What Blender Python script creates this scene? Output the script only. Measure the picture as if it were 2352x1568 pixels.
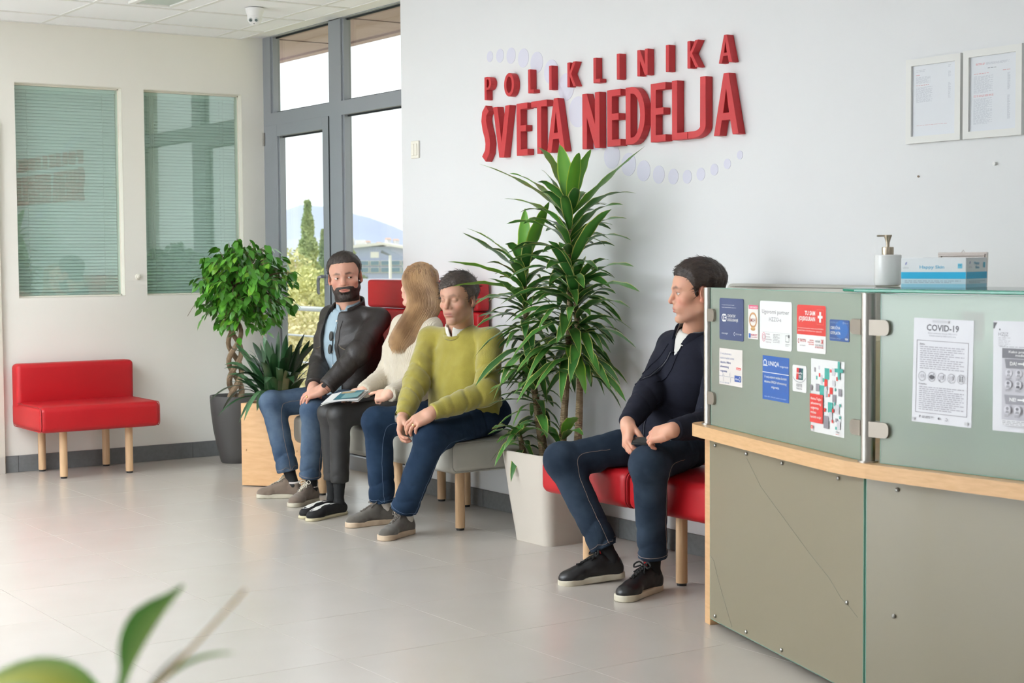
import bpy, bmesh, math, random
import numpy as np
from mathutils import Matrix, Vector
R = math.radians
for o in list(bpy.data.objects): bpy.data.objects.remove(o)
SC = bpy.context.scene
COL = SC.collection
# ------------------------------------------------------------------ camera
CAM_H = 1.36
cd = bpy.data.cameras.new('camera'); cam = bpy.data.objects.new('camera', cd); COL.objects.link(cam)
cd.sensor_width = 36.0; cd.lens = 36.0*3635.9/2352.0
cd.clip_end = 2000
yaw, pitch, roll = -0.969267, 0.0528493, 0.0071567
fw = Vector((math.sin(yaw)*math.cos(pitch), math.cos(yaw)*math.cos(pitch), -math.sin(pitch)))
r0 = Vector((math.cos(yaw), -math.sin(yaw), 0)); d0 = fw.cross(r0)
rt = r0*math.cos(roll) + d0*math.sin(roll); dn = d0*math.cos(roll) - r0*math.sin(roll)
M = Matrix((( rt.x, -dn.x, -fw.x, 0), (rt.y, -dn.y, -fw.y, 0), (rt.z, -dn.z, -fw.z, CAM_H), (0, 0, 0, 1)))
cam.matrix_world = M
cd.dof.use_dof = True; cd.dof.focus_distance = 7.2; cd.dof.aperture_fstop = 6.3
SC.camera = cam
# ------------------------------------------------------------------ light
wd = bpy.data.worlds.new('sky'); SC.world = wd; wd.use_nodes = True
bg = wd.node_tree.nodes['Background']; bg.inputs[0].default_value = (0.95, 0.97, 1.0, 1); bg.inputs[1].default_value = 1.6
def area(name, loc, rot, sx, sy, power, col=(1, 1, 1)):
    l = bpy.data.lights.new(name, 'AREA'); l.shape = 'RECTANGLE'; l.size = sx; l.size_y = sy; l.energy = power; l.color = col
    o = bpy.data.objects.new(name, l); COL.objects.link(o); o.location = loc; o.rotation_euler = rot; return o
sun = bpy.data.lights.new('sun', 'SUN'); sun.energy = 6.0; sun.angle = R(2); sun.color = (1, .95, .86)
so = bpy.data.objects.new('sun', sun); COL.objects.link(so); so.rotation_euler = (R(50), 0, R(-55))
# daylight entering the big windows on the side of the room opposite the sign wall
area('window_daylight', (-7.0, -3.85, 1.35), (R(106), 0, R(0)), 4.2, 2.1, 128, (0.89, 0.945, 1.0))
# ceiling lamps added out of view as fill light (their panels are built further down)
FILL_LAMPS = [(-8.9, 1.2), (-5.9, 1.2), (-2.9, 1.2), (-5.9, -1.8), (-8.9, -1.8), (-2.9, -1.8), (0.1, 2.4)]
for i, (x, y) in enumerate(FILL_LAMPS):
    area('ceiling_fill_light', (x, y, 2.862), (0, 0, 0), .56, .56, 24 if x < -8 else 11, (0.94, 0.965, 1.0))
# added uplighters out of view, standing in for flash bounced off the ceiling
BOUNCE = [(-7.7, -0.5), (-5.8, -0.6)]
for x, y in BOUNCE: area('bounce_fill_light', (x, y, 1.80), (R(180), 0, 0), .3, .3, 195, (0.86, 0.935, 1.0)).data.spread = R(130)
SC.view_settings.view_transform = 'Standard'; SC.view_settings.look = 'None'
SC.view_settings.exposure = 0.16; SC.view_settings.gamma = 1.0; SC.view_settings.use_curve_mapping = False
# ------------------------------------------------------------------ helpers
def lin(c):
    c = [v/255. for v in c[:3]]
    return tuple((v/12.92 if v <= .04045 else ((v+.055)/1.055)**2.4) for v in c) + (1.,)
MATS = {}
def mat(name, col=(200, 200, 200), rough=.5, metal=0., spec=.5, var=None, bump=None, wave=None, coat=0., sub=0., attr=None, trans=0., emit=None, alpha=None, vscale=None, sheen=0.):
    """Principled material. var=(scale, amount, col2, detail), bump=(scale, strength, dist), wave=(axis scale, strength)"""
    if name in MATS: return MATS[name]
    m = bpy.data.materials.new(name); m.use_nodes = True; MATS[name] = m
    nt = m.node_tree; b = nt.nodes['Principled BSDF']; L = nt.links.new
    b.inputs['Base Color'].default_value = lin(col); b.inputs['Roughness'].default_value = rough
    b.inputs['Metallic'].default_value = metal; b.inputs['Specular IOR Level'].default_value = spec
    b.inputs['Coat Weight'].default_value = coat; b.inputs['Transmission Weight'].default_value = trans
    b.inputs['Sheen Weight'].default_value = sheen
    if sub:
        b.inputs['Subsurface Weight'].default_value = sub; b.inputs['Subsurface Radius'].default_value = (.012, .005, .003); b.inputs['Subsurface Scale'].default_value = 1.
    tc = nt.nodes.new('ShaderNodeTexCoord')
    vec = tc.outputs['Object']
    if vscale:
        mp = nt.nodes.new('ShaderNodeMapping'); mp.inputs['Scale'].default_value = vscale; L(vec, mp.inputs[0]); vec = mp.outputs[0]
    csock = None
    if attr:
        a = nt.nodes.new('ShaderNodeAttribute'); a.attribute_name = attr; csock = a.outputs['Color']
    if var:
        n = nt.nodes.new('ShaderNodeTexNoise'); n.inputs['Scale'].default_value = var[0]; n.inputs['Detail'].default_value = var[3] if len(var) > 3 else 4.
        L(vec, n.inputs['Vector'])
        rp = nt.nodes.new('ShaderNodeMapRange'); rp.inputs[1].default_value = .35; rp.inputs[2].default_value = .65; rp.inputs[3].default_value = 0; rp.inputs[4].default_value = var[1]
        L(n.outputs[0], rp.inputs[0])
        mx = nt.nodes.new('ShaderNodeMix'); mx.data_type = 'RGBA'; L(rp.outputs[0], mx.inputs[0])
        if csock: L(csock, mx.inputs[6])
        else: mx.inputs[6].default_value = lin(col)
        mx.inputs[7].default_value = lin(var[2]); csock = mx.outputs[2]
    if csock: L(csock, b.inputs['Base Color'])
    last = None
    if bump:
        n = nt.nodes.new('ShaderNodeTexNoise'); n.inputs['Scale'].default_value = bump[0]; n.inputs['Detail'].default_value = 3.; L(vec, n.inputs['Vector'])
        bp = nt.nodes.new('ShaderNodeBump'); bp.inputs['Strength'].default_value = bump[1]; bp.inputs['Distance'].default_value = bump[2] if len(bump) > 2 else .002
        L(n.outputs[0], bp.inputs['Height']); last = bp
    if wave:
        w = nt.nodes.new('ShaderNodeTexWave'); w.inputs['Scale'].default_value = wave[0]; w.inputs['Distortion'].default_value = wave[3] if len(wave) > 3 else .5; w.bands_direction = wave[2]; L(vec, w.inputs['Vector'])
        bp = nt.nodes.new('ShaderNodeBump'); bp.inputs['Strength'].default_value = wave[1]; bp.inputs['Distance'].default_value = .004; L(w.outputs[1], bp.inputs['Height'])
        if last: L(last.outputs[0], bp.inputs['Normal'])
        last = bp
    if last: L(last.outputs[0], b.inputs['Normal'])
    if emit: b.inputs['Emission Color'].default_value = lin(emit[0]); b.inputs['Emission Strength'].default_value = emit[1]
    if alpha is not None: b.inputs['Alpha'].default_value = alpha
    return m
def wood(name, c1, c2, scale=(1, 1, 1), rough=.4):
    if name in MATS: return MATS[name]
    m = mat(name, c1, rough); nt = m.node_tree; L = nt.links.new; b = nt.nodes['Principled BSDF']
    tc = nt.nodes.new('ShaderNodeTexCoord'); mp = nt.nodes.new('ShaderNodeMapping'); mp.inputs['Scale'].default_value = scale; L(tc.outputs['Object'], mp.inputs[0])
    n = nt.nodes.new('ShaderNodeTexNoise'); n.inputs['Scale'].default_value = 6; n.inputs['Detail'].default_value = 6; n.inputs['Distortion'].default_value = .4; L(mp.outputs[0], n.inputs['Vector'])
    cr = nt.nodes.new('ShaderNodeValToRGB'); cr.color_ramp.elements[0].position = .3; cr.color_ramp.elements[0].color = lin(c1); cr.color_ramp.elements[1].position = .72; cr.color_ramp.elements[1].color = lin(c2)
    L(n.outputs[0], cr.inputs[0]); L(cr.outputs[0], b.inputs['Base Color'])
    return m
def glassmat(name, tint, refl=.12, rough=0.02, diffuse=0., dcol=(200, 210, 205), ior=1.5, frost=0.):
    """clear pane: tinted transparency with fresnel reflections, plus an optional milky part"""
    if name in MATS: return MATS[name]
    m = bpy.data.materials.new(name); m.use_nodes = True; MATS[name] = m
    nt = m.node_tree; nt.nodes.clear(); L = nt.links.new
    out = nt.nodes.new('ShaderNodeOutputMaterial'); tr = nt.nodes.new('ShaderNodeBsdfRefraction' if frost else 'ShaderNodeBsdfTransparent'); tr.inputs[0].default_value = lin(tint)
    if frost: tr.inputs['Roughness'].default_value = frost; tr.inputs['IOR'].default_value = 1.3
    gl = nt.nodes.new('ShaderNodeBsdfGlossy'); gl.inputs['Roughness'].default_value = rough
    fr = nt.nodes.new('ShaderNodeFresnel'); ge = nt.nodes.new('ShaderNodeNewGeometry'); mi = nt.nodes.new('ShaderNodeMix'); mi.data_type = 'FLOAT'
    mi.inputs[2].default_value = ior; mi.inputs[3].default_value = 1./ior; L(ge.outputs['Backfacing'], mi.inputs[0]); L(mi.outputs[0], fr.inputs[0])   # same reflectance on both faces of the slab
    ad = nt.nodes.new('ShaderNodeMath'); ad.operation = 'ADD'; ad.inputs[1].default_value = refl; ad.use_clamp = True; L(fr.outputs[0], ad.inputs[0])
    base = tr
    if diffuse:
        df = nt.nodes.new('ShaderNodeBsdfDiffuse'); df.inputs[0].default_value = lin(dcol)
        tl = nt.nodes.new('ShaderNodeBsdfTranslucent'); tl.inputs[0].default_value = lin(dcol)
        m0 = nt.nodes.new('ShaderNodeMixShader'); m0.inputs[0].default_value = .22; L(df.outputs[0], m0.inputs[1]); L(tl.outputs[0], m0.inputs[2])
        m1 = nt.nodes.new('ShaderNodeMixShader'); m1.inputs[0].default_value = diffuse; L(tr.outputs[0], m1.inputs[1]); L(m0.outputs[0], m1.inputs[2]); base = m1
    mx = nt.nodes.new('ShaderNodeMixShader'); L(ad.outputs[0], mx.inputs[0]); L(base.outputs[0], mx.inputs[1]); L(gl.outputs[0], mx.inputs[2]); L(mx.outputs[0], out.inputs[0])
    return m
def tag(o, label=None, cat=None, group=None, kind=None):
    if label: o['label'] = label
    if cat: o['category'] = cat
    if group: o['group'] = group
    if kind: o['kind'] = kind
    return o
def link(o, parent=None):
    COL.objects.link(o)
    if parent is not None:
        o.parent = parent
        p = parent
        while p.parent is not None: p = p.parent
        if parent.type == 'EMPTY': o.matrix_parent_inverse = Matrix.Translation(-Vector(parent.location))
    return o
def thing(name, label, cat, loc=(0, 0, 0), group=None):
    o = bpy.data.objects.new(name, None); o.empty_display_size = .1; COL.objects.link(o); o.location = loc
    return tag(o, label, cat, group)
def meshobj(name, verts, faces, m, parent=None, smooth=False, attr=None):
    me = bpy.data.meshes.new(name)
    if isinstance(verts, np.ndarray):
        verts = np.ascontiguousarray(verts, dtype=np.float32); faces = np.asarray(faces, dtype=np.int32)
        if faces.ndim == 2:
            nv, (nf, k) = len(verts), faces.shape
            me.vertices.add(nv); me.vertices.foreach_set('co', verts.ravel())
            me.loops.add(nf*k); me.loops.foreach_set('vertex_index', faces.ravel())
            me.polygons.add(nf); me.polygons.foreach_set('loop_start', np.arange(nf, dtype=np.int32)*k)
            me.update(calc_edges=True); me.validate()
        else: me.from_pydata(verts.tolist(), [], [list(f) for f in faces])
    else: me.from_pydata([tuple(v) for v in verts], [], [tuple(f) for f in faces])
    if smooth: me.polygons.foreach_set('use_smooth', [True]*len(me.polygons))
    if attr is not None:
        a = me.color_attributes.new('col', 'FLOAT_COLOR', 'POINT'); a.data.foreach_set('color', np.ascontiguousarray(attr, dtype=np.float32).ravel())
    if m: me.materials.append(m)
    o = bpy.data.objects.new(name, me); return link(o, parent)
class MB:
    """collects simple solids and links them as one mesh"""
    def __init__(s): s.v = []; s.f = []
    def add(s, v, f):
        n = len(s.v); s.v += [tuple(p) for p in v]; s.f += [tuple(i+n for i in q) for q in f]; return s
    def box(s, c, d, rz=0., bev=0., M=None, seg=2):
        bm = bmesh.new(); bmesh.ops.create_cube(bm, size=1.)
        for v in bm.verts: v.co = Vector((v.co.x*d[0], v.co.y*d[1], v.co.z*d[2]))
        if bev: bmesh.ops.bevel(bm, geom=bm.edges[:], offset=min(bev, min(d)*.49), segments=seg, profile=.5, affect='EDGES')
        T = M if M is not None else Matrix.Translation(c) @ Matrix.Rotation(rz, 4, 'Z')
        bm.verts.index_update()
        s.add([T @ v.co for v in bm.verts], [[v.index for v in f.verts] for f in bm.faces]); bm.free(); return s
    def bb(s, x0, x1, y0, y1, z0, z1, bev=0.):
        return s.box(((x0+x1)/2, (y0+y1)/2, (z0+z1)/2), (abs(x1-x0), abs(y1-y0), abs(z1-z0)), 0, bev)
    def prism(s, poly, h0, h1, M=None):
        """2D polygon in local xy extruded along local z"""
        n = len(poly); T = M or Matrix()
        # orientation
        a = sum(poly[i][0]*poly[(i+1) % n][1]-poly[(i+1) % n][0]*poly[i][1] for i in range(n))
        if a < 0: poly = poly[::-1]
        v = [T @ Vector((x, y, h0)) for x, y in poly] + [T @ Vector((x, y, h1)) for x, y in poly]
        f = [list(range(n))[::-1], list(range(n, 2*n))] + [[i, (i+1) % n, n+(i+1) % n, n+i] for i in range(n)]
        return s.add(v, f)
    def tube(s, pts, r, n=8, cap=True, M=None):
        pts = [Vector(p) for p in pts]; m = len(pts); rr = r if hasattr(r, '__len__') else [r]*m
        v = []; f = []; up = None
        for i, p in enumerate(pts):
            t = (pts[min(i+1, m-1)]-pts[max(i-1, 0)]); t = t.normalized() if t.length > 1e-9 else Vector((0, 0, 1))
            if up is None: up = Vector((0, 0, 1)) if abs(t.z) < .9 else Vector((1, 0, 0))
            a = (up - t*up.dot(t)).normalized(); b = t.cross(a); up = a
            for k in range(n):
                w = 2*math.pi*k/n; q = p + (a*math.cos(w)+b*math.sin(w))*rr[i]; v.append(M @ q if M else q)
        for i in range(m-1):
            for k in range(n): f.append([i*n+k, i*n+(k+1) % n, (i+1)*n+(k+1) % n, (i+1)*n+k])
        if cap: f += [list(range(n))[::-1], list(range((m-1)*n, m*n))]
        return s.add(v, f)
    def lathe(s, prof, n=28, M=None):
        """prof [(r, z)] bottom to top"""
        v = []; f = []; T = M or Matrix()
        for r, z in prof:
            for k in range(n): w = 2*math.pi*k/n; v.append(T @ Vector((r*math.cos(w), r*math.sin(w), z)))
        for i in range(len(prof)-1):
            for k in range(n): f.append([i*n+k, i*n+(k+1) % n, (i+1)*n+(k+1) % n, (i+1)*n+k])
        f += [list(range(n))[::-1], list(range((len(prof)-1)*n, len(prof)*n))]
        return s.add(v, f)
    def build(s, name, m, parent=None, smooth=False):
        o = meshobj(name, s.v, s.f, m, parent)
        if smooth: shade(o)
        return o
def shade(o, ang=35):
    me = o.data; me.polygons.foreach_set('use_smooth', [True]*len(me.polygons))
    bm = bmesh.new(); bm.from_mesh(me); c = math.cos(R(ang))
    for e in bm.edges:
        if len(e.link_faces) == 2 and e.link_faces[0].normal.dot(e.link_faces[1].normal) < c: e.smooth = False
    bm.to_mesh(me); bm.free(); return o
def copyobj(src, parent, M):
    o = src.copy(); COL.objects.link(o); o.parent = parent
    o.matrix_parent_inverse = Matrix.Translation(-Vector(parent.location)) if parent.type == 'EMPTY' else Matrix()
    o.matrix_basis = M; return o
def structure(o): o['kind'] = 'structure'; return o
rng = random.Random(7); nrg = np.random.default_rng(7)
# ================================================================== the room
XL, YW, ZC, YD = -10.2, 4.74, 2.885, 4.9
m_tile = mat('floor_tile', (199, 192, 183), .24, spec=.5, var=(2.3, .35, (190, 182, 171)), bump=(60, .03, .001))
m_grout = mat('grout', (146, 128, 110), .8)
m_wallw = mat('wall_white', (232, 233, 233), .6, spec=.3, bump=(180, .05, .001))
m_wallb = mat('wall_beige', (241, 238, 229), .6, spec=.3, bump=(180, .06, .001))
m_ceil = mat('ceiling_tile', (250, 251, 253), .8, bump=(120, .1, .001))
m_tbar = mat('ceiling_bar', (232, 232, 228), .5)
m_skirt = mat('skirting_tile', (112, 114, 114), .5, var=(45, .5, (96, 97, 97)), bump=(200, .1, .001))
m_alu = mat('frame_grey', (150, 155, 160), .38, metal=.15, spec=.5)
m_alud = mat('frame_gasket', (28, 34, 36), .6)
m_steel = mat('steel_brushed', (176, 172, 166), .28, metal=1., bump=(300, .05, .0005))
m_pane = glassmat('window_pane', (250, 253, 252), .0, .01)
m_black = mat('black_rubber', (24, 24, 24), .6)
m_white = mat('white_plastic', (238, 238, 236), .35)
# floor: slab with separate tiles
fl = structure(MB().bb(-10.6, 2.4, -4.2, 5.1, -.2, -.003).build('floor', m_grout))
tm = MB().box((0, 0, 0), (.598, .598, .02), 0, .0004, seg=1)
tproto = None
gx0, gy0 = -5.91, 1.93
def tile(x0, x1, y0, y1):
    global tproto
    full = abs(x1-x0-.6) < 1e-6 and abs(y1-y0-.6) < 1e-6
    c = ((x0+x1)/2, (y0+y1)/2, -.01)
    if full:
        if tproto is None: tproto = tm.build('floor_tile', m_tile, fl); tproto.location = c
        else: copyobj(tproto, fl, Matrix.Translation(c))
    else: MB().box(c, (x1-x0-.002, y1-y0-.002, .02), 0, .0004, seg=1).build('floor_tile', m_tile, fl)
ix0, ix1 = -8, 9; iy0, iy1 = -5, 5
for i in range(ix0, ix1):
    for j in range(iy0, iy1):
        x0 = max(gx0+i*.6, XL); x1 = min(gx0+(i+1)*.6, -0.5); y0 = max(gy0+j*.6, -1.1); y1 = min(gy0+(j+1)*.6, YW+.2)
        if x1-x0 > .02 and y1-y0 > .02: tile(x0, x1, y0, y1)
# rest of the floor, behind the camera
MB().bb(-10.2, -.5, -4.1, -1.1-.001, -.0105, 0).bb(-.499, 2.3, -4.1, 5, -.0105, 0).build('floor_rear', m_tile, fl)
# main wall with the sign
wb = structure(MB().bb(-8.03, 2.3, YW, 5.04, 0, 3.1).bb(-10.5, 2.3, 5.0, 5.04, 2.93, 3.1).bb(-10.2, -8.03, YW+.001, 5.0, 2.905, 3.1).build('wall_back', m_wallw))
# left wall with two windows
H1 = (3.155, 3.868, 1.122, 2.505); H2 = (4.02, 4.735, 1.122, 2.505)
wl = MB(); xb = -10.45
wl.bb(xb, XL, -4.1, H1[0], 0, 3.1).bb(xb, XL, H1[0], H2[1], 0, 1.122).bb(xb, XL, H1[0], H2[1], 2.505, 3.1).bb(xb, XL, H1[1], H2[0], 1.122, 2.505).bb(xb, XL, H2[1], 4.98, 0, 3.1)
wl = structure(wl.build('wall_left', m_wallb))
structure(MB().bb(2.3, 2.5, -4.1, 5.04, 0, 3.1).build('wall_right', m_wallw))
wf = structure(MB().bb(-10.45, 2.5, -4.3, -4.1, 0, 3.1).build('wall_front', m_wallw))
# opposite windows (the source of the daylight): frames round the openings
for k, x in enumerate((-8.55, -7.0, -5.45)):
    f = MB()
    f.bb(x-.76, x+.76, -4.1, -4.04, .22, .3).bb(x-.76, x+.76, -4.1, -4.04, 2.42, 2.5).bb(x-.76, x-.68, -4.1, -4.04, .3, 2.42).bb(x+.68, x+.76, -4.1, -4.04, .3, 2.42)
    fo = structure(f.build('window_%d' % (k+3), m_alu)); MB().bb(x-.68, x+.68, -4.095, -4.085, .3, 2.42).build('pane', mat('sky_pane', (232, 240, 245), .1), fo)
# ceiling: mineral tiles on a T grid
cl = structure(MB().bb(-10.45, 2.5, -4.3, YW-.002, ZC+.03, ZC+.13).build('ceiling', m_ceil))
cproto = None; HOLE = []
def ctile(x0, x1, y0, y1):
    global cproto
    c = ((x0+x1)/2, (y0+y1)/2, ZC+.012)
    if abs(x1-x0-.6) < 1e-6 and abs(y1-y0-.6) < 1e-6:
        if cproto is None: cproto = MB().box((0, 0, 0), (.585, .585, .016), 0, .002, seg=1).build('ceiling_tile', m_ceil, cl); cproto.location = c
        else: copyobj(cproto, cl, Matrix.Translation(c))
    else: MB().box(c, (x1-x0-.015, y1-y0-.015, .016), 0, .002, seg=1).build('ceiling_tile', m_ceil, cl)
for i in range(-1, 8):
    for j in range(-3, 3):
        x0 = max(-9.8+i*.6, XL); x1 = min(-9.8+(i+1)*.6, -5.0); y0 = 3.33+j*.6; y1 = min(3.33+(j+1)*.6, YW-.01)
        if x1-x0 > .03 and y1-y0 > .03: ctile(x0, x1, y0, y1)
MB().bb(-5.0, 2.3, -4.1, YW-.01, ZC+.004, ZC+.02).bb(-10.2, -5.0, -4.1, 1.53, ZC+.004, ZC+.02).build('ceiling_rear', m_ceil, cl)
for i in range(-1, 9):
    x = max(-9.8+i*.6, XL+.012); MB().bb(x-.012, x+.012, -4.1, YW-.002, ZC-.001, ZC+.006).build('grid_bar', m_tbar, cl)
for j in range(-3, 4):
    y = min(3.33+j*.6, YW-.014); MB().bb(XL, -5.0, y-.012, y+.012, ZC-.0005, ZC+.0055).build('grid_bar', m_tbar, cl)
# skirting tiles
bbk = structure(MB().bb(-8.03, 2.3, YW-.004, YW, 0, .096).build('baseboard_back', m_grout))
x = -8.03
for x1 in (-7.18, -5.985, -4.785, -3.585, -2.385, -1.185, 0, 1.2, 2.3):
    MB().bb(x+.0015, x1-.0015, YW-.012, YW-.002, .001, .096, .001).build('skirting_tile', m_skirt, bbk); x = x1
bbl = structure(MB().bb(XL, XL+.004, 3.1, 4.88, 0, .108).build('baseboard_left', m_grout))
y = 3.04
for y1 in (3.122, 4.322, 4.89):
    MB().bb(XL+.002, XL+.012, y+.0015, y1-.0015, .001, .108, .001).build('skirting_tile', m_skirt, bbl); y = y1
# door leaf at the far left of the left wall
d1 = structure(MB().bb(XL, XL+.03, 2.1, 3.035, 0, 2.245, .003).build('door_1', mat('door_beige', (222, 214, 200), .5)))
MB().bb(XL+.002, XL+.036, 2.1, 3.03, 0, .108, .002).build('kick_plate', mat('kick', (200, 193, 182), .5), d1)
# ---- two interior windows with blinds in the left wall
m_gpane = glassmat('green_pane', (246, 253, 250), .06, .015)
m_slat = mat('blind_slat', (226, 236, 232), .5); m_cord = mat('blind_cord', (226, 230, 226), .6)
m_cream = mat('cream_frame', (240, 236, 222), .45)
for n, (y0, y1, z0, z1) in enumerate((H1, H2)):
    w = MB(); a = XL-.055
    w.bb(a-.05, a, y0, y0+.012, z0, z1).bb(a-.05, a, y1-.012, y1, z0, z1).bb(a-.05, a, y0, y1, z1-.012, z1).bb(a-.05, a, y0, y1, z0, z0+.012)
    w.bb(a-.001, XL-.001, y1-.004, y1-.001, z0, z1).bb(a, XL-.001, y0, y1, z1-.004, z1-.001).bb(a, XL-.001, y0, y1, z0+.001, z0+.004)
    wo = structure(w.build('window_%d' % (n+1), m_cream))
    MB().bb(a-.012, a-.004, y0+.012, y1-.012, z0+.012, z1-.012).build('pane', m_gpane, wo)
    s = MB(); k = 0; z = z0+.025
    tl = R(62)
    while z < z1-.03:
        s.box((a-.045, (y0+y1)/2, z), (.026, y1-y0-.03, .0012), M=Matrix.Translation((a-.045, (y0+y1)/2, z)) @ Matrix.Rotation(tl, 4, 'Y')); z += .0212
    tag(s.build('slats', m_slat, wo), kind='stuff')
    MB().bb(a-.06, a-.03, y0+.014, y1-.014, z1-.035, z1-.012, .003).build('head_rail', m_slat, wo)
    MB().bb(a-.056, a-.034, y0+.016, y1-.016, z0+.013, z0+.024, .002).build('bottom_rail', m_slat, wo)
    for q in (.14, .85): MB().tube([(a-.03, y0+(y1-y0)*q, z0+.02), (a-.03, y0+(y1-y0)*q, z1-.02)], .0012, 5).build('ladder_cord', m_cord, wo)
    if n == 1:
        for q in (.1, .115, .13): MB().tube([(a-.028, y0+(y1-y0)*q, z0+.25), (a-.028, y0+(y1-y0)*q, z1-.02)], .002, 5).build('pull_cord', m_cord, wo)
        for i in range(42): MB().box((a-.026, y0+(y1-y0)*.81, z1-.03-i*.026), (.003, .004, .012), 0, .001, seg=1).build('chain_bead', m_cord, wo)
# room behind the blinds
structure(MB().bb(-11.6, -11.55, 2.6, 5.2, 0, 3).bb(-11.6, XL-.25, 2.55, 2.6, 0, 3).bb(-11.6, XL-.25, 4.98, 5.02, 0, 3).bb(-11.6, XL-.25, 2.55, 5.02, 2.9, 3).bb(-11.6, XL-.25, 2.55, 5.02, -.1, 0).build('wall_office', mat('office_wall', (190, 205, 200), .7)))
# ---- glazed balcony door and lights beside the sign wall
y0, y1 = YD, YD+.075
fr = MB()
fr.bb(-10.2, -10.085, y0, y1, -.0, 2.94).bb(-9.225, -9.06, y0, y1, 0, 2.94).bb(-8.02, -7.9, y0, y1, 0, 2.94)
fr.bb(-10.085, -9.225, y0, y1, 2.285, 2.375).bb(-9.06, -8.02, y0, y1, 2.285, 2.375).bb(-10.085, -8.02, y0, y1, 2.90, 2.94).bb(-9.06, -8.02, y0, y1, 0, .09)
win = structure(fr.build('window_6', m_alu))
g = MB()
def pane_in(o, xa, xb_, za, zb, yy):
    MB().bb(xa, xb_, yy, yy+.008, za, zb).build('pane', m_pane, o)
    e = MB(); t = .011
    e.bb(xa, xa+t, yy-.014, yy-.002, za, zb).bb(xb_-t, xb_, yy-.014, yy-.002, za, zb).bb(xa, xb_, yy-.014, yy-.002, zb-t, zb).bb(xa, xb_, yy-.014, yy-.002, za, za+t)
    e.build('gasket', m_alud, o)
pane_in(win, -10.085, -9.225, 2.375, 2.90, y0+.05)
pane_in(win, -9.06, -8.02, 2.375, 2.90, y0+.05)
pane_in(win, -9.06, -8.02, .09, 2.285, y0+.05)
# glazing beads stepping in on the left of each light
b = MB()
for xa, za, zb in ((-10.085, 2.375, 2.90), (-9.06, 2.375, 2.90), (-9.06, .09, 2.285)):
    b.bb(xa, xa+.02, y0+.012, y0+.05, za, zb)
b.build('glazing_bead', m_alu, win)
dr = structure(MB().bb(-10.17, -9.985, y0-.006, y0+.06, .005, 2.29, .003).bb(-9.315, -9.235, y0-.006, y0+.06, .005, 2.29, .003).bb(-9.985, -9.315, y0-.006, y0+.06, 2.21, 2.29, .003).bb(-9.985, -9.315, y0-.006, y0+.06, .005, .13, .003).build('door_2', m_alu))
pane_in(dr, -9.985, -9.315, .13, 2.21, y0+.045)
MB().bb(-9.985, -9.97, y0+.008, y0+.045, .13, 2.21).build('glazing_bead', m_alu, dr)
MB().bb(-9.236, -9.226, y0-.004, y0+.02, .005, 2.29).build('door_gap', m_alud, dr)
hd = MB().tube([(-9.275, y0-.01, 1.245), (-9.275, y0-.05, 1.245), (-9.29, y0-.056, 1.242), (-9.30, y0-.058, 1.22), (-9.30, y0-.058, 1.14), (-9.295, y0-.05, 1.13)], [.011, .011, .011, .011, .010, .009], 10)
hd.build('handle', mat('handle_grey', (150, 152, 156), .3, metal=.6), dr, True)
MB().bb(-9.29, -9.26, y0-.014, y0-.005, 1.19, 1.30, .004).build('handle_plate', m_alu, dr)
for z in (2.2, 1.2, .25): MB().tube([(-10.178, y0-.012, z-.045), (-10.178, y0-.012, z+.045)], .009, 8).build('hinge', m_steel, dr, True)
# ---- added ceiling lamps, added uplighters and the square recessed light near the corner
m_frame_w = mat('lamp_frame', (236, 236, 232), .4)
for i, (x, y) in enumerate(FILL_LAMPS):
    t = thing('fill_ceiling_lamp', 'square white recessed ceiling lamp added for fill light, out of the picture', 'ceiling lamp', (x, y, ZC), 'added ceiling lamps behind the photographer')
    MB().bb(x-.3, x+.3, y-.3, y-.285, ZC-.016, ZC-.001).bb(x-.3, x+.3, y+.285, y+.3, ZC-.016, ZC-.001).bb(x-.3, x-.285, y-.285, y+.285, ZC-.016, ZC-.001).bb(x+.285, x+.3, y-.285, y+.285, ZC-.016, ZC-.001).build('frame', m_frame_w, t)
    MB().bb(x-.285, x+.285, y-.285, y+.285, ZC-.005, ZC-.001).build('diffuser', mat('diffuser', (245, 245, 240), .6), t)
for x, y in BOUNCE:
    t = thing('added_uplighter', 'uplighter added for ceiling bounce light, out of the picture', 'floor lamp', (x, y, 0), 'added uplighters behind the photographer')
    MB().lathe([(.14, 0), (.14, .015), (.02, .025), (.014, .03), (.014, 1.68), (.03, 1.70)], 28, Matrix.Translation((x, y, 0))).build('stand', m_steel, t, True); MB().lathe([(.03, 1.69), (.14, 1.72), (.21, 1.78), (.205, 1.78), (.13, 1.73), (.0, 1.72)], 32, Matrix.Translation((x, y, 0))).build('bowl', m_white, t, True)
t = thing('air_vent', 'square white ceiling outlet with grey-green centre above the beige windows', 'air vent', (-8.88, 3.63, ZC))
x, y = -8.9, 3.63
MB().bb(x-.17, x+.17, y-.14, y-.105, ZC-.012, ZC+.004, .002).bb(x-.17, x+.17, y+.105, y+.14, ZC-.012, ZC+.004, .002).bb(x-.17, x-.135, y-.105, y+.105, ZC-.012, ZC+.004, .002).bb(x+.135, x+.17, y-.105, y+.105, ZC-.012, ZC+.004, .002).build('frame', m_frame_w, t)
MB().bb(x-.135, x+.135, y-.105, y+.105, ZC-.004, ZC+.002).build('grille', mat('vent_grille', (196, 206, 198), .6), t)
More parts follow.
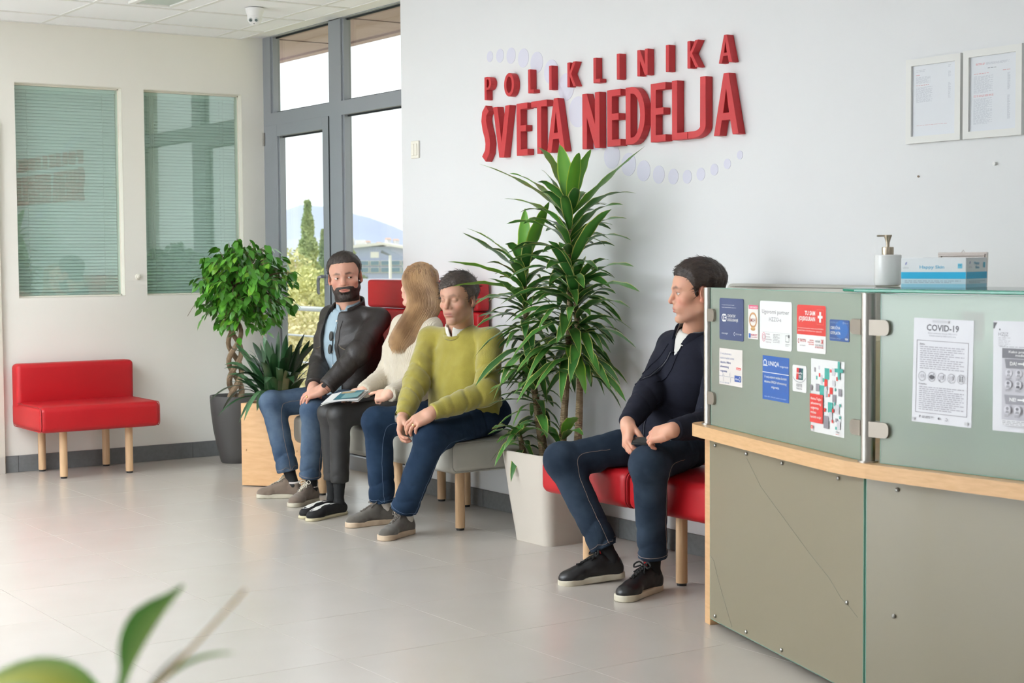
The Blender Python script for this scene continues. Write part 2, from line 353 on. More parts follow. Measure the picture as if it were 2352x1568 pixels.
# ---- dome camera
cx, cy = -8.89, 4.222
t = thing('security_camera', 'white turret security camera on the ceiling by the balcony door', 'security camera', (cx, cy, ZC))
MB().lathe([(.056, ZC-.001), (.056, ZC-.012), (.05, ZC-.035), (.044, ZC-.05)][::-1], 32, Matrix.Translation((cx, cy, 0))).build('base', m_white, t, True)
bm = bmesh.new(); bmesh.ops.create_uvsphere(bm, u_segments=28, v_segments=18, radius=.046)
vv = [v.co + Vector((cx, cy, ZC-.058)) for v in bm.verts]; bm.verts.index_update(); ff = [[v.index for v in f.verts] for f in bm.faces]; bm.free()
hb = MB().add(vv, ff).build('eyeball', m_white, t, True)
dv = Vector((.70, -.52, -.49)).normalized(); sd = dv.cross(Vector((0, 0, 1))).normalized(); up = sd.cross(dv)
MC = Matrix.Translation((cx, cy, ZC-.058)) @ Matrix((( sd.x, up.x, dv.x, 0), (sd.y, up.y, dv.y, 0), (sd.z, up.z, dv.z, 0), (0, 0, 0, 1)))
for q in (-.017, .017):
    MB().lathe([(.0125, .038), (.0125, .0475), (.010, .048)], 20, MC @ Matrix.Translation((q, .004, 0))).build('lens_ring', mat('lens_ring', (200, 203, 203), .3), t, True)
    MB().lathe([(.009, .044), (.009, .0486), (.004, .0488)], 18, MC @ Matrix.Translation((q, .004, 0))).build('lens', mat('lens', (60, 78, 76), .1), t, True)
MB().lathe([(.003, .04), (.003, .0445)], 10, MC @ Matrix.Translation((0, -.02, 0))).build('sensor', mat('lens', (60, 78, 76), .1), t)
# ---- wall switches
sx, sz = -7.867, 1.985
t = thing('light_switch', 'cream double rocker light switch high on the white wall beside the window', 'light switch', (sx, YW, sz-.05))
MB().bb(sx-.042, sx+.042, YW-.012, YW-.0005, sz-.05, sz+.05, .004).build('plate', m_cream, t)
MB().bb(sx-.03, sx-.002, YW-.017, YW-.01, sz-.034, sz+.034, .003).build('rocker', m_cream, t)
MB().bb(sx+.002, sx+.03, YW-.017, YW-.01, sz-.034, sz+.034, .003).build('rocker', m_cream, t)
t = thing('wall_button', 'small round cream button on beige wall between the two blinds', 'wall button', (XL, 3.95, 1.25))
MT = Matrix.Translation((XL+.0005, 3.955, 1.25)) @ Matrix.Rotation(R(90), 4, 'Y')
MB().lathe([(.02, 0), (.02, .008), (.016, .012)], 20, MT).build('plate', m_cream, t, True)
MB().lathe([(.011, .011), (.011, .018), (.008, .02)], 16, MT).build('knob', m_cream, t, True)
# ---- pale lilac dots painted on the wall
m_dot = mat('dot_lilac', (221, 221, 234), .6)
DOTS = [(-7.094, 2.434, .029), (-6.998, 2.428, .036), (-6.895, 2.417, .042), (-6.782, 2.393, .049), (-6.663, 2.357, .055), (-6.538, 2.298, .061), (-6.411, 2.21, .068), (-6.313, 2.079, .076), (-6.165, 1.95, .07), (-6.043, 1.846, .062), (-5.915, 1.799, .055), (-5.802, 1.763, .049), (-5.692, 1.74, .042), (-5.588, 1.726, .036), (-5.491, 1.721, .031), (-5.398, 1.728, .029), (-5.308, 1.744, .026), (-5.223, 1.765, .023), (-5.142, 1.799, .019)]
for x, z, r in DOTS:
    MB().prism([(r*math.cos(i*math.pi/18), r*math.sin(i*math.pi/18)) for i in range(36)], 0, .0012, Matrix.Translation((x, YW-.0002, z)) @ Matrix.Rotation(R(90), 4, 'X')).build('painted_dot', m_dot, wb)
MB().tube([(-4.14, YW, 1.66), (-4.14, YW-.006, 1.66)], .004, 8).build('nail', m_grout, wb); MB().tube([(-3.78, YW, 1.69), (-3.78, YW-.012, 1.69)], .007, 8).build('hook', m_white, wb)
# ================================================================== outside the balcony door
m_soff = mat('soffit', (176, 150, 148), .8, var=(1.2, .4, (160, 134, 134)))
sf = structure(MB().bb(-20, -4, 5.04, 5.93, 3.0, 3.12).bb(-20, -4, 5.85, 5.93, 2.985, 3.3).build('trim_1', m_soff))
for x in (-13.2, -12.0, -10.8, -9.6): MB().bb(x-.004, x+.004, 5.05, 5.85, 2.994, 3.0).build('soffit_joint', mat('soffit_joint', (120, 98, 98), .9), sf)
structure(MB().bb(-20, -4, 5.04, 6.1, -.25, -.06).build('trim_2', mat('balcony_slab', (190, 186, 180), .8)))
rl = thing('balcony_railing', 'grey tubular balcony railing outside the glazed door', 'railing', (-11.5, 6.0, -.06))
for z, r in ((.952, .021), (.726, .009), (.505, .009), (.28, .009)):
    MB().tube([(-17, 6.0, z), (-6, 6.0, z)], r, 12).build('rail', m_alu, rl, True)
for x in (-15.4, -13.6, -10.0, -8.2): MB().bb(x-.02, x+.02, 5.99, 6.01, -.06, .94).build('post', m_alu, rl)
def outw(px, py, dist):
    """a point along the sight line through the door, at a horizontal distance"""
    d = fw*1.0 + rt*((px-1176)/3635.9) + dn*((py-784)/3635.9); d = d/math.hypot(d.x, d.y)
    return Vector((d.x*dist, d.y*dist, CAM_H+d.z*dist))
GZ = -6.0
def leafcloud(name, n, fn, size, mats, parent, seed):
    g = np.random.default_rng(seed); c = fn(g, n); k = len(c)
    a = g.normal(size=(k, 3)); a /= np.linalg.norm(a, axis=1)[:, None]; b = np.cross(a, g.normal(size=(k, 3))); b /= np.linalg.norm(b, axis=1)[:, None]
    s = size*(.6+.8*g.random((k, 1))); q = np.stack([c-a*s, c-b*s*.55, c+a*s, c+b*s*.55], 1).reshape(-1, 3)
    o = meshobj(name, q, np.arange(4*k).reshape(-1, 4), mats, parent); tag(o, kind='stuff'); return o
def tree(label, px, py_top, dist, rad, shape, col, col2, seed, n=5000, size=.16):
    top = outw(px, py_top, dist); t = thing('tree', label, 'tree', (top.x, top.y, GZ), 'trees beyond the balcony'); h = top.z-GZ
    def fn(g, n):
        u = g.random(n); th = g.random(n)*2*math.pi
        if shape == 'cone': z = GZ+h*(.12+.88*u**.8); rr = rad*(1-u**.8*.97)*(.55+.6*np.abs(np.sin(u*38+th)))*np.sqrt(.35+.65*g.random(n))
        else:
            ph = np.arccos(1-2*g.random(n)); k = .75+.25*g.random(n); lob = 1+.18*np.sin(3*th+seed)+.12*np.sin(5*ph+th*2)
            rr = rad*np.sin(ph)*k*lob; z = GZ+h*.58+h*.42*np.cos(ph)*k
        return np.stack([top.x+rr*np.cos(th), top.y+rr*np.sin(th), z], 1)
    leafcloud('foliage', n, fn, size, mat('foliage_'+str(seed), col, .8, var=(1.1, .9, col2)), t, seed)
    MB().tube([(top.x, top.y, GZ), (top.x, top.y, GZ+h*.75)], [.16, .05], 8).build('trunk', mat('bark', (110, 96, 82), .9), t)
tree('tall light green conifer seen through the balcony door', 706, 462, 34, 1.15, 'cone', (158, 178, 128), (206, 210, 146), 3, 26000, .05)
tree('dark bushy conifer right of the tall one through the door glass', 742, 528, 40, .9, 'cone', (140, 160, 130), (186, 194, 140), 4, 16000, .05)
tree('bushy yellow-green tree low behind the railing by the ficus', 640, 560, 30, 1.3, 'round', (190, 192, 132), (222, 214, 150), 5, 26000, .05)
tree('olive bushy tree behind the railing in the door glass', 706, 610, 27, 1.0, 'round', (186, 192, 128), (218, 212, 142), 6, 26000, .045)
tree('yellowish bush low behind the railing', 680, 690, 24, 1.2, 'round', (204, 200, 146), (226, 212, 168), 8, 26000, .042)
tree('reddish-brown bush peeping out beside the conifers', 668, 600, 48, .8, 'round', (206, 176, 150), (216, 200, 166), 9, 9000, .06)
tree('small green tree in front of the far pale building', 806, 566, 75, .55, 'round', (150, 160, 110), (170, 180, 120), 10, 3000, .09)
tree('small shrub at the foot of the pale building', 834, 628, 75, .7, 'round', (130, 146, 120), (150, 160, 130), 11, 3000, .09)
structure(MB().bb(-900, 300, 8, 1200, GZ-.5, GZ).build('floor_outside', mat('far_ground', (176, 166, 134), .95, var=(.08, .9, (142, 148, 104)))))
# far hills, distance haze put into their pale blue base colours
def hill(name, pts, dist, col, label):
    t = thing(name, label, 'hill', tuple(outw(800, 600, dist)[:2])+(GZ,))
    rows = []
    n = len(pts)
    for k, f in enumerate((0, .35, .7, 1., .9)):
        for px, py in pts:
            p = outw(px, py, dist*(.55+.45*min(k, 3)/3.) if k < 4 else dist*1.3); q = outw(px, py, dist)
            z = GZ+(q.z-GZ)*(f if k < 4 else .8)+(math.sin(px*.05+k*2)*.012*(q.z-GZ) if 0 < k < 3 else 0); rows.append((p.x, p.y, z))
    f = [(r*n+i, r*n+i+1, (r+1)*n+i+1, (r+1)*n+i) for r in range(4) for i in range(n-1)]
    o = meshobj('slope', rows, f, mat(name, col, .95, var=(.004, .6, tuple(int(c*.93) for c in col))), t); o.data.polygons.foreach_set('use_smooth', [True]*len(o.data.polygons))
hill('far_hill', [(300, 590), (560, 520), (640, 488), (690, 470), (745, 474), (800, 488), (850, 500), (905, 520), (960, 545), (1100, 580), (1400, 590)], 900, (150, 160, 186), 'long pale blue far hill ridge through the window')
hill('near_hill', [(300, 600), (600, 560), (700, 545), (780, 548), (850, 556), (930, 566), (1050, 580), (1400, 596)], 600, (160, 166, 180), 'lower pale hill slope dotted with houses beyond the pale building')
g = random.Random(5)
for k in range(7):
    p = outw(784+k*21+g.uniform(-3, 3), g.uniform(548, 566), 430); t = thing('far_house', 'tiny white house on the far hillside', 'house', (p.x, p.y, p.z-4), 'tiny white houses on the far slope')
    MB().bb(p.x-.6, p.x+.6, p.y-.6, p.y+.6, p.z-2.5, p.z).build('wall', mat('far_white', (222, 220, 216), .8), t); MB().prism([(-.8, 0), (.8, 0), (0, .5)], -.7, .7, Matrix.Translation((p.x, p.y, p.z)) @ Matrix.Rotation(R(90), 4, 'X')).build('roof', mat('far_roof', (200, 170, 156), .8), t)
# pale hall building across the street
D = 110.; o0 = outw(850, 600, D); s_ = D/3635.9; vx = Vector((rt.x, rt.y, 0)).normalized(); vy = Vector((fw.x, fw.y, 0)).normalized()
MBD = Matrix.Translation((o0.x, o0.y, 0)) @ Matrix(((vx.x, vy.x, 0, 0), (vx.y, vy.y, 0, 0), (0, 0, 1, 0), (0, 0, 0, 1)))
zz = lambda py: CAM_H - (py-600)*s_*1.0
bx = lambda px: (px-850)*s_
t = thing('hall_building', 'pale lilac hall with white roof edge and a band of windows', 'building', (o0.x, o0.y, GZ))
def bbox(xa, xb_, ya, yb, za, zb): return MB().box((0, 0, 0), (xb_-xa, yb-ya, zb-za), M=MBD @ Matrix.Translation(((xa+xb_)/2, (ya+yb)/2, (za+zb)/2)))
bbox(bx(800), bx(1010), 0, 6, GZ, zz(572)).build('wall', mat('hall_wall', (170, 178, 206), .8), t)
MB().prism([(bx(792), zz(571)), (bx(880), zz(563)), (bx(1020), zz(588)), (bx(1020), zz(594)), (bx(880), zz(569)), (bx(792), zz(577))], -.4, 6.3, MBD @ Matrix.Rotation(R(90), 4, 'X') @ Matrix.Scale(-1, 4, (0, 0, 1))).build('roof_edge', mat('far_white', (222, 220, 216), .8), t)
bbox(bx(796), bx(810), .5, 1.5, zz(572), zz(553)).build('chimney', mat('far_white', (0, 0, 0)), t); bbox(bx(816), bx(836), .5, 1.5, zz(572), zz(557)).build('chimney', mat('far_white', (0, 0, 0)), t)
for r, (ya, yb) in enumerate(((604, 616), (619, 632))):
    for k in range(9):
        xa = bx(802+k*24); w = bbox(xa, xa+bx(850+22), -.12, .1, zz(yb), zz(ya)).build('window', mat('far_white', (0, 0, 0)), t)
        bbox(xa+.05, xa+bx(850+22)-.05, -.16, -.1, zz(yb)+.04, zz(ya)-.04).build('pane', mat('far_pane', (120, 142, 160), .3), w)
bbox(bx(860), bx(878), -3, -2.8, zz(598), zz(585)).build('white_board', mat('far_white', (0, 0, 0)), t)
lp = thing('street_lamp', 'thin white street lamp in front of the pale hall', 'street lamp', tuple(outw(896, 600, 70)[:2])+(GZ,)); p = outw(896, 586, 70)
MB().tube([(p.x, p.y, GZ), (p.x, p.y, p.z)], .06, 6).build('pole', mat('far_white', (0, 0, 0)), lp); MB().tube([(p.x, p.y, p.z), (p.x-.25, p.y-.3, p.z+.18)], [.03, .07], 6).build('lamp_head', mat('far_grey', (120, 126, 134), .6), lp)
t = thing('low_wall', 'pale lilac low wall below the hall, behind the red backrest', 'wall', tuple(outw(900, 680, 45)[:2])+(GZ,)); p = outw(870, 640, 45); q = outw(870, 770, 45)
MB().box((0, 0, 0), (5, .3, p.z-GZ), M=Matrix.Translation((p.x, p.y, (p.z+GZ)/2)) @ Matrix(((vx.x, vy.x, 0, 0), (vx.y, vy.y, 0, 0), (0, 0, 1, 0), (0, 0, 0, 1)))).build('panel', mat('lilac_wall', (206, 204, 222), .8), t)
# ================================================================== red lettering on the wall
m_red = mat('letter_red', (190, 44, 48), .55, var=(40, .25, (176, 34, 40)), bump=(300, .15, .001))
sign = thing('wall_sign', 'red raised foam lettering reading POLIKLINIKA SVETA NEDELJA on the white wall', 'sign', (-6.1, YW, 1.887))
def arc(cx, cy, rx, ry, a0, a1, n=10): return [(cx+rx*math.cos(R(a0+(a1-a0)*i/n)), cy+ry*math.sin(R(a0+(a1-a0)*i/n))) for i in range(n+1)]
def stroke(pts, w):
    """constant-width ribbon outline along a polyline"""
    L_, R_ = [], []
    for i, p in enumerate(pts):
        a = pts[max(i-1, 0)]; b = pts[min(i+1, len(pts)-1)]; dx, dy = b[0]-a[0], b[1]-a[1]; l = math.hypot(dx, dy)
        L_.append((p[0]-dy/l*w/2, p[1]+dx/l*w/2)); R_.append((p[0]+dy/l*w/2, p[1]-dx/l*w/2))
    return L_+R_[::-1]
def glyph(c, w, h, s, top):
    """list of closed outlines making up the letter: box w x h, stroke width s"""
    hb = s*.85
    if c == 'I': return [[(0, 0), (w, 0), (w, h), (0, h)]]
    if c == 'L': return [[(0, 0), (w, 0), (w, hb), (s, hb), (s, h), (0, h)]]
    if c == 'E': return [[(0, 0), (w, 0), (w, hb), (s, hb), (s, h*.46), (w*.86, h*.46), (w*.86, h*.46+hb), (s, h*.46+hb), (s, h-hb), (w, h-hb), (w, h), (0, h)]]
    if c == 'T': return [[(w/2-s/2, 0), (w/2+s/2, 0), (w/2+s/2, h-hb), (w, h-hb), (w, h), (0, h), (0, h-hb), (w/2-s/2, h-hb)]]
    if c == 'N': return [[(0, 0), (s, 0), (s, h*.56), (w-s, 0), (w, 0), (w, h), (w-s, h), (w-s, h*.44), (s, h), (0, h)]]
    if c == 'V': return [[(w/2-s*.62, 0), (w/2+s*.62, 0), (w, h), (w-s*1.1, h), (w/2, h*.3), (s*1.1, h), (0, h)]]
    if c == 'K': return [[(0, 0), (s, 0), (s, h*.42), (w-s*1.05, 0), (w, 0), (s*1.55, h*.53), (w*.97, h), (w*.97-s*1.05, h), (s, h*.62), (s, h), (0, h)]]
    if c == 'A':
        e = s*1.05; k = .24
        xl = lambda z: (w/2-s*.45)*z/h; xr = lambda z: w-(w/2-s*.45)*z/h
        return [[(0, 0), (e, 0), (xl(h*k)+e*.98, h*k), (xr(h*k)-e*.98, h*k), (w-e, 0), (w, 0), (w/2+s*.45, h), (w/2-s*.45, h)], 'HOLE', [(xl(h*.36)+e, h*.36), (xr(h*.36)-e, h*.36), (w/2, h*.74)]]
    if c == 'P': return [[(0, 0), (s, 0), (s, h*.42)] + arc(w*.42, h*.71, w*.58, h*.29, -90, 90) + [(0, h)], 'HOLE', [(s, h*.56)] + arc(w*.42, h*.71, w*.58-s, h*.29-s*.6, -80, 80)[:] + [(s, h*.86)]]
    if c == 'D': return [[(0, 0)] + arc(w*.32, h/2, w*.68, h/2, -90, 90, 16) + [(0, h)], 'HOLE', [(s, hb)] + arc(w*.32, h/2, w*.68-s, h/2-hb, -80, 80, 14) + [(s, h-hb)]]
    if c == 'O': return [arc(w/2, h/2, w/2, h/2, 0, 348, 29), 'HOLE', arc(w/2, h/2, w/2-s, h/2-s*.9, 0, 348, 29)]
    if c == 'J': return [[(w-s, h), (w-s, h*.2)] + arc(w*.22, h*.2, w*.78-s, h*.2-hb, 0, -90, 8) + [(-.012, hb), (-.012, 0)] + arc(w*.22, h*.2, w*.78, h*.2, -90, 0, 10) + [(w, h)]]
    if c == 'S': return [stroke([(w*.72, h), (w*.36, h*.9), (w*.28, h*.76), (w*.42, h*.6), (w*.66, h*.44), (w*.76, h*.3), (w*.68, h*.14), (w*.28, 0)], s*1.25)]
def letter(c, x0, x1, z0, h, s, depth):
    gl = glyph(c, x1-x0, h, s, 0); bm = bmesh.new()
    T = Matrix.Translation((x0, YW-.001, z0)) @ Matrix.Rotation(R(90), 4, 'X')
    def loop(pl): 
        vs = [bm.verts.new((x, y, 0)) for x, y in pl]; return [bm.edges.new((vs[i], vs[(i+1) % len(vs)])) for i in range(len(vs))]
    es = []
    for q in gl:
        if q != 'HOLE': es += loop(q)
    if 'HOLE' in gl: bmesh.ops.triangle_fill(bm, use_beauty=True, use_dissolve=False, edges=es)
    else: bm.faces.new(bm.verts[:])
    fs = bm.faces[:]
    r = bmesh.ops.extrude_face_region(bm, geom=fs); nv = [v for v in r['geom'] if isinstance(v, bmesh.types.BMVert)]
    for v in nv: v.co.z = depth
    bmesh.ops.recalc_face_normals(bm, faces=bm.faces[:]); bm.transform(T)
    me = bpy.data.meshes.new('letter'); bm.to_mesh(me); bm.free(); me.materials.append(m_red)
    o = bpy.data.objects.new('letter', me); link(o, sign)
    bv = o.modifiers.new('bevel', 'BEVEL'); bv.width = .002; bv.segments = 2; bv.limit_method = 'ANGLE'
UP = [('P', -7.09, -7.025), ('O', -6.904, -6.812), ('L', -6.685, -6.635), ('I', -6.501, -6.478), ('K', -6.347, -6.275), ('L', -6.135, -6.082), ('I', -5.953, -5.93), ('N', -5.799, -5.722), ('I', -5.593, -5.57), ('K', -5.443, -5.366), ('A', -5.235, -5.148)]
LO = [('S', -7.12, -7.04), ('V', -7.006, -6.85), ('E', -6.788, -6.69), ('T', -6.656, -6.518), ('A', -6.52, -6.366), ('N', -6.223, -6.085), ('E', -6.025, -5.922), ('D', -5.884, -5.74), ('E', -5.699, -5.592), ('L', -5.548, -5.44), ('J', -5.425, -5.318), ('A', -5.265, -5.105)]
for c, a, b in UP: letter(c, a, b, 2.2, .121, .021, .04)
for c, a, b in LO: letter(c, a, b, 1.887, .268, .037, .042)
# ================================================================== benches
m_redl = mat('red_leather', (174, 16, 25), .45, bump=(240, .12, .001), var=(3, .2, (160, 11, 20)), spec=.4)
m_redd = mat('red_piping', (150, 14, 22), .5)
m_greyl = mat('pale_leather', (186, 184, 174), .45, bump=(240, .12, .001)); m_greyp = mat('pale_piping', (168, 166, 156), .5)
m_beech = wood('beech_leg', (216, 180, 140), (202, 164, 122), (14, 14, 1.2), .45)
def leg(par, x, y, zt=.305, r=.0245):
    l = MB().tube([(x, y, .012), (x, y, zt)], r, 18, True).build('leg', m_beech, par, True)
    MB().tube([(x, y, 0.0), (x, y, .013)], r*.82, 16).build('foot_cap', m_black, l)
def pad(name, x0, x1, y0, y1, z0, z1, m, par, bev=.035):
    o = MB().box(((x0+x1)/2, (y0+y1)/2, (z0+z1)/2), (x1-x0, y1-y0, z1-z0), 0, bev, seg=5).build(name, m, par, True); return o
def rr(axis, c, x0, x1, z0, z1, rad):
    """rounded-rectangle loop for piping, in plane axis=c"""
    P = []
    for (cx, cz, a) in ((x1-rad, z1-rad, 0), (x0+rad, z1-rad, 90), (x0+rad, z0+rad, 180), (x1-rad, z0+rad, 270)):
        P += [(cx+rad*math.cos(R(a+i*15)), cz+rad*math.sin(R(a+i*15))) for i in range(7)]
    P.append(P[0])
    return [((c, p[0], p[1]) if axis == 'x' else (p[0], c, p[1])) for p in P]
# red bench on the left wall
b = thing('bench', 'small red leather bench with backrest standing at the beige wall', 'bench', (-9.9, 3.47, 0))
xf = -9.605
st = pad('seat', XL+.016, xf, 3.085, 3.86, .30, .462, m_redl, b)
bk = pad('backrest', XL+.016, XL+.145, 3.085, 3.86, .40, .705, m_redl, b, .03)
for y in (3.09, 3.855):
    MB().tube(rr('y', y, XL+.03, xf-.008, .306, .456, .03), .003, 6).build('piping', m_redd, st)
for x in (-9.725, -10.145):
    for y in (3.262, 3.69): leg(b, x, y)
# pale bench along the wall: two seats and a tall red backrest
b = thing('bench', 'long pale grey leather bench with tall red backrest and three people', 'bench', (-7.38, 4.4, 0))
for x0, x1 in ((-8.24, -7.385), (-7.375, -6.52)):
    st = pad('seat', x0, x1, 4.11, 4.70, .30, .462, m_greyl, b)
    for xx in (x0+.006, x1-.006): MB().tube(rr('x', xx, 4.12, 4.69, .308, .454, .035), .003, 6).build('piping', m_greyp, st)
    for x in (x0+.125, x1-.12):
        for y in (4.235, 4.665): leg(b, x, y)
for x0, x1 in ((-8.30, -7.70), (-7.69, -7.09)):
    k = pad('backrest', x0, x1, 4.648, 4.728, .46, 1.068, m_redl, b, .02); u = pad('headrest', x0, x1, 4.646, 4.728, 1.072, 1.236, m_redl, b, .02)
    MB().tube(rr('y', 4.652, x0+.01, x1-.01, 1.08, 1.228, .018), .003, 6).build('piping', m_redd, u)
MB().box((-6.75, 4.4, .292), (.06, .09, .001)).build('care_label', m_white, b)
# red bench the young man sits on
b = thing('bench', 'red leather bench partly hidden behind the reception desk', 'bench', (-5.2, 4.4, 0))
for x0, x1 in ((-5.80, -5.178), (-5.172, -4.55)):
    st = pad('seat', x0, x1, 4.125, 4.70, .30, .462, m_redl, b, .04)
    xx = x1-.004 if x0 < -5.5 else x0+.004
    MB().tube(rr('x', xx, 4.128, 4.69, .304, .458, .038), .003, 6).build('piping', m_redd, st)
for x in (-5.6, -4.962, -4.68):
    for y in (4.25, 4.675): leg(b, x, y)
k = pad('backrest', -5.14, -4.28, 4.652, 4.73, .47, 1.242, m_greyl, b, .022); MB().tube(rr('y', 4.656, -5.128, -4.292, .482, 1.228, .03), .0035, 6).build('piping', mat('dark_piping', (120, 116, 106), .5), k)
# ================================================================== reception desk
m_desk = wood('desk_beech', (214, 172, 126), (202, 158, 112), (1.2, 1.2, 14), .35)
m_deske = wood('desk_edge', (218, 176, 128), (205, 162, 114), (3, 3, 20), .35)
m_fro = glassmat('frosted_glass', (226, 238, 228), .02, .16, .42, (204, 216, 202), frost=.5)
m_frl = glassmat('frosted_glass_low', (220, 218, 200), .02, .06, .62, (184, 174, 148), frost=.4)
m_gedge = mat('glass_edge', (120, 168, 150), .2, spec=.6)
A_ = Vector((-4.36, 3.87, 0)); B_ = Vector((-3.275, 3.53, 0)); C_ = Vector((-1.2, 3.66, 0))
t1 = (B_-A_).normalized(); t2 = (C_-B_).normalized(); n1 = Vector((t1.y, -t1.x, 0)); n2 = Vector((t2.y, -t2.x, 0))   # outward, towards the visitor
def frame(o, t, n): return Matrix(((t.x, -n.x, 0, o.x), (t.y, -n.y, 0, o.y), (0, 0, 1, 0), (0, 0, 0, 1)))   # local x along panel, y inwards, z up
F1 = frame(A_, t1, n1); F2 = frame(B_, t2, n2); L1 = (B_-A_).length; L2 = (C_-B_).length
def lbox(F, x0, x1, y0, y1, z0, z1, bev=0.): return MB().box((0, 0, 0), (x1-x0, y1-y0, z1-z0), 0, bev, M=F @ Matrix.Translation(((x0+x1)/2, (y0+y1)/2, (z0+z1)/2)))
desk = thing('reception_desk', 'reception desk with beech counter and frosted glass front panels', 'reception desk', (-3.4, 3.8, 0))
# counter slab: outer edge follows the two panels with rounded corners
def off(F, x, y): p = F @ Vector((x, y, 0)); return (p.x, p.y)
outer = [off(F1, -.10, .34)] + [off(F1, -.10+.08*(1-math.cos(R(a))), .03-.085*math.sin(R(a))) for a in range(0, 91, 15)]
outer += [off(F1, L1*.35, -.06), off(F1, L1*.7, -.062), off(F1, L1*.88, -.058), off(F1, L1*.96, -.05), off(F2, .03, -.045), off(F2, .12, -.05), off(F2, .4, -.055), off(F2, 1.0, -.06), off(F2, L2, -.06), off(F2, L2, .34)]
inner = [off(F2, .3, .34), off(F1, L1-.22, .34)]
MB().prism(outer+inner, .701, .745).build('counter', m_deske, desk)
lbox(F1, -.045, .0, -.0, .62, 0.0, .701, .002).build('end_panel', m_desk, desk)
lbox(F1, 0, L1-.012, .02, .038, .02, .701).build('front_board', mat('board_beige', (176, 160, 130), .6), desk)
lbox(F2, .012, L2, .02, .038, .02, .701).build('front_board', mat('board_beige', (0, 0, 0)), desk)
def gpanel(name, F, x0, x1, z0, z1, m, th=.008):
    o = lbox(F, x0, x1, -th, 0, z0, z1).build(name, m, desk)
    e = MB()
    for a in (lbox(F, x0-.0006, x0+.0012, -th-.0002, .0002, z0, z1), lbox(F, x1-.0012, x1+.0006, -th-.0002, .0002, z0, z1), lbox(F, x0, x1, -th-.0002, .0002, z0-.0006, z0+.0012), lbox(F, x0, x1, -th-.0002, .0002, z1-.0012, z1+.0006)): e.add(a.v, a.f)
    e.build('edge', m_gedge, o); return o
g1 = gpanel('lower_glass', F1, .02, L1-.004, .03, .695, m_frl); g2 = gpanel('lower_glass', F2, .004, L2, .03, .695, m_frl)
g3 = gpanel('upper_glass', F1, .03, L1-.025, .747, 1.246, m_fro); g4 = gpanel('upper_glass', F2, .055, L2, .747, 1.246, m_fro)
m_screw = mat('screw_steel', (150, 148, 142), .3, metal=1)
def stud(F, x, z, par):
    MB().lathe([(.0065, 0), (.0065, .005), (.003, .0075)], 14, F @ Matrix.Translation((x, -.008, z)) @ Matrix.Rotation(R(90), 4, 'X')).build('stud', m_screw, par, True)
for x in (.07, .33, .6, .98): stud(F1, x, .675, g1); 
for x in (.07, .33, .6): stud(F1, x, .05, g1)
stud(F1, L1-.1, .30, g1); stud(F2, .11, .30, g2)
for x in (.12, .62, 1.2): stud(F2, x, .675, g2)
# hairline scratches on the lower glass
m_scr = mat('scratch', (128, 126, 112), .6)
for pts in ([(.33, .66), (.44, .575), (.62, .49), (.80, .405), (.92, .355), (1.0, .305), (1.05, .29), (1.1, .268)], [(.02, .265), (.055, .25), (.085, .2), (.13, .14), (.17, .09), (.21, .04)]):
    MB().tube([(x, -.0086, z) for x, z in pts], .0007, 4, M=F1).build('scratch', m_scr, g1)
# steel posts and clamps
def clamp(F, x0, x1, z, side, par):
    w = .042; h = .046; pl = []
    xa, xb_ = (x0, x1)
    r = .017
    if side > 0: pl = [(xa, z-h/2)] + arc(xb_-r, z-h/2+r, r, r, -90, 0, 5) + arc(xb_-r, z+h/2-r, r, r, 0, 90, 5) + [(xa, z+h/2)]
    else: pl = [(xb_, z+h/2)] + arc(xa+r, z+h/2-r, r, r, 90, 180, 5) + arc(xa+r, z-h/2+r, r, r, 180, 270, 5) + [(xb_, z-h/2)]
    MB().prism(pl, 0, .028, F @ Matrix.Translation((0, .010, 0)) @ Matrix.Rotation(R(90), 4, 'X')).build('clamp', mat('clamp_steel', (150, 142, 132), .42, metal=.75), par, True)
p1 = F1 @ Vector((0.0, -.002, 0)); p2 = F1 @ Vector((L1+.005, .0, 0))
po = MB().tube([(p1.x, p1.y, .745), (p1.x, p1.y, 1.246)], .0195, 26).build('post', m_steel, desk, True)
pq = MB().tube([(p2.x, p2.y, .745), (p2.x, p2.y, 1.248)], .0215, 26).build('post', m_steel, desk, True)
MB().tube([(p1.x, p1.y, .745), (p1.x, p1.y, .75)], .028, 26).build('flange', m_steel, po, True); MB().tube([(p2.x, p2.y, .745), (p2.x, p2.y, .75)], .03, 26).build('flange', m_steel, pq, True)
for z in (1.147, .845):
    clamp(F1, .015, .075, z, 1, po); clamp(F1, L1-.075, L1-.012, z, -1, pq); clamp(F2, .015, .092, z, 1, pq)
# glass shelf on top
m_shelf = glassmat('shelf_glass', (206, 236, 222), .03, .02, .12, (120, 190, 165))
sh = [off(F2, -.115, .03), off(F2, -.02, -.035), off(F2, L2, -.035), off(F2, L2, .36), off(F2, .0, .36), off(F2, -.115, .2)]
so_ = MB().prism(sh, 1.250, 1.262).build('glass_shelf', m_shelf, desk)
e = MB()
for a, b in zip(sh, sh[1:]+sh[:1]):
    e.tube([(a[0], a[1], 1.256), (b[0], b[1], 1.256)], .0055, 6)
e.build('green_edge', mat('green_edge', (34, 138, 112), .15, spec=.7), so_)
# work surface and things behind the glass
work = [off(F1, .02, .34), off(F1, L1-.22, .34), off(F2, .3, .34), off(F2, L2, .34), off(F2, L2, .75), off(F2, .1, .75), off(F1, .02, .62)]
MB().prism(work, .69, .72).build('work_surface', mat('work_top', (196, 178, 150), .5), desk)
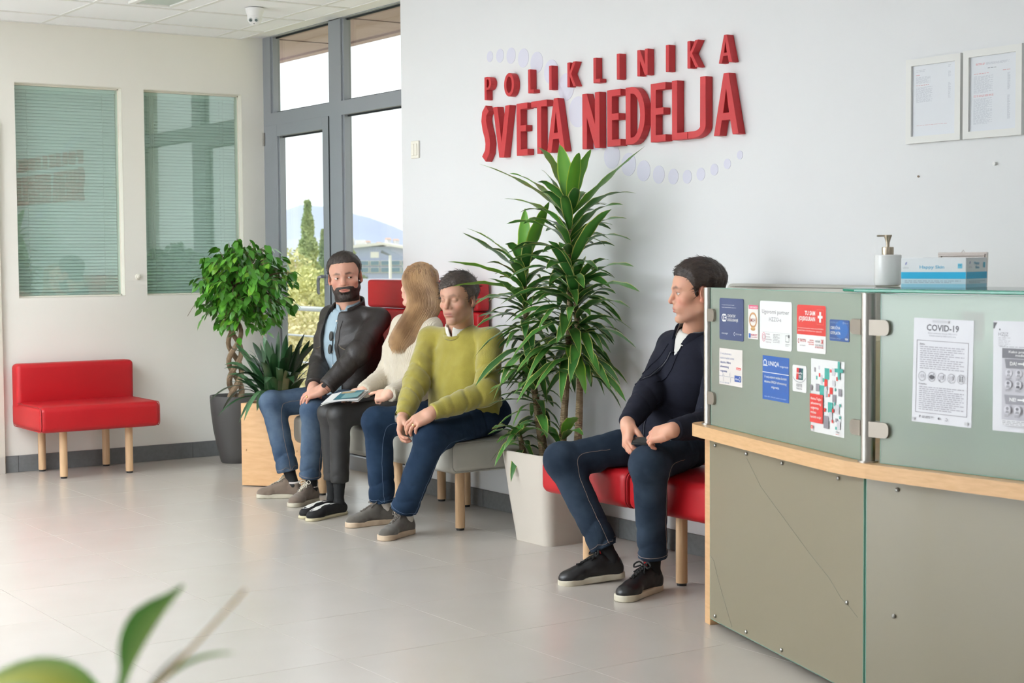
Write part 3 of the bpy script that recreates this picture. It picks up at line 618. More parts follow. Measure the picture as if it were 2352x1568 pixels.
# ================================================================== soft-body modelling: distance fields meshed into one continuous skin
f32 = np.float32
def V3(*a): return np.array(a if len(a) > 1 else a[0], dtype=f32)
def nrm(v): v = np.asarray(v, dtype=np.float64); return (v/np.linalg.norm(v)).astype(f32)
def smin(a, b, k): h = np.clip(.5+.5*(b-a)/k, 0, 1); return b+(a-b)*h-k*h*(1-h)
def smax(a, b, k): return -smin(-a, -b, k)
def cone(p, a, b, ra, rb, fold=None):
    """tapered capsule; fold=(amp, waves per metre, phase, t centre, t width) adds cloth rings round it"""
    a = V3(a); b = V3(b); ba = b-a; l2 = float(ba@ba); q = p-a; h = np.clip((q@ba)/l2, 0, 1); w = q-h[:, None]*ba
    r = ra+(rb-ra)*h; d = np.sqrt((w*w).sum(1))
    if fold:
        e1 = np.cross(ba, V3(.3, .5, .81)); e1 = nrm(e1); c1 = (w@e1)/np.maximum(d, 1e-4); e2 = nrm(np.cross(ba, e1)); c2 = (w@e2)/np.maximum(d, 1e-4)
        for fo in (fold if isinstance(fold, list) else [fold]):
            ph = h*math.sqrt(l2)*fo[1]*6.283+fo[2]+1.8*c1+1.1*np.sin(2.3*c2+fo[2]); env = np.exp(-((h-fo[3])/fo[4])**2)
            r = r+fo[0]*env*(.45+.35*np.sin(ph*.5+.7)-1.7*(1-np.abs(np.sin(ph*.5)))**3)
    return d-r
def ell(p, c, r, B=None):
    q = p-V3(c)
    if B is not None: q = q@B
    r = V3(r); k0 = np.sqrt(((q/r)**2).sum(1)); k1 = np.sqrt(((q/(r*r))**2).sum(1)); return k0*(k0-1)/np.maximum(k1, 1e-6)
def rbox(p, c, h, r, B=None):
    q = p-V3(c)
    if B is not None: q = q@B
    q = np.abs(q)-(V3(h)-r); return np.sqrt((np.maximum(q, 0)**2).sum(1))+np.minimum(q.max(1), 0)-r
def plane(p, c, n): return (p-V3(c))@nrm(n)
_wr = np.random.default_rng(11); _wd = [(nrm(_wr.normal(size=3)), nrm(_wr.normal(size=3)), _wr.random()*6) for _ in range(9)]
def wob(p, f, n=5, s=0):
    """cheap smooth 3D noise, about -1..1"""
    o = 0
    for i in range(n):
        a, b, ph = _wd[(i+s) % 9]; o = o+np.sin(f*(1+.31*i)*(p@a)+1.6*np.sin(f*.7*(p@b)+ph)+ph*2)
    return o/n
def loft(p, Hm, N, rp, rs, st):
    """trunk: stations (t, half width, half depth, forward offset, exponent) between hips and neck; twists from rp to rs"""
    Hm = V3(Hm); N = V3(N); ax = N-Hm; L = float(np.linalg.norm(ax)); ax = ax/L; q = p-Hm; tz = (q@ax)/L; T = [s[0] for s in st]
    t = np.clip(tz, T[0], T[-1]); tt = np.clip(t, 0, 1)[:, None]; rv = V3(rp)*(1-tt)+V3(rs)*tt; rv = rv-(rv@ax)[:, None]*ax; rv /= np.linalg.norm(rv, axis=1)[:, None]; fv = np.cross(ax[None, :], rv)
    I = lambda k: np.interp(t, T, [s[k] for s in st]).astype(f32)
    a, b, c = I(1), I(2), I(3); u = np.abs((q*rv).sum(1)); w = np.abs((q*fv).sum(1)-c)
    e = 2.3; k0 = ((u/a)**e+(w/b)**e)**(1/e); k1 = np.sqrt((u/(a*a))**2+(w/(b*b))**2); k0e = np.sqrt((u/a)**2+(w/b)**2)
    d = (k0-1)*k0e/np.maximum(k1, 1e-5); oz = np.abs(tz-t)*L
    return np.where(oz > 0, np.sqrt(np.maximum(d, 0)**2+oz**2)+np.minimum(d, 0)*.0, d).astype(f32)
def fmesh(f, lo, hi, h):
    """mesh the zero set of f: coarse-to-fine sampling, then surface nets"""
    lo = np.array(lo, dtype=np.float64); nb = np.maximum(np.ceil((np.array(hi)-lo)/(4*h)).astype(int), 1)
    g = np.stack(np.meshgrid(*[np.arange(n) for n in nb], indexing='ij'), -1).reshape(-1, 3)
    dc = f((lo+(g+.5)*4*h).astype(f32)); act = np.abs(dc) < 5.6*h
    n = nb*4+1; Vv = np.repeat(np.repeat(np.repeat(np.where(dc < 0, -1., 1.).astype(f32).reshape(nb), 4, 0), 4, 1), 4, 2)
    Vv = np.pad(Vv, ((0, 1),)*3, mode='edge'); ga = g[act]*4
    o = np.stack(np.meshgrid(*[np.arange(5)]*3, indexing='ij'), -1).reshape(-1, 3)
    idx = (ga[:, None, :]+o[None]).reshape(-1, 3); lin_ = np.unique((idx[:, 0]*n[1]+idx[:, 1])*n[2]+idx[:, 2])
    ii = np.stack([lin_//(n[1]*n[2]), (lin_//n[2]) % n[1], lin_ % n[2]], 1)
    Vf = Vv.reshape(-1); out = np.empty(len(ii), f32)
    for s in range(0, len(ii), 200000): out[s:s+200000] = f((lo+ii[s:s+200000]*h).astype(f32))
    Vf[lin_] = out; Vv = Vf.reshape(n); ins = Vv < 0
    cnt = sum(ins[a:n[0]-1+a, b:n[1]-1+b, c:n[2]-1+c].astype(np.int8) for a in (0, 1) for b in (0, 1) for c in (0, 1))
    cells = np.argwhere((cnt > 0) & (cnt < 8)); ps = np.zeros((len(cells), 3)); k = np.zeros(len(cells))
    for a in range(3):
        e = np.eye(3, dtype=int)[a]; o1, o2 = [np.eye(3, dtype=int)[b] for b in range(3) if b != a]
        for s1 in (0, 1):
            for s2 in (0, 1):
                c0 = cells+o1*s1+o2*s2; c1 = c0+e; v0 = Vv[tuple(c0.T)]; v1 = Vv[tuple(c1.T)]; m = (v0 < 0) != (v1 < 0)
                t = np.where(m, v0/np.where(m, v0-v1, 1), 0); ps += np.where(m[:, None], (c0-cells)+e*t[:, None], 0); k += m
    ver = lo+(cells+ps/np.maximum(k, 1)[:, None])*h
    im = -np.ones(n-1, dtype=np.int64); im[tuple(cells.T)] = np.arange(len(cells)); F_ = []
    for a in range(3):
        e = np.eye(3, dtype=int)[a]; b, c = [(1, 2), (2, 0), (0, 1)][a]; ob = np.eye(3, dtype=int)[b]; oc = np.eye(3, dtype=int)[c]
        s0 = ins[tuple(slice(0, -1) if q == a else slice(None) for q in range(3))]; s1 = ins[tuple(slice(1, None) if q == a else slice(None) for q in range(3))]
        ed = np.argwhere(s0 != s1); ed = ed[(ed[:, b] > 0) & (ed[:, c] > 0) & (ed[:, b] < n[b]-1) & (ed[:, c] < n[c]-1)]
        q = np.stack([im[tuple((ed-ob-oc).T)], im[tuple((ed-oc).T)], im[tuple(ed.T)], im[tuple((ed-ob).T)]], 1)
        fl = ~ins[tuple(ed.T)]; q[fl] = q[fl][:, ::-1]; F_.append(q[(q >= 0).all(1)])
    return ver.astype(f32), np.concatenate(F_)
def grad(f, p, e=.002):
    g = np.stack([f(p+V3(*(e*(i == k) for i in range(3))))-f(p-V3(*(e*(i == k) for i in range(3)))) for k in range(3)], 1); return g/np.maximum(np.linalg.norm(g, axis=1)[:, None], 1e-9)
def snap(f, pts, off=0., it=6):
    p = np.array(pts, dtype=f32)
    for _ in range(it): p = p-(f(p)-off)[:, None]*grad(f, p)
    return p
def dens(pts, n):
    """resample a polyline to n points"""
    p = np.array(pts, float); s = np.r_[0, np.cumsum(np.linalg.norm(np.diff(p, axis=0), axis=1))]; u = np.linspace(0, s[-1], n); return np.stack([np.interp(u, s, p[:, k]) for k in range(3)], 1)
def bspl(pts, n):
    """smooth curve through points (Catmull-Rom)"""
    P = [np.array(p, float) for p in pts]; P = [2*P[0]-P[1]]+P+[2*P[-1]-P[-2]]; out = []; m = len(P)-3
    for i in range(n):
        u = i/(n-1)*m; k = min(int(u), m-1); t = u-k; a, b, c, d = P[k:k+4]
        out.append(.5*((2*b)+(-a+c)*t+(2*a-5*b+4*c-d)*t*t+(-a+3*b-3*c+d)*t**3))
    return np.array(out)
def seam(name, f, pts, r, m, par, off=.0005, n=40): return MB().tube([tuple(q) for q in snap(f, bspl(pts, n), off)], r, 5).build(name, m, par, True)
# ================================================================== the people
J = {"m1": {"anL": [-7.911, 4.049, 0.108], "anR": [-8.131, 4.034, 0.108], "elL": [-7.701, 4.252, 0.837], "elR": [-8.095, 4.226, 0.763], "head": [-7.946, 4.307, 1.263], "hiL": [-7.954, 4.43, 0.562], "hiR": [-8.143, 4.417, 0.562], "knL": [-7.784, 4.018, 0.514], "knR": [-8.201, 3.97, 0.534], "neck": [-7.978, 4.346, 1.08], "shL": [-7.815, 4.454, 1.033], "shR": [-8.171, 4.338, 1.035], "wrL": [-7.72, 4.063, 0.633], "wrR": [-7.898, 4.076, 0.649]}, 
 "w": {"anL": [-7.423, 3.975, 0.115], "anR": [-7.516, 3.987, 0.121], "elL": [-7.174, 4.32, 0.709], "elR": [-7.494, 4.314, 0.725], "head": [-7.318, 4.417, 1.217], "hiL": [-7.331, 4.401, 0.552], "hiR": [-7.501, 4.398, 0.552], "knL": [-7.406, 3.974, 0.53], "knR": [-7.501, 3.965, 0.529], "neck": [-7.357, 4.44, 1.044], "shL": [-7.192, 4.412, 0.991], "shR": [-7.521, 4.433, 0.99], "wrL": [-7.084, 4.099, 0.663], "wrR": [-7.378, 4.109, 0.661]}, 
 "m2": {"anL": [-6.681, 3.925, 0.107], "anR": [-7.033, 4.014, 0.098], "elL": [-6.447, 4.27, 0.7], "elR": [-6.831, 4.1, 0.731], "head": [-6.691, 4.266, 1.158], "hiL": [-6.641, 4.394, 0.559], "hiR": [-6.831, 4.39, 0.559], "knL": [-6.489, 3.975, 0.489], "knR": [-6.998, 3.973, 0.527], "neck": [-6.766, 4.327, 1.0], "shL": [-6.579, 4.386, 0.946], "shR": [-6.954, 4.265, 0.943], "wrL": [-6.532, 4.03, 0.592], "wrR": [-6.681, 3.934, 0.584]}, 
 "y": {"anL": [-4.941, 4.081, 0.095], "anR": [-5.211, 4.071, 0.092], "elL": [-4.819, 4.266, 0.68], "elR": [-5.129, 4.214, 0.785], "head": [-4.993, 4.36, 1.216], "hiL": [-5.095, 4.413, 0.56], "hiR": [-5.285, 4.409, 0.56], "knL": [-4.869, 4.002, 0.526], "knR": [-5.383, 3.952, 0.497], "neck": [-5.048, 4.407, 1.038], "shL": [-4.866, 4.396, 0.961], "shR": [-5.233, 4.433, 0.973], "wrL": [-4.734, 4.009, 0.682], "wrR": [-5.0, 3.998, 0.687]}}
for p in J:
    for k in J[p]: J[p][k] = V3(J[p][k])
J['m1']['shL'] += V3(-.004, 0, -.016); J['m1']['shR'] += V3(0, 0, -.008); J['m2']['wrL'] = V3(-6.468, 3.975, .622); J['m1']['wrL'] += V3(0, -.005, .022)
def basis(fwd, roll=0., pitch=0.):
    """columns: right, forward, up for a head looking along fwd (pitch>0 looks down, roll>0 tips to the person's right)"""
    f = nrm((fwd[0], fwd[1], 0)); u = V3(0, 0, 1); r = np.cross(f, u)
    f2 = f*math.cos(pitch)-u*math.sin(pitch); u2 = u*math.cos(pitch)+f*math.sin(pitch)
    r3 = r*math.cos(roll)-u2*math.sin(roll); u3 = u2*math.cos(roll)+r*math.sin(roll); return np.stack([r3, f2, u3], 1).astype(f32)
SKIN = (206, 160, 138)
m_skin = mat('skin', SKIN, .48, attr='col', sub=.25, bump=(420, .12, .0006), spec=.4)
m_eye = mat('eye_white', (226, 220, 214), .25); m_iris = mat('eye_iris', (62, 46, 36), .2)
# ---------------------------------------------------------------- head field (local: x right, y forward, z up, origin between the eyes' level and the ears)
def head_field(o):
    jw = o.get('jaw', 1.); fem = o.get('fem', 0.); lid = o.get('lid', .35); nl = o.get('nose', 1.)
    def f(p):
        ax = p.copy(); ax[:, 0] = np.abs(ax[:, 0])
        d = ell(p, (0, -.014, .032), (.0765, .099, .086))
        d = smin(d, ell(p, (0, .022, .03), (.066, .068, .06)), .02)                      # forehead
        d = smin(d, ell(p, (0, .026, -.045), (.058*jw, .062, .066)), .025)                 # lower face
        d = smin(d, cone(ax, (.046*jw, -.006, -.066), (.012, .066, -.103), .019, .0165), .022)   # jaw
        d = smin(d, ell(p, (0, .077, -.104), (.021*jw, .017, .016)), .014)                # chin
        d = smin(d, ell(ax, (.043, .052, -.026), (.023, .024, .018)), .02)                # cheekbone
        d = smin(d, ell(p, (0, .072, -.062), (.035, .0245, .026)), .02)                     # muzzle
        d = smin(d, cone(ax, (.006, .0865, .017), (.04, .068, .019), .0105-.003*fem, .008), .012)         # brow
        d = smax(d, -ell(ax, (.0325, .098, -.002), (.0165, .016, .0105)), .014)           # eye socket
        n = cone(p, (0, .083, .010), (0, .083+.0195*nl, -.031), .0086, .0118-.003*fem); n = smin(n, ell(ax, (.0142-.002*fem, .090, -.036), (.0082, .0095, .0078)), .006)
        n = smax(n, -ell(ax, (.0065, .0965, -.0435), (.0036, .0048, .0034)), .003)
        d = smin(d, n, .009)
        up = ell(p, (0, .0905, -.0615), (.0235, .0085, .0052)); lo = ell(p, (0, .0895, -.0722), (.0205, .0085, .0058)); d = smin(d, smin(up, lo, .002), .005)
        d = smax(d, -ell(p, (0, .102, -.0668), (.023, .0105, .0012)), .0035)                # mouth line
        d = smax(d, -ell(p, (0, .088, -.085), (.02, .006, .005)), .01)                   # below lip
        ball = np.sqrt(((ax-V3(.0322, .0715, -.001))**2).sum(1))-.0138                    # lids over the eyeball
        op = ell(ax, (.0322, .086, -.0022-.001*lid), (.0145, .02, .0062*(1-lid)+.0004)); d = smin(d, smax(ball, -op, .0018), .004)
        e = ell(ax, (.0785, -.016, -.012), (.0085, .0195, .0325), EARB); e = smax(e, -ell(ax, (.088, -.012, -.008), (.007, .011, .018), EARB), .006); e = smin(e, ell(ax, (.0765, -.004, -.036), (.006, .008, .009)), .006)
        return smin(d, e, .006) if o.get('ear', 1) else d
    return f
_a = R(24); EARB = np.array([[math.cos(_a), math.sin(_a), 0], [-math.sin(_a), math.cos(_a), 0], [0, 0, 1]], dtype=f32)
def skin_colors(v, o):
    """own colours of the face: lips, cheeks, lids, stubble"""
    base = np.array(lin(o.get('skin', SKIN))[:3]); c = np.tile(base, (len(v), 1)); ax = v.copy(); ax[:, 0] = np.abs(ax[:, 0])
    def mixc(m, col): 
        nonlocal c
        m = np.clip(m, 0, 1)[:, None]; c = c*(1-m)+np.array(lin(col)[:3])*m
    red = o.get('red', (198, 128, 112)); sm = lambda d, w: 1/(1+np.exp(d/w))
    mixc(.55*sm(ell(ax, (.04, .06, -.035), (.02, .03, .02)), .006), red); mixc(.5*sm(ell(v, (0, .105, -.034), (.013, .014, .012)), .004), red); mixc(.8*sm(np.abs(ell(ax, (.08, -.014, -.012), (.012, .022, .034)))-.004, .004), red)
    mixc(.45*sm(ell(ax, (.0325, .08, .000), (.018, .014, .011)), .003), o.get('lidcol', (158, 108, 92)))
    if o.get('stubble'): mixc(o['stubble']*sm(smax(ell(v, (0, .055, -.085), (.07, .06, .048)), -ell(v, (0, .09, -.067), (.026, .03, .007)), .01), .006), o.get('stubcol', (130, 112, 104)))
    lips = smin(ell(v, (0, .0925, -.0615), (.0215, .008, .0056)), ell(v, (0, .0915, -.0725), (.0185, .008, .0062)), .002); mixc(.85*sm(lips-.0008, .0011), o.get('lip', (176, 98, 92)))
    mixc(.9*sm(ell(v, (0, .098, -.0668), (.022, .012, .0009)), .0008), (90, 46, 42))
    mixc(.8*sm(ell(ax, (.0065, .1015, -.0435), (.0036, .005, .003)), .001), (90, 50, 42))
    if 'brow' in o: 
        b = cone(ax, (.015, .092, .0195), (.033, .086, .0225), .0040, .0042); b = smin(b, cone(ax, (.033, .086, .0225), (.049, .068, .0165), .0042, .0016), .002); mixc(o.get('brow_a', .85)*sm(b-.0005, .0012)*(v[:, 1] > .04), o['brow'])
    mixc(.75*sm(np.abs(ell(ax, (.0322, .0862, -.0022-.001*o.get('lid', .35)), (.0145, .02, .0062*(1-o.get('lid', .35))+.0004)))-.0004, .0007)*(v[:, 1] > .07)*(ax[:, 0] > .016)*(ax[:, 0] < .049)*(v[:, 2] > -.009)*(v[:, 2] < .007), (52, 34, 30))
    return np.concatenate([c, np.ones((len(v), 1))], 1)
def hairline(pts): 
    ys = [q[0] for q in pts]; zs = [q[1] for q in pts]; return lambda y: np.interp(y, ys, zs)
# ---------------------------------------------------------------- hand
def hand_parts(wr, fd, nd, side, o):
    """returns field, lo, hi. wr wrist, fd finger direction, nd back of the hand, side 'R'/'L'"""
    fd = nrm(fd); nd = V3(nd)-fd*float(V3(nd)@fd); nd = nrm(nd); th = np.cross(nd, fd) if side == 'R' else np.cross(fd, nd); s = o.get('s', 1.)
    P = lambda x, y, z: V3(wr)+(th*x+fd*y+nd*z)*s
    B = np.stack([th, fd, nd], 1).astype(f32); chains = []
    curl = o.get('curl', (25, 30, 35, 40)); spread = o.get('spread', (7, 2, -3, -9)); straight = o.get('straight', {})
    for k, (bx_, by, L, r) in enumerate(((.029, .092, .072, .0088), (.0095, .096, .079, .009), (-.0105, .092, .073, .0086), (-.029, .084, .057, .0076))):
        pts = [P(bx_, by, .002)]; a = 0; sa = R(spread[k]); c = straight.get(k, curl[k])
        d0 = fd*math.cos(sa)+th*math.sin(sa)
        for q, l in ((.75, .46), (1.1, .3), (.8, .24)):
            a += R(c[len(pts)-1] if hasattr(c, '__len__') else c*q); dr = d0*math.cos(a)-nd*math.sin(a); pts.append(pts[-1]+dr*L*l*s)
        chains.append((pts, r*s))
    tp = o.get('thumb', (42, 25, 20, 30)); a0, dn_, b1, b2 = [R(q) for q in tp]   # splay, drop under palm, bends
    d = nrm(th*math.sin(a0)+fd*math.cos(a0)-nd*math.sin(dn_)); t0 = P(.026, .022, -.008); e = nrm(-th*math.cos(a0)+fd*math.sin(a0)-nd*.3)
    t1 = t0+d*.043*s; d1 = nrm(d*math.cos(b1)+e*math.sin(b1)); t2 = t1+d1*.033*s; d2 = nrm(d1*math.cos(b2)+e*math.sin(b2)); t3 = t2+d2*.026*s
    def f(p):
        d_ = rbox(p, P(.001, .055, 0), (.040*s, .044*s, .0145*s), .013*s, B); d_ = smin(d_, cone(p, V3(wr)-V3(o['fa'])*.045, V3(wr), .026*s, .0265*s), .015*s); d_ = smin(d_, cone(p, P(0, 0, .0), P(0, .02, 0), .0265*s, .027*s), .02*s)
        d_ = smin(d_, ell(p, P(.022, .036, -.012), (.018*s, .03*s, .014*s), B), .012*s); d_ = smin(d_, ell(p, P(-.026, .045, -.009), (.013*s, .034*s, .011*s), B), .01*s)
        for pts, r in chains:
            g = cone(p, pts[0]-fd*.03*s, pts[0], r*.95, r*1.02); g = smin(g, cone(p, pts[0], pts[1], r*1.04, r*.96), .004); g = smin(g, cone(p, pts[1], pts[2], r*1.0, r*.9), .003); g = smin(g, cone(p, pts[2], pts[3], r*.92, r*.78), .003)
            d_ = smin(d_, g, .0045*s)
        g = smin(cone(p, t0, t1, .0145*s, .0112*s), cone(p, t1, t2, .0112*s, .0102*s), .003); g = smin(g, cone(p, t2, t3, .0104*s, .008*s), .003); return smin(d_, g, .006*s)
    allp = np.array([q for c, _ in chains for q in c]+[t0, t1, t2, t3, P(-.04, 0, 0), P(.04, 0, 0), V3(wr)-V3(o['fa'])*.05]); return f, allp.min(0)-.035, allp.max(0)+.035, chains, (t2, t3, d2)
def hand_color(v, wr, chains, o):
    base = np.array(lin(o.get('skin', SKIN))[:3]); c = np.tile(base, (len(v), 1)); red = np.array(lin(o.get('red', (198, 128, 112)))[:3])
    m = np.zeros(len(v))
    for pts, r in chains:
        for q in (0, 1, 2, 3): m = np.maximum(m, .55*np.exp(-(np.linalg.norm(v-pts[q], axis=1)/(.011))**2))
    c = c*(1-m[:, None])+red*m[:, None]; return np.concatenate([c, np.ones((len(v), 1))], 1)
# ---------------------------------------------------------------- shoe (local: y to the toe, x right, z up)
def shoe(par, heel, toe, o, name='shoe'):
    heel = np.array(heel, float); toe = np.array(toe, float); d = toe-heel; L = np.linalg.norm(d[:2]); yv = nrm((d[0], d[1], 0)); xv = nrm((yv[1], -yv[0], 0)); s = L/.285; pit = o.get('pitch', 0.)
    up = V3(0, 0, 1)*math.cos(pit)+yv*math.sin(pit); y2 = yv*math.cos(pit)-V3(0, 0, 1)*math.sin(pit)
    B = np.stack([xv, y2, up], 1); c0 = np.array([heel[0], heel[1], o.get('lift', 0.)]); S3 = np.array([min(s, 1.05)*o.get('wx', 1.), s, min(s, 1.05)*o.get('hz', 1.)]); W = lambda v: (np.asarray(v)*S3)@B.T+c0
    soleh = o.get('sole', .026)
    def plan(p, g=0.):
        q = p.copy(); q[:, 2] = 0; m = .004*np.sin(np.clip(p[:, 1]/.285, 0, 1)*3.14)
        q[:, 0] -= m; return smin(cone(q, (0, .037, 0), (0, .12, 0), .034+g, .034+g), cone(q, (0, .12, 0), (.0, .236, 0), .034+g, .0445+g), .02)
    def fs(p):
        dz = np.abs(p[:, 2]-soleh/2)-soleh/2+.004; dp = plan(p, .002)+.004; return np.minimum(np.maximum(dz, dp), 0)+np.sqrt(np.maximum(dz, 0)**2+np.maximum(dp, 0)**2)-.004
    hi_ = o.get('collar', .088)
    def fu(p):
        d_ = cone(p, (0, .042, .04), (0, .05, hi_-.02), .0355, .036); d_ = smin(d_, cone(p, (0, .05, .045), (0, .135, .052), .036, .0345), .02); d_ = smin(d_, cone(p, (0, .098, hi_-.012+o.get('tongue', .0)), (0, .19, .042), .026, .034), .02); d_ = smin(d_, ell(p, (0, .225, .03), (.0435, .055, .034)), .025)
        d_ = np.maximum(d_, plan(p, .0015)-.0); d_ = np.maximum(d_, (soleh-.006)-p[:, 2]); d_ = smax(d_, p[:, 2]-hi_-.014-o.get('tongue', .0)*np.clip((p[:, 1]-.06)/.03, 0, 1)+.014*np.exp(-((p[:, 1]-.05)/.025)**2), .006)
        op = cone(p, (0, .050, hi_-.035), (0, .056, hi_+.06), .0255, .029); return smax(d_, -op, .004)+.0007*wob(p, 130, 3)
    v, q = fmesh(fu, (-.06, -.01, 0), (.06, .30, .13), .0042); so = meshobj(name, W(v), q, o['m'], par, True)
    v, q = fmesh(fs, (-.06, -.01, -.006), (.06, .30, .05), .0042); sl = meshobj('sole', W(v), q, o['ms'], so, True)
    if o.get('laces'):
        lb = MB(); 
        for i in range(5):
            y = .125+i*.0175
            for sg in (-1, 1):
                pts = [(-.019*sg, y, 0), (-.006*sg, y+.006, 0), (.006*sg, y+.011, 0), (.019*sg, y+.0165, 0)]; p3 = snap(fu, [(a, b, .13) for a, b, _ in pts], .0018); lb.tube([tuple(W(np.array([t]))[0]) for t in p3], o.get('lr', .0026)*s, 5)
        b0 = snap(fu, [(0, .116, .13)], .004)[0]
        for sg in (-1, 1):
            lp = [b0, b0+V3(.018*sg, .004, .014), b0+V3(.036*sg, .012, .004), b0+V3(.03*sg, .022, -.006), b0+V3(.008*sg, .008, .002)]; lb.tube([tuple(W(np.array([t]))[0]) for t in bspl(lp, 12)], o.get('lr', .0026)*s, 5)
            lp = [b0, b0+V3(.016*sg, .018, .002), b0+V3(.030*sg, .04, -.012)]; p3 = snap(fu, bspl(lp, 6), .003); lb.tube([tuple(W(np.array([t]))[0]) for t in p3], o.get('lr', .0026)*s, 5)
        lb.build('laces', o['ml'], so, True)
        tg = snap(fu, [(x, .105+k*.012, .12) for x in (-.012, .012) for k in (0, 1)], .002)
    return so, fu, W
# ---------------------------------------------------------------- whole figure helpers
def person(key, label, loc): return thing('person', label, 'person', loc)
class Fig:
    def __init__(s, key, S=1.):
        s.j = J[key]; j = s.j; s.Hm = (j['hiR']+j['hiL'])/2; s.rp = nrm(j['hiR']-j['hiL']); s.rs = nrm(j['shR']-j['shL']); s.N = j['neck']; s.up = nrm(s.N-s.Hm); s.fs = nrm(np.cross(s.up, s.rs)); s.S = S
        al = np.array([j[k] for k in j]); s.lo = al.min(0); s.hi = al.max(0)
    def arm(s, p, sd, r, g=0., fold=None, end=1., k=.03):
        j = s.j; a, b, c = j['sh'+sd], j['el'+sd], j['wr'+sd]; c = b+(c-b)*end
        f1 = f2 = None
        if fold: f1 = (fold, 12, 1.3 if sd == 'R' else 4., .9, .4); f2 = (fold, 13, 2.2, .2, .5)
        return smin(cone(p, a, b, r[0]+g, r[1]+g, f1), cone(p, b, c, r[1]+g, r[2]+g, f2), k)
    def leg(s, p, sd, r, g=0., fold=None, end=1.):
        j = s.j; a, b, c = j['hi'+sd], j['kn'+sd], j['an'+sd]; c = b+(c-b)*end
        f1 = [(fold, 11, .7, .1, .4)] if fold else None; f2 = [(fold, 11, 3.1 if sd == 'R' else 1.1, .95, .4)] if fold else None
        d = smin(cone(p, a, b, r[0]+g, r[1]+g, f1), cone(p, b, c, r[1]+g, r[2]+g, f2), .035); return smin(d, ell(p, b+V3(0, -.012, .012), (r[1]+g, r[1]+g, r[1]+g)), .02)
    def trunk(s, p, st, g=0.): return loft(p, s.Hm, s.N, s.rp, s.rs, [(t, a+g, b+g, c) for t, a, b, c in st])
def seatcut(d, p, z=.4645, y=4.105): return smax(d, -np.maximum(p[:, 2]-z, y-p[:, 1]), .006)
def backcut(d, p, y): return smax(d, p[:, 1]-y, .01)
def add_body(par, F, H, hb, hands, o, trunk_st, ra, rl):
    """skin: head + neck, hidden trunk and limbs, hands - one object"""
    hf = head_field(o); hp = F.j['head']; sc = np.array(o.get('hs', (1., 1., 1.)), dtype=f32); vs, fs_, cs = [], [], []
    nk = (F.N-hp)@hb/sc
    def hn(p):
        d = hf(p); n = cone(p, (0, -.022, -.05), nk+V3(0, -.012, .02), .054*o.get('nk', 1.), .058*o.get('nk', 1.)); n = smin(n, cone(p, (0, -.0, -.085), nk+V3(0, .02, .0), .03, .035), .03); return smin(d, n, .02)
    v, q = fmesh(hn, (-.105, -.135, -.21), (.105, .135, .13), .0031); c = skin_colors(v, o); vs.append((v*sc)@hb.T+hp); fs_.append(q); cs.append(c)
    def core(p):
        d = F.trunk(p, trunk_st, -.03)
        for sd in 'RL': d = smin(d, F.arm(p, sd, ra, -.02), .02); d = smin(d, F.leg(p, sd, rl, -.018, None, .78), .02)
        return seatcut(d, p, .48, 4.08)
    v, q = fmesh(core, F.lo-.16, F.hi+.16, .014); vs.append(v); fs_.append(q); cs.append(np.tile(np.array(lin(o.get('skin', SKIN))), (len(v), 1)))
    for sd, (fd, nd, ho) in hands.items():
        ho = dict(o, fa=nrm(F.j['wr'+sd]-F.j['el'+sd]), **ho); f, lo, hi, ch, tip = hand_parts(F.j['wr'+sd], fd, nd, sd, ho); v, q = fmesh(f, lo, hi, .0028); vs.append(v); fs_.append(q); cs.append(hand_color(v, F.j['wr'+sd], ch, o)); F.__dict__['hand'+sd] = (f, ch, tip)
    n = 0; ff = []
    for v, q in zip(vs, fs_): ff.append(q+n); n += len(v)
    b = meshobj('body', np.concatenate(vs), np.concatenate(ff), m_skin, par, True, np.concatenate(cs))
    F.hn = hn; F.W = lambda v: (np.asarray(v, dtype=f32)*sc)@hb.T+hp
    # eyes
    gz = o.get('gaze', (0, 1, 0)); gv = nrm(gz)
    for sg in (-1, 1):
        c = V3(.0322*sg, .0715, -.001); bm = bmesh.new(); bmesh.ops.create_uvsphere(bm, u_segments=16, v_segments=12, radius=.0126); bm.verts.index_update()
        e = meshobj('eye', F.W(np.array([np.array(v.co[:])+c for v in bm.verts])), [[v.index for v in t.verts] for t in bm.faces] and np.array([[t.verts[0].index, t.verts[1].index, t.verts[2].index, (t.verts[3] if len(t.verts) > 3 else t.verts[2]).index] for t in bm.faces if len(t.verts) == 4]), m_eye, par, True); bm.free()
        a = nrm(np.cross(gv, V3(0, 0, 1))); b_ = np.cross(a, gv); ring = [c+gv*.0112+(a*math.cos(t)+b_*math.sin(t))*.0068 for t in np.linspace(0, 2*math.pi, 16, endpoint=False)]
        ctr = c+gv*.0132; vv = np.array([ctr]+ring); meshobj('iris', [tuple(t) for t in F.W(vv)], [(0, 1+i, 1+(i+1) % 16) for i in range(16)], m_iris, e, True)
    return b
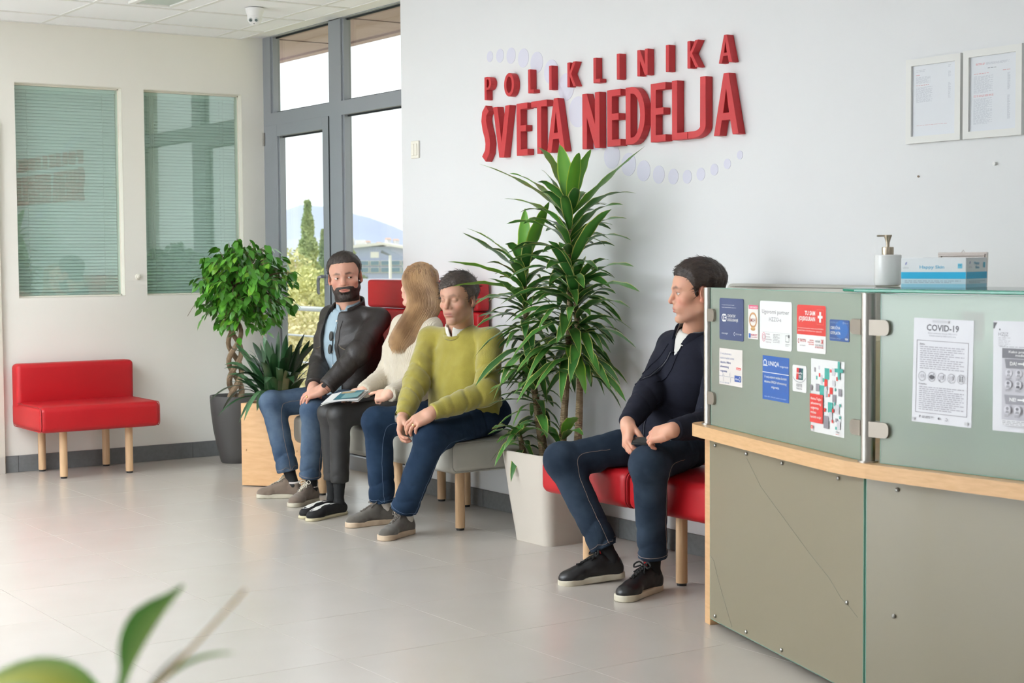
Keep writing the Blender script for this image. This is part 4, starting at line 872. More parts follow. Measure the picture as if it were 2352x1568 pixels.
def short_hair(par, F, fh, region, m, n, L, seed, comb=(0, 1, 0)):
    """single short hairs lying on the hair layer, combed one way"""
    g = np.random.default_rng(seed); d = g.normal(size=(n*3, 3)); d /= np.linalg.norm(d, axis=1)[:, None]; p = (d*V3(.09, .115, .11)+V3(0, -.014, .03)).astype(f32); p = snap(fh, p, .0003, 5); ok = (region(p) > .006) & (np.abs(fh(p)) < .003); p = p[ok][:n]; nn = grad(fh, p)
    t = V3(comb)+g.normal(size=p.shape)*.35; t[:, 0] += p[:, 0]*6; t[:, 2] -= np.clip(.05-p[:, 2], 0, .1)*14; t = t-(t*nn).sum(1)[:, None]*nn; t /= np.linalg.norm(t, axis=1)[:, None]; s = np.cross(nn, t); w = .0011; ll = L*(.6+.8*g.random((len(p), 1)))
    a, b, c = p, p+t*ll*.5+nn*ll*.07, p+t*ll+nn*ll*.03; k = len(p)
    v = np.concatenate([a-s*w, a+s*w, b-s*w, b+s*w, c, b+nn*w]); i = np.arange(k); f = np.concatenate([np.stack([i, i+k, i+3*k, i+2*k], 1), np.stack([i+2*k, i+3*k, i+4*k, i+4*k], 1)[:, :4]]); tri = np.stack([i+2*k, i+5*k, i+3*k, i+4*k], 1)
    o = meshobj('hair_strands', F.W(v), np.concatenate([f[:k], tri]), m, par, False); tag(o, kind='stuff'); return o
def head_shell(par, F, name, th, region, m, h=.004, lo=(-.12, -.15, -.16), hi=(.12, .14, .16), nz=(0, 0), k=.006):
    """hair or beard: a layer on the head limited to a region"""
    def f(p):
        d = F.hn(p)-(th(p) if callable(th) else th)
        if nz[0]:
            q = p*V3(1, 1, .35); d = d-nz[0]*(wob(q, nz[1], 5)+.6*wob(p*V3(1.6, .5, 1.6), nz[1]*1.9, 4, 3))
        ax = p.copy(); ax[:, 0] = np.abs(ax[:, 0]); rg = np.minimum(region(p), ell(ax, (.083, -.014, -.014), (.022, .025, .036)))
        return smax(d, -rg, k)
    v, q = fmesh(f, lo, hi, h); return meshobj(name, F.W(v), q, m, par, True), f
def denim(name, c, c2): return mat(name, c, .9, var=(9, .9, c2, 9), bump=(650, .5, .0012), spec=.12)
m_jean1 = denim('jeans_mid_blue', (52, 69, 90), (86, 102, 120)); m_jean2 = denim('jeans_blue', (28, 43, 62), (40, 57, 78)); m_jean3 = denim('jeans_dark', (33, 43, 56), (50, 62, 76))
m_stitch = mat('stitch_tan', (138, 120, 110), .8); m_stitch2 = mat('stitch_blue', (84, 104, 130), .8)
m_sock = mat('sock_black', (20, 20, 21), .9, bump=(500, .3, .001)); m_sockg = mat('sock_pale', (196, 190, 180), .9, bump=(500, .3, .001))
def trousers(par, F, m, r, hem, fold, name='trousers', ycut=4.105, stitch=None, gp=0., hemtilt=(0, 0, 0), h=.0075, flat=False):
    j = F.j
    def f(p):
        d = smin(ell(p, F.Hm+V3(0, .02, .01), (.178+gp, .135+gp, .118)), F.leg(p, 'R', r, 0, fold), .05); d2 = F.leg(p, 'L', r, 0, fold); 
        d = smin(d, d2, .012 if flat else .03)
        d = d+.0016*wob(p, 26, 4)+.0012*wob(p, 95, 4, 2)
        for sd in 'RL':
            a = j['kn'+sd]; b = j['an'+sd]; c = a+(b-a)*hem; n = nrm(b-a+V3(hemtilt)); pl = plane(p, c, n); near = np.linalg.norm(p-c, axis=1) < .16; d = np.where(near, smax(d, pl, .003), d)
        return seatcut(d, p, .4645, ycut)
    v, q = fmesh(f, np.minimum(F.lo, F.Hm-.2)-.1, np.array([F.hi[0]+.12, F.Hm[1]+.2, F.Hm[2]+.16]), h); o = meshobj(name, v, q, m, par, True)
    if stitch:
        for sd in 'RL':
            sg = 1 if sd == 'R' else -1; a, b, c = j['hi'+sd], j['kn'+sd], j['an'+sd]; e = b+(c-b)*(hem-.02); side = nrm(np.cross(b-a, c-b))*(1 if sd == 'R' else 1); 
            if side[0] < 0: side = -side
            for off_, rr_ in ((side*.1, .0011),):
                seam('seam', f, [a*.4+b*.6+off_, a*.12+b*.88+off_, b+off_*.9+(c-b)*.12+V3(0, .02, -.01), b*.5+e*.5+off_*.8, e+off_*.7], rr_, stitch, o, .0004, 44)
            ax = nrm(c-b); u = nrm(np.cross(ax, V3(0, 1, 0))); w = np.cross(ax, u); ctr = b+(c-b)*(hem-.04); ring = [ctr+(u*math.cos(t)+w*math.sin(t))*.07 for t in np.linspace(0, 6.2832, 33)]
            MB().tube([tuple(t) for t in snap(f, ring, .0003)], .0010, 5).build('hem_stitch', stitch, o, True)
    for sd in 'RL':
        b = j['kn'+sd]; c = j['an'+sd]
    return o, f
def socks(par, F, m, shoes, a0=.72, r=.040):
    """each sock runs from the shin into the opening of its shoe"""
    for sd, (_, _, W_) in zip('RL', shoes):
        b, c = F.j['kn'+sd], F.j['an'+sd]; c = V3(W_(np.array([[0, .054, .075]]))[0]); e = V3(W_(np.array([[0, .056, .035]]))[0]); t0 = b+(F.j['an'+sd]-b)*a0
        f = lambda p: smin(cone(p, t0, c, r+.002, r-.012), cone(p, c, e, r-.012, r-.016), .02)+.0006*np.sin(p[:, 2]*900)
        q0 = np.minimum(e, t0)-.07; q1 = np.maximum(c, t0)+.07; q0[2] = .015; v, q = fmesh(f, q0, q1, .006); meshobj('sock', v, q, m, par, True)
def ring_collar(par, f0, N, up, fwd, r0, r1, h0, h1, th, gap, m, name='collar', lean=0., h=.0045, gapf=None):
    """collar band standing round the neck, open at the front by a V gap"""
    N = V3(N); up = nrm(up); fwd = nrm(V3(fwd)-up*float(V3(fwd)@up)); rt_ = np.cross(fwd, up)
    def f(p):
        q = p-N; z = q@up; y = q@fwd; x = q@rt_; t = np.clip((z-h0)/(h1-h0), 0, 1); rad = np.sqrt(x*x+(y*.93)**2); d = np.abs(rad-(r0+(r1-r0)*t))-th; dz = np.maximum(h0-z, z-h1-lean*y); d = smax(d, dz, .003); w = gap[0]+(gap[1]-gap[0])*t
        return smax(d, np.minimum(w-np.abs(x), y), .003)
    v, q = fmesh(f, N-.16, N+.16, h); return meshobj(name, v, q, m, par, True)
TR = [(-.16, .165, .125, .0), (-.02, .178, .13, .012), (.2, .172, .132, .022), (.45, .17, .13, .015), (.68, .182, .124, .008), (.84, .158, .102, 0), (.94, .10, .078, 0), (1.0, .066, .062, 0)]
# ================================================================ man in the leather jacket
F = Fig('m1'); P = person('m1', 'bearded man in black leather jacket, pale blue shirt and jeans at left end of bench', (-8.0, 4.3, 0)); j = F.j
hb = basis((.824, -.566), R(5.5), R(5))
o1 = dict(hs=(1.13, 1.07, 1.07), jaw=1.1, lid=.62, skin=(204, 156, 134), brow=(52, 40, 34), gaze=(-.5, .86, -.02), nk=1.08, lip=(184, 104, 98), red=(196, 120, 104))
add_body(P, F, 0, hb, {'R': ((.42, -.62, -.62), (-.25, -.75, .6), dict(curl=(30, 34, 38, 42), s=1.03)), 'L': ((-.52, -.72, -.36), (.3, -.3, .9), dict(curl=(20, 22, 25, 28), thumb=(28, 30, 18, 20), s=1.05))}, o1, TR, (.058, .046, .032), (.085, .06, .045))
m_dark = mat('hair_dark_brown', (56, 45, 38), .55, var=(60, .8, (30, 24, 21)), bump=(260, .5, .003), vscale=(1, 1, .35))
hl = hairline([(-.13, -.072), (-.06, -.07), (-.035, -.045), (-.018, -.004), (-.006, -.02), (.006, -.03), (.014, -.012), (.022, .03), (.04, .06), (.07, .074), (.1, .078)])
rg1 = lambda p: (p[:, 2]-hl(p[:, 1])-.010*np.clip((np.abs(p[:, 0])-.03)/.03, 0, 1)*(p[:, 1] > .035))*.8+.0022*wob(p, 150, 4)
_, fh1 = head_shell(P, F, 'hair', lambda p: .0018+.013*np.clip((p[:, 2]-hl(p[:, 1]))/.045, 0, 1)*np.clip((p[:, 2]-.01)/.05, .15, 1), rg1, m_dark, .0035, nz=(.0018, 190))
short_hair(P, F, fh1, rg1, m_dark, 1100, .009, 3, (.15, 1, .1))
zb = hairline([(-.02, -.03), (.0, -.02), (.012, -.026), (.022, -.052), (.045, -.066), (.062, -.062), (.075, -.05), (.1, -.047)])
def beard(p):
    ax = np.abs(p[:, 0]); r_ = np.minimum(zb(p[:, 1])-p[:, 2], p[:, 1]+.012)
    r_ = np.minimum(r_, np.where((ax > .03), .05, 1)); lip = ell(p, (0, .094, -.068), (.0275, .03, .0095)); r_ = np.minimum(r_, lip); ns = ell(p, (0, .1, -.034), (.021, .03, .0125)); r_ = np.minimum(r_, ns); r_ = np.minimum(r_, p[:, 2]+.135)
    return r_+.0014*wob(p, 210, 4)
head_shell(P, F, 'beard', lambda p: .0025+.004*np.clip(-(p[:, 2]+.08)/.03, 0, 1), beard, mat('beard_dark', (54, 42, 35), .6, var=(90, .8, (28, 22, 19)), bump=(300, .6, .003)), .003, nz=(.0014, 230), k=.004)
m_shirt = mat('shirt_pale_blue', (160, 180, 190), .8, var=(14, .5, (142, 164, 178)), bump=(700, .2, .0008))
ST1 = [(t, a+.012, b+.014, c+.006) for t, a, b, c in TR]
def fshirt(p): return backcut(seatcut(F.trunk(p, ST1, .0)+.003*wob(p, 30, 4)-.004*np.exp(-((p-j['neck'])@F.up/.2)**2*0)*wob(p*V3(1, 1, .3), 40, 3, 2), p), p, 4.63)
v, q = fmesh(fshirt, F.Hm-.26, F.N+V3(.26, .26, .04), .0085); shirt = meshobj('shirt', v, q, m_shirt, P, True)
ring_collar(shirt, None, F.N+F.up*.0, F.up, F.fs+F.rs*-.25, .069, .062, -.012, .04, .0035, (.005, .03), m_shirt, 'shirt_collar', -.15)
pl = [F.N+F.fs*.09-F.up*.02, F.Hm*.35+F.N*.65+F.fs*.2, F.Hm*.6+F.N*.4+F.fs*.22, F.Hm*.85+F.N*.15+F.fs*.22]
seam('placket', fshirt, pl, .0022, m_shirt, shirt, .001, 40)
for t in np.linspace(.08, .95, 6):
    q = snap(fshirt, [bspl(pl, 50)[int(t*49)]], .002)[0]; g_ = grad(fshirt, q[None])[0]; MB().tube([tuple(q-g_*.002), tuple(q+g_*.0025)], .0055, 10).build('button', mat('button_pale', (226, 220, 210), .4), shirt, True)
m_leath = mat('leather_black', (42, 36, 33), .5, var=(9, .8, (29, 25, 23)), bump=(140, .4, .002), spec=.5)
def fjack(p):
    o_ = F.trunk(p, ST1, .024); i_ = F.trunk(p, ST1, .001); ax = (p-F.Hm)@F.up/float(np.linalg.norm(F.N-F.Hm)); u = (p-F.Hm)@F.rs; w = (p-F.Hm)@F.fs
    fo = .0045*wob(p, 26, 5)+.003*np.sin(p[:, 2]*55+3*np.sin(p[:, 0]*14)+2*wob(p, 9, 3))
    d = smax(o_+fo, -i_, .004); wd_ = np.interp(ax, [-.2, .1, .5, .95, 1.1], [.10, .085, .062, .052, .05]); d = smax(d, np.minimum(wd_-np.abs(u-.012+.02*(1-ax)), w-.03), .004); d = smax(d, -.10-ax, .004)
    for sd in 'RL':
        a = F.arm(p, sd, (.064, .063, .05), .0, .0034)+.0022*wob(p, 45, 4)
        c = j['wr'+sd]; n = nrm(c-j['el'+sd]); a = smax(a, plane(p, c-n*.005, n), .004); d = smin(d, a, .022)
    d = smin(d, cone(p, j['shR'], F.N-F.up*.03+F.rs*.10, .06, .046), .03); d = smin(d, cone(p, j['shL'], F.N-F.up*.03-F.rs*.10, .06, .046), .03)
    d = smax(d, -cone(p, F.N-F.up*.08+F.fs*.02, F.N+F.up*.2, .062, .07), .006); d = smax(d, np.minimum(np.minimum(.05-np.abs(u), w-.03), ax-.6)*1., .004)
    return backcut(seatcut(d, p), p, 4.635)
v, q = fmesh(fjack, np.minimum(F.lo, F.Hm-.2)-V3(.12, .04, -.3), np.maximum(F.hi, F.N)+V3(.14, .24, .0), .0072); jack = meshobj('jacket', v, q, m_leath, P, True)
ring_collar(jack, None, F.N-F.up*.01, F.up, F.fs, .088, .086, -.03, .045, .006, (.052, .06), m_leath, 'jacket_collar', -.2)
m_zip = mat('zip_metal', (150, 138, 116), .35, metal=.8)
for sg in (-1, 1):
    pts = [F.N+F.fs*.1+F.rs*.053*sg-F.up*.03, F.Hm*.3+F.N*.7+F.fs*.17+F.rs*.062*sg, F.Hm*.6+F.N*.4+F.fs*.19+F.rs*.078*sg, F.Hm*.95+F.N*.05+F.fs*.19+F.rs*.09*sg]; seam('zip', fjack, pts, .0026, m_leath, jack, .0008, 40)
    a = F.Hm*.36+F.N*.64+F.fs*.19+F.rs*.095*sg; seam('chest_zip', fjack, [a+F.up*.022-F.rs*.02*sg, a, a+F.rs*.05*sg-F.up*.012], .002, m_zip, jack, .0005, 14)
for sd in 'RL':
    c = j['wr'+sd]; ax = nrm(c-j['el'+sd]); u = nrm(np.cross(ax, V3(0, 1, .2))); w = np.cross(ax, u); MB().tube([tuple(t) for t in snap(fjack, [c-ax*.028+(u*math.cos(t)+w*math.sin(t))*.055 for t in np.linspace(0, 6.2832, 25)], .0006)], .0016, 5).build('cuff_seam', m_leath, jack, True)
tr1, ft1 = trousers(P, F, m_jean1, (.092, .068, .058), .90, .0062, stitch=m_stitch, gp=.012)
m_suede = mat('suede_taupe', (118, 102, 88), .95, var=(30, .6, (104, 89, 76)), bump=(400, .3, .001), sheen=.3); m_solew = mat('sole_offwhite', (196, 188, 168), .7, var=(16, .6, (170, 158, 134))); m_lace = mat('lace_cream', (214, 206, 188), .9); m_fleece = mat('lining_white', (222, 212, 206), .95, bump=(200, .6, .002))
so1, fu, Wd = shoe(P, (-8.086, 4.095, 0), (-8.245, 3.876, 0), dict(tongue=.012, m=m_suede, ms=m_solew, laces=1, ml=m_lace, collar=.098)); so2, fu2, Wd2 = shoe(P, (-7.936, 4.106, 0), (-7.80, 3.872, 0), dict(tongue=.012, m=m_suede, ms=m_solew, laces=1, ml=m_lace, collar=.098))
socks(P, F, m_sock, ((so1, fu, Wd), (so2, fu2, Wd2)))
for s_, W_, f_ in ((so1, Wd, fu), (so2, Wd2, fu2)):
    rp_ = [(.030*math.sin(t), .056-.036*math.cos(t), .0985-.006*abs(math.sin(t))) for t in np.linspace(-2.2, 2.2, 24)]; MB().tube([tuple(W_(np.array([q]))[0]) for q in rp_], .0062, 8).build('fleece_lining', m_fleece, s_, True)
    for sg in (-1, 1):
        for k in range(5):
            q = snap(f_, [(.021*sg, .122+k*.017, .1)], .001)[0]; MB().tube([tuple(W_(np.array([q]))[0]), tuple(W_(np.array([q+V3(.002*sg, 0, .004)]))[0])], .0035, 8).build('lace_hook', m_steel, s_, True)
# watch and ring
def band(par, c, ax, r, w, m, name):
    ax = nrm(ax); u = nrm(np.cross(ax, V3(.1, .2, 1))); v_ = np.cross(ax, u); c = V3(c); vs = []; n = 28
    for q, rr_ in ((-w/2, r), (w/2, r), (w/2, r+.003), (-w/2, r+.003)): vs += [tuple(c+ax*q+(u*math.cos(t)+v_*math.sin(t))*rr_) for t in np.linspace(0, 6.2832, n, endpoint=False)]
    return meshobj(name, vs, [(a*n+i, a*n+(i+1) % n, ((a+1) % 4)*n+(i+1) % n, ((a+1) % 4)*n+i) for a in range(4) for i in range(n)], m, par)
wt = thing('wristwatch', 'black watch on the left wrist of the man in leather jacket', 'watch', tuple(j['wrL'])); ax = nrm(j['wrL']-j['elL']); c = j['wrL']+ax*.004
band(wt, c, ax, .0285, .016, m_black, 'strap'); nd_ = nrm(V3(.55, -.45, .6)); nd_ = nrm(nd_-ax*float(nd_@ax)); MB().tube([tuple(c+nd_*.027), tuple(c+nd_*.034)], .014, 16).build('watch_case', mat('watch_black', (26, 26, 28), .3), wt, True)
m_gold = mat('gold', (206, 164, 98), .25, metal=1)
ch = F.handL[1][2]; band(P, (ch[0][0]*.55+ch[0][1]*.45), ch[0][1]-ch[0][0], .0098, .004, m_gold, 'ring')
# sunglasses hanging from the shirt opening
sg_ = snap(fshirt, [F.Hm*.24+F.N*.76+F.fs*.18+F.rs*.012, F.Hm*.38+F.N*.62+F.fs*.19+F.rs*.014], .012); t = thing('sunglasses', 'dark sunglasses hanging from the pale blue shirt of the bearded man', 'sunglasses', tuple(sg_[1]))
ax = nrm(sg_[0]-sg_[1]); nrm_ = grad(fshirt, sg_[:1])[0]; sd_ = nrm(np.cross(ax, nrm_)); m_lens = mat('dark_lens', (22, 22, 24), .12)
for c in (sg_[0]+ax*.006, sg_[1]-ax*.0):
    pl = [tuple(c+ax*.026*math.cos(a)+sd_*.0125*math.sin(a)) for a in np.linspace(0, 6.2832, 24, endpoint=False)]; n = len(pl); pl2 = [tuple(np.array(q)+nrm_*.003) for q in pl]
    meshobj('lens', pl+pl2, [tuple(range(n))[::-1], tuple(range(n, 2*n))]+[(i, (i+1) % n, n+(i+1) % n, n+i) for i in range(n)], m_lens, t)
    MB().tube(pl+[pl[0]], .0022, 6).build('rim', m_black, t, True)
MB().tube([tuple(sg_[0]+ax*.035+sd_*.012), tuple(sg_[0]*.5+sg_[1]*.5-nrm_*.004+sd_*.014), tuple(sg_[1]-ax*.022+sd_*.012-nrm_*.004)], .002, 6).build('temple', m_black, t, True)
# ================================================================ woman with long hair
F = Fig('w'); P = person('w', 'woman with long light brown hair in cream sweater and black leather trousers', (-7.35, 4.35, 0)); j = F.j
hb = basis((-.80, -.60), R(0), R(-3))
o2 = dict(ear=0, hs=(.95, .95, .97), jaw=.88, fem=1., lid=.3, skin=(222, 178, 154), brow=(96, 70, 52), gaze=(0, 1, 0), nk=.82, lip=(190, 96, 94), nose=.9)
add_body(P, F, 0, hb, {'R': ((-.80, -.52, -.22), (.15, -.35, .9), dict(curl=(22, 26, 30, 34), thumb=(24, 40, 14, 10), s=.92)), 'L': ((-.86, -.44, -.18), (.35, -.62, .7), dict(curl=(8, 70, 75, 78), straight={0: (6, 8, 5)}, thumb=(18, 48, 20, 30), s=.92))}, o2, [(t, a*.86, b*.86, c) for t, a, b, c in TR], (.045, .037, .026), (.075, .05, .04))
m_nail = mat('nail_red', (196, 24, 30), .2)
for sd, ks in (('L', (0,)), ('R', (0, 1))):
    for k in ks:
        pts, r = F.__dict__['hand'+sd][1][k]; d = nrm(pts[3]-pts[2]); nd_ = nrm(V3(.3, -.5, .8)-d*float(V3(.3, -.5, .8)@d)); c = pts[3]-d*.001+nd_*r*.62; v, q = fmesh(lambda p: ell(p, c, (.0055, .0078, .0022), np.stack([np.cross(d, nd_), d, nd_], 1).astype(f32)), c-.012, c+.012, .0018); meshobj('nail', v, q, m_nail, P, True)
t2, t3, d2 = F.handR[2]; d = nrm(t3-t2); nd_ = nrm(V3(.2, -.3, .9)-d*float(V3(.2, -.3, .9)@d)); c = t3+nd_*.005; v, q = fmesh(lambda p: ell(p, c, (.0066, .0085, .0025), np.stack([np.cross(d, nd_), d, nd_], 1).astype(f32)), c-.013, c+.013, .0018); meshobj('nail', v, q, m_nail, P, True)
m_cream_k = mat('knit_cream', (226, 215, 194), .95, bump=(260, .5, .003), wave=(48, .45, 'X', 1.2), sheen=.4, var=(20, .35, (212, 198, 172)))
STW = [(-.12, .15, .115, .0), (.0, .155, .118, .012), (.2, .148, .115, .02), (.45, .15, .118, .02), (.62, .155, .128, .03), (.75, .15, .115, .02), (.86, .125, .09, 0), (.95, .085, .066, 0), (1.0, .06, .056, 0)]
def fsw(p):
    d = F.trunk(p, STW, .012)+.003*wob(p, 24, 4)
    u = (p-F.Hm)@F.rs; d = d-.0035*np.cos(u*70)*np.clip((((p-F.Hm)@F.up)-.06)/.1, 0, 1)-.0028*np.sin((p@F.up)*120+3*np.sin(u*70))*np.exp(-(np.mod(u+.02, .09)-.045)**2/.0004)
    for sd in 'RL':
        a = F.arm(p, sd, (.062, .058, .043), 0, .003); c = j['wr'+sd]; n = nrm(c-j['el'+sd]); a = a+.0018*np.cos(np.arctan2((p-c)@nrm(np.cross(n, V3(0, 0, 1))), (p-c)@nrm(np.cross(n, np.cross(n, V3(0, 0, 1)))))*16); a = smax(a, plane(p, c+n*.012, n), .004); d = smin(d, a, .02)
    d = smin(d, cone(p, j['shR'], F.N-F.up*.03, .055, .045), .03); d = smin(d, cone(p, j['shL'], F.N-F.up*.03, .055, .045), .03)
    return backcut(seatcut(d, p, .53), p, 4.63)
v, q = fmesh(fsw, np.minimum(F.lo, F.Hm-.2)-V3(.1, .02, -.36), np.maximum(F.hi, F.N)+V3(.12, .22, .02), .0068); meshobj('sweater', v, q, m_cream_k, P, True)
m_lpant = mat('leather_trousers', (40, 39, 38), .52, var=(8, .6, (28, 27, 27)), bump=(200, .2, .001), spec=.4)
F.j['anL'] = j['anL']
trousers(P, F, m_lpant, (.078, .056, .047), .86, .0025, ycut=4.105, flat=True, h=.0068)
wsh = []
m_slip = mat('slip_on_black', (24, 24, 25), .8, bump=(500, .3, .001)); m_rim = mat('sole_cream', (206, 196, 162), .6); m_slw = mat('slip_on_white', (232, 230, 224), .7)
for heel, toe in (((-7.443, 4.025, 0), (-7.326, 3.732, 0)), ((-7.538, 4.034, 0), (-7.424, 3.741, 0))):
    so_, fu_, W_ = shoe(P, heel, toe, dict(m=m_slip, ms=m_rim, sole=.018, collar=.066, wx=.82, hz=.86), 'slip_on_shoe'); wsh.append((so_, fu_, W_))
    def patch(pts, nm, mm, off=.0012):
        """appliqué lying on the shoe"""
        g_ = [(x, y) for x, y in pts]; c = np.mean(g_, 0); ring = dens([(x, y, .1) for x, y in g_+[g_[0]]], 33)[:-1]; vs = [tuple(W_(snap(fu_, [(c[0], c[1], .1)], off))[0])]; n = len(ring); allr = []
        for k in (.5, 1.): allr += [tuple(t) for t in W_(snap(fu_, [(c[0]+(q[0]-c[0])*k, c[1]+(q[1]-c[1])*k, .1) for q in ring], off))]
        vs += allr; meshobj(nm, vs, [(0, 1+i, 1+(i+1) % n) for i in range(n)]+[(1+i, 1+n+i, 1+n+(i+1) % n, 1+(i+1) % n) for i in range(n)], mm, so_, True)
    patch([(-.014, .125), (.014, .125), (.016, .18), (.04, .215), (.041, .25), (.022, .276), (0, .281), (-.022, .276), (-.041, .25), (-.04, .215), (-.016, .18)], 'face_patch', m_slw)
    patch([(-.014, .255), (.014, .255), (.01, .274), (-.01, .274)], 'nose_patch', m_slip, .002)
    for sg in (-1, 1): patch([(.018*sg, .13), (.03*sg, .10), (.036*sg, .118), (.03*sg, .145)], 'ear_patch', m_slw); 
    for sg in (-1, 1): q = snap(fu_, [(.02*sg, .185, .1)], .0014)[0]; MB().tube([tuple(W_(snap(fu_, [(q[0]+.004*math.cos(t), q[1]+.004*math.sin(t), .1)], .0014))[0]) for t in np.linspace(0, 6.2832, 13)], .0008, 5).build('eye_stitch', m_slw, so_)
socks(P, F, m_sock, wsh[::-1], .7, .036)
# long hair: a smooth mass with separate locks lying on it
m_blond = mat('hair_light_brown', (164, 126, 88), .45, var=(30, .9, (116, 88, 62), 3), bump=(120, .4, .003), vscale=(6, 6, .35), spec=.55)
m_blond2 = mat('hair_strand', (194, 158, 116), .42, var=(9, .9, (128, 96, 66), 2), spec=.55)
HS = [(-7.30, 4.40, 1.312, .05), (-7.285, 4.395, 1.29, .075), (-7.285, 4.40, 1.235, .092), (-7.256, 4.41, 1.165, .092), (-7.23, 4.395, 1.10, .092), (-7.236, 4.35, 1.025, .096), (-7.262, 4.32, .955, .098), (-7.285, 4.295, .905, .075), (-7.29, 4.285, .87, .045)]
HS = [tuple(q) for q in bspl(HS, 40)]; wdir = nrm(V3(.52, .85, 0)); ddir = nrm(V3(.85, -.52, 0))
def fhair(p):
    z = p[:, 2]; zs = [h_[2] for h_ in HS][::-1]; I = lambda k: np.interp(z, zs, [h_[k] for h_ in HS][::-1]).astype(f32)
    cx_, cy_, w = I(0), I(1), I(3); q = p-np.stack([cx_, cy_, z], 1); u = q@wdir; t = q@ddir; dp = np.interp(z, [.85, .95, 1.1, 1.2, 1.3, 1.33], [.022, .035, .07, .092, .07, .03]).astype(f32)
    k0 = np.sqrt((u/w)**2+(t/dp)**2); d = (k0-1)*np.minimum(w, dp); d = np.maximum(d, np.maximum(z-1.318, (.885+.012*np.sin(u*120)+.2*np.abs(u+.02))-z))
    d = smin(d, ell(p, j['head']+V3(.014, .008, .034), (.088, .098, .088)), .02)
    hq = ((p-j['head'])@hb)/V3(.95, .95, .97)
    d = d-.0022*np.sin(u*190+2.2*np.sin(z*7)+1.5*wob(p*V3(1, 1, .15), 60, 3))-.0014*np.sin(u*420+t*300+2*np.sin(z*11))
    face = np.minimum(np.minimum(hq[:, 1]-.035-.15*np.abs(hq[:, 0]-.02)*0, .125-hq[:, 2]*.0-np.abs(hq[:, 2]+.02)), .3); d = smax(d, np.minimum(face, .058-hq[:, 2]), .008)
    return d
v, q = fmesh(fhair, V3(-7.46, 4.22, .84), V3(-7.10, 4.55, 1.34), .0055); hair = meshobj('hair', v, q, m_blond, P, True)
st_ = MB(); g = random.Random(4); zs = [h_[2] for h_ in HS][::-1]; TH = [.022, .035, .07, .092, .07, .03]; TZ = [.85, .95, 1.1, 1.2, 1.3, 1.33]
for k in range(420):
    ph = math.asin(g.uniform(-1, 1))*1.02; z0 = g.uniform(1.24, 1.315); z1 = g.uniform(.85, .925) if g.random() < .8 else g.uniform(.95, 1.08); pts = []; dr = g.uniform(-.05, .05); lf = g.uniform(.0005, .003); fz = g.uniform(0, 6)
    for i in range(13):
        z = z0+(z1-z0)*i/12; I = lambda kk: float(np.interp(z, zs, [h_[kk] for h_ in HS][::-1])); a = ph+dr*(i/12)**2+.025*math.sin(i*.55+fz); w = I(3)+lf; dp = float(np.interp(z, TZ, TH))+lf
        pts.append((I(0)+wdir[0]*w*math.sin(a)+ddir[0]*dp*math.cos(a), I(1)+wdir[1]*w*math.sin(a)+ddir[1]*dp*math.cos(a), z))
    top = j['head']+V3(.012, .004, .118); hc = j['head']+V3(.014, .008, .034); er = V3(.091, .101, .091); q0_ = (np.array(pts[0])-hc)/er; q1_ = (top-hc)/er; pre = []
    for u_ in (0, .35, .7): q_ = q1_*(1-u_)+q0_*u_; q_ = q_/np.linalg.norm(q_)*max(1., np.linalg.norm(q0_)*u_); pre.append(tuple(hc+q_*er))
    pts = pre+pts[1:] if np.linalg.norm(q0_) < 1.02 else pre+pts
    st_.tube(pts, [.0012]+[.0021]*(len(pts)-2)+[.0006], 4, False)
tag(st_.build('hair_strands', m_blond2, hair, True), kind='stuff')
# brochure in her hands
br = thing('brochure', 'glossy folded brochure with teal cover picture held on her lap', 'brochure', (-7.42, 3.98, .62))
def sheet(name, c, u, v_, w, h, m, par, bend=.0, n=10, th=.0012):
    c = V3(c); u = nrm(u); v_ = nrm(V3(v_)-u*float(V3(v_)@u)); nn = np.cross(u, v_); vs = []; 
    for sd in (0, 1):
        for i in range(n+1):
            for k in (0, 1): x = (i/n-.5)*w; vs.append(tuple(c+u*x+v_*(k-.5)*h+nn*(bend*(x/w*2)**2+sd*th)))
    m_ = 2*(n+1); fs_ = []
    for i in range(n): a = 2*i; fs_ += [(a, a+1, a+3, a+2)[::-1], (m_+a, m_+a+1, m_+a+3, m_+a+2), (a, a+2, m_+a+2, m_+a), (a+3, a+1, m_+a+1, m_+a+3)]
    fs_ += [(0, m_, m_+1, 1), (2*n, 2*n+1, m_+2*n+1, m_+2*n)]; return meshobj(name, vs, fs_, m, par)
bu = nrm(V3(-.80, -.58, -.12)); bv = nrm(V3(.62, -.74, -.26)); bc = V3(-7.375, 3.985, .638)
m_paper = mat('paper_white', (236, 236, 234), .35)
pg = sheet('page', bc, bu, bv, .215, .15, m_paper, br, -.008); sheet('page', bc-V3(0, 0, .003), bu, bv, .22, .152, m_paper, br, -.014)
bn = nrm(np.cross(bu, bv)); bn = bn if bn[2] > 0 else -bn
for nm, x0, x1, y0, y1, col in (('cover_picture', -.10, .04, -.06, .06, (44, 108, 122)), ('cover_picture', -.10, .0, -.02, .055, (120, 160, 160)), ('cover_picture', -.09, -.02, .0, .05, (196, 190, 80)), ('cover_picture', -.05, .03, -.055, -.03, (176, 150, 110))):
    sheet(nm, bc+bu*((x0+x1)/2)+bv*((y0+y1)/2)+bn*(.0022+.0003*len(nm)*(1 if x1 < .01 else .4)-.008*(((x0+x1)/.23)**2)), bu, bv, x1-x0, y1-y0, mat('print_%d_%d' % (col[0], col[1]), col, .35), pg, 0, 2, .0003)
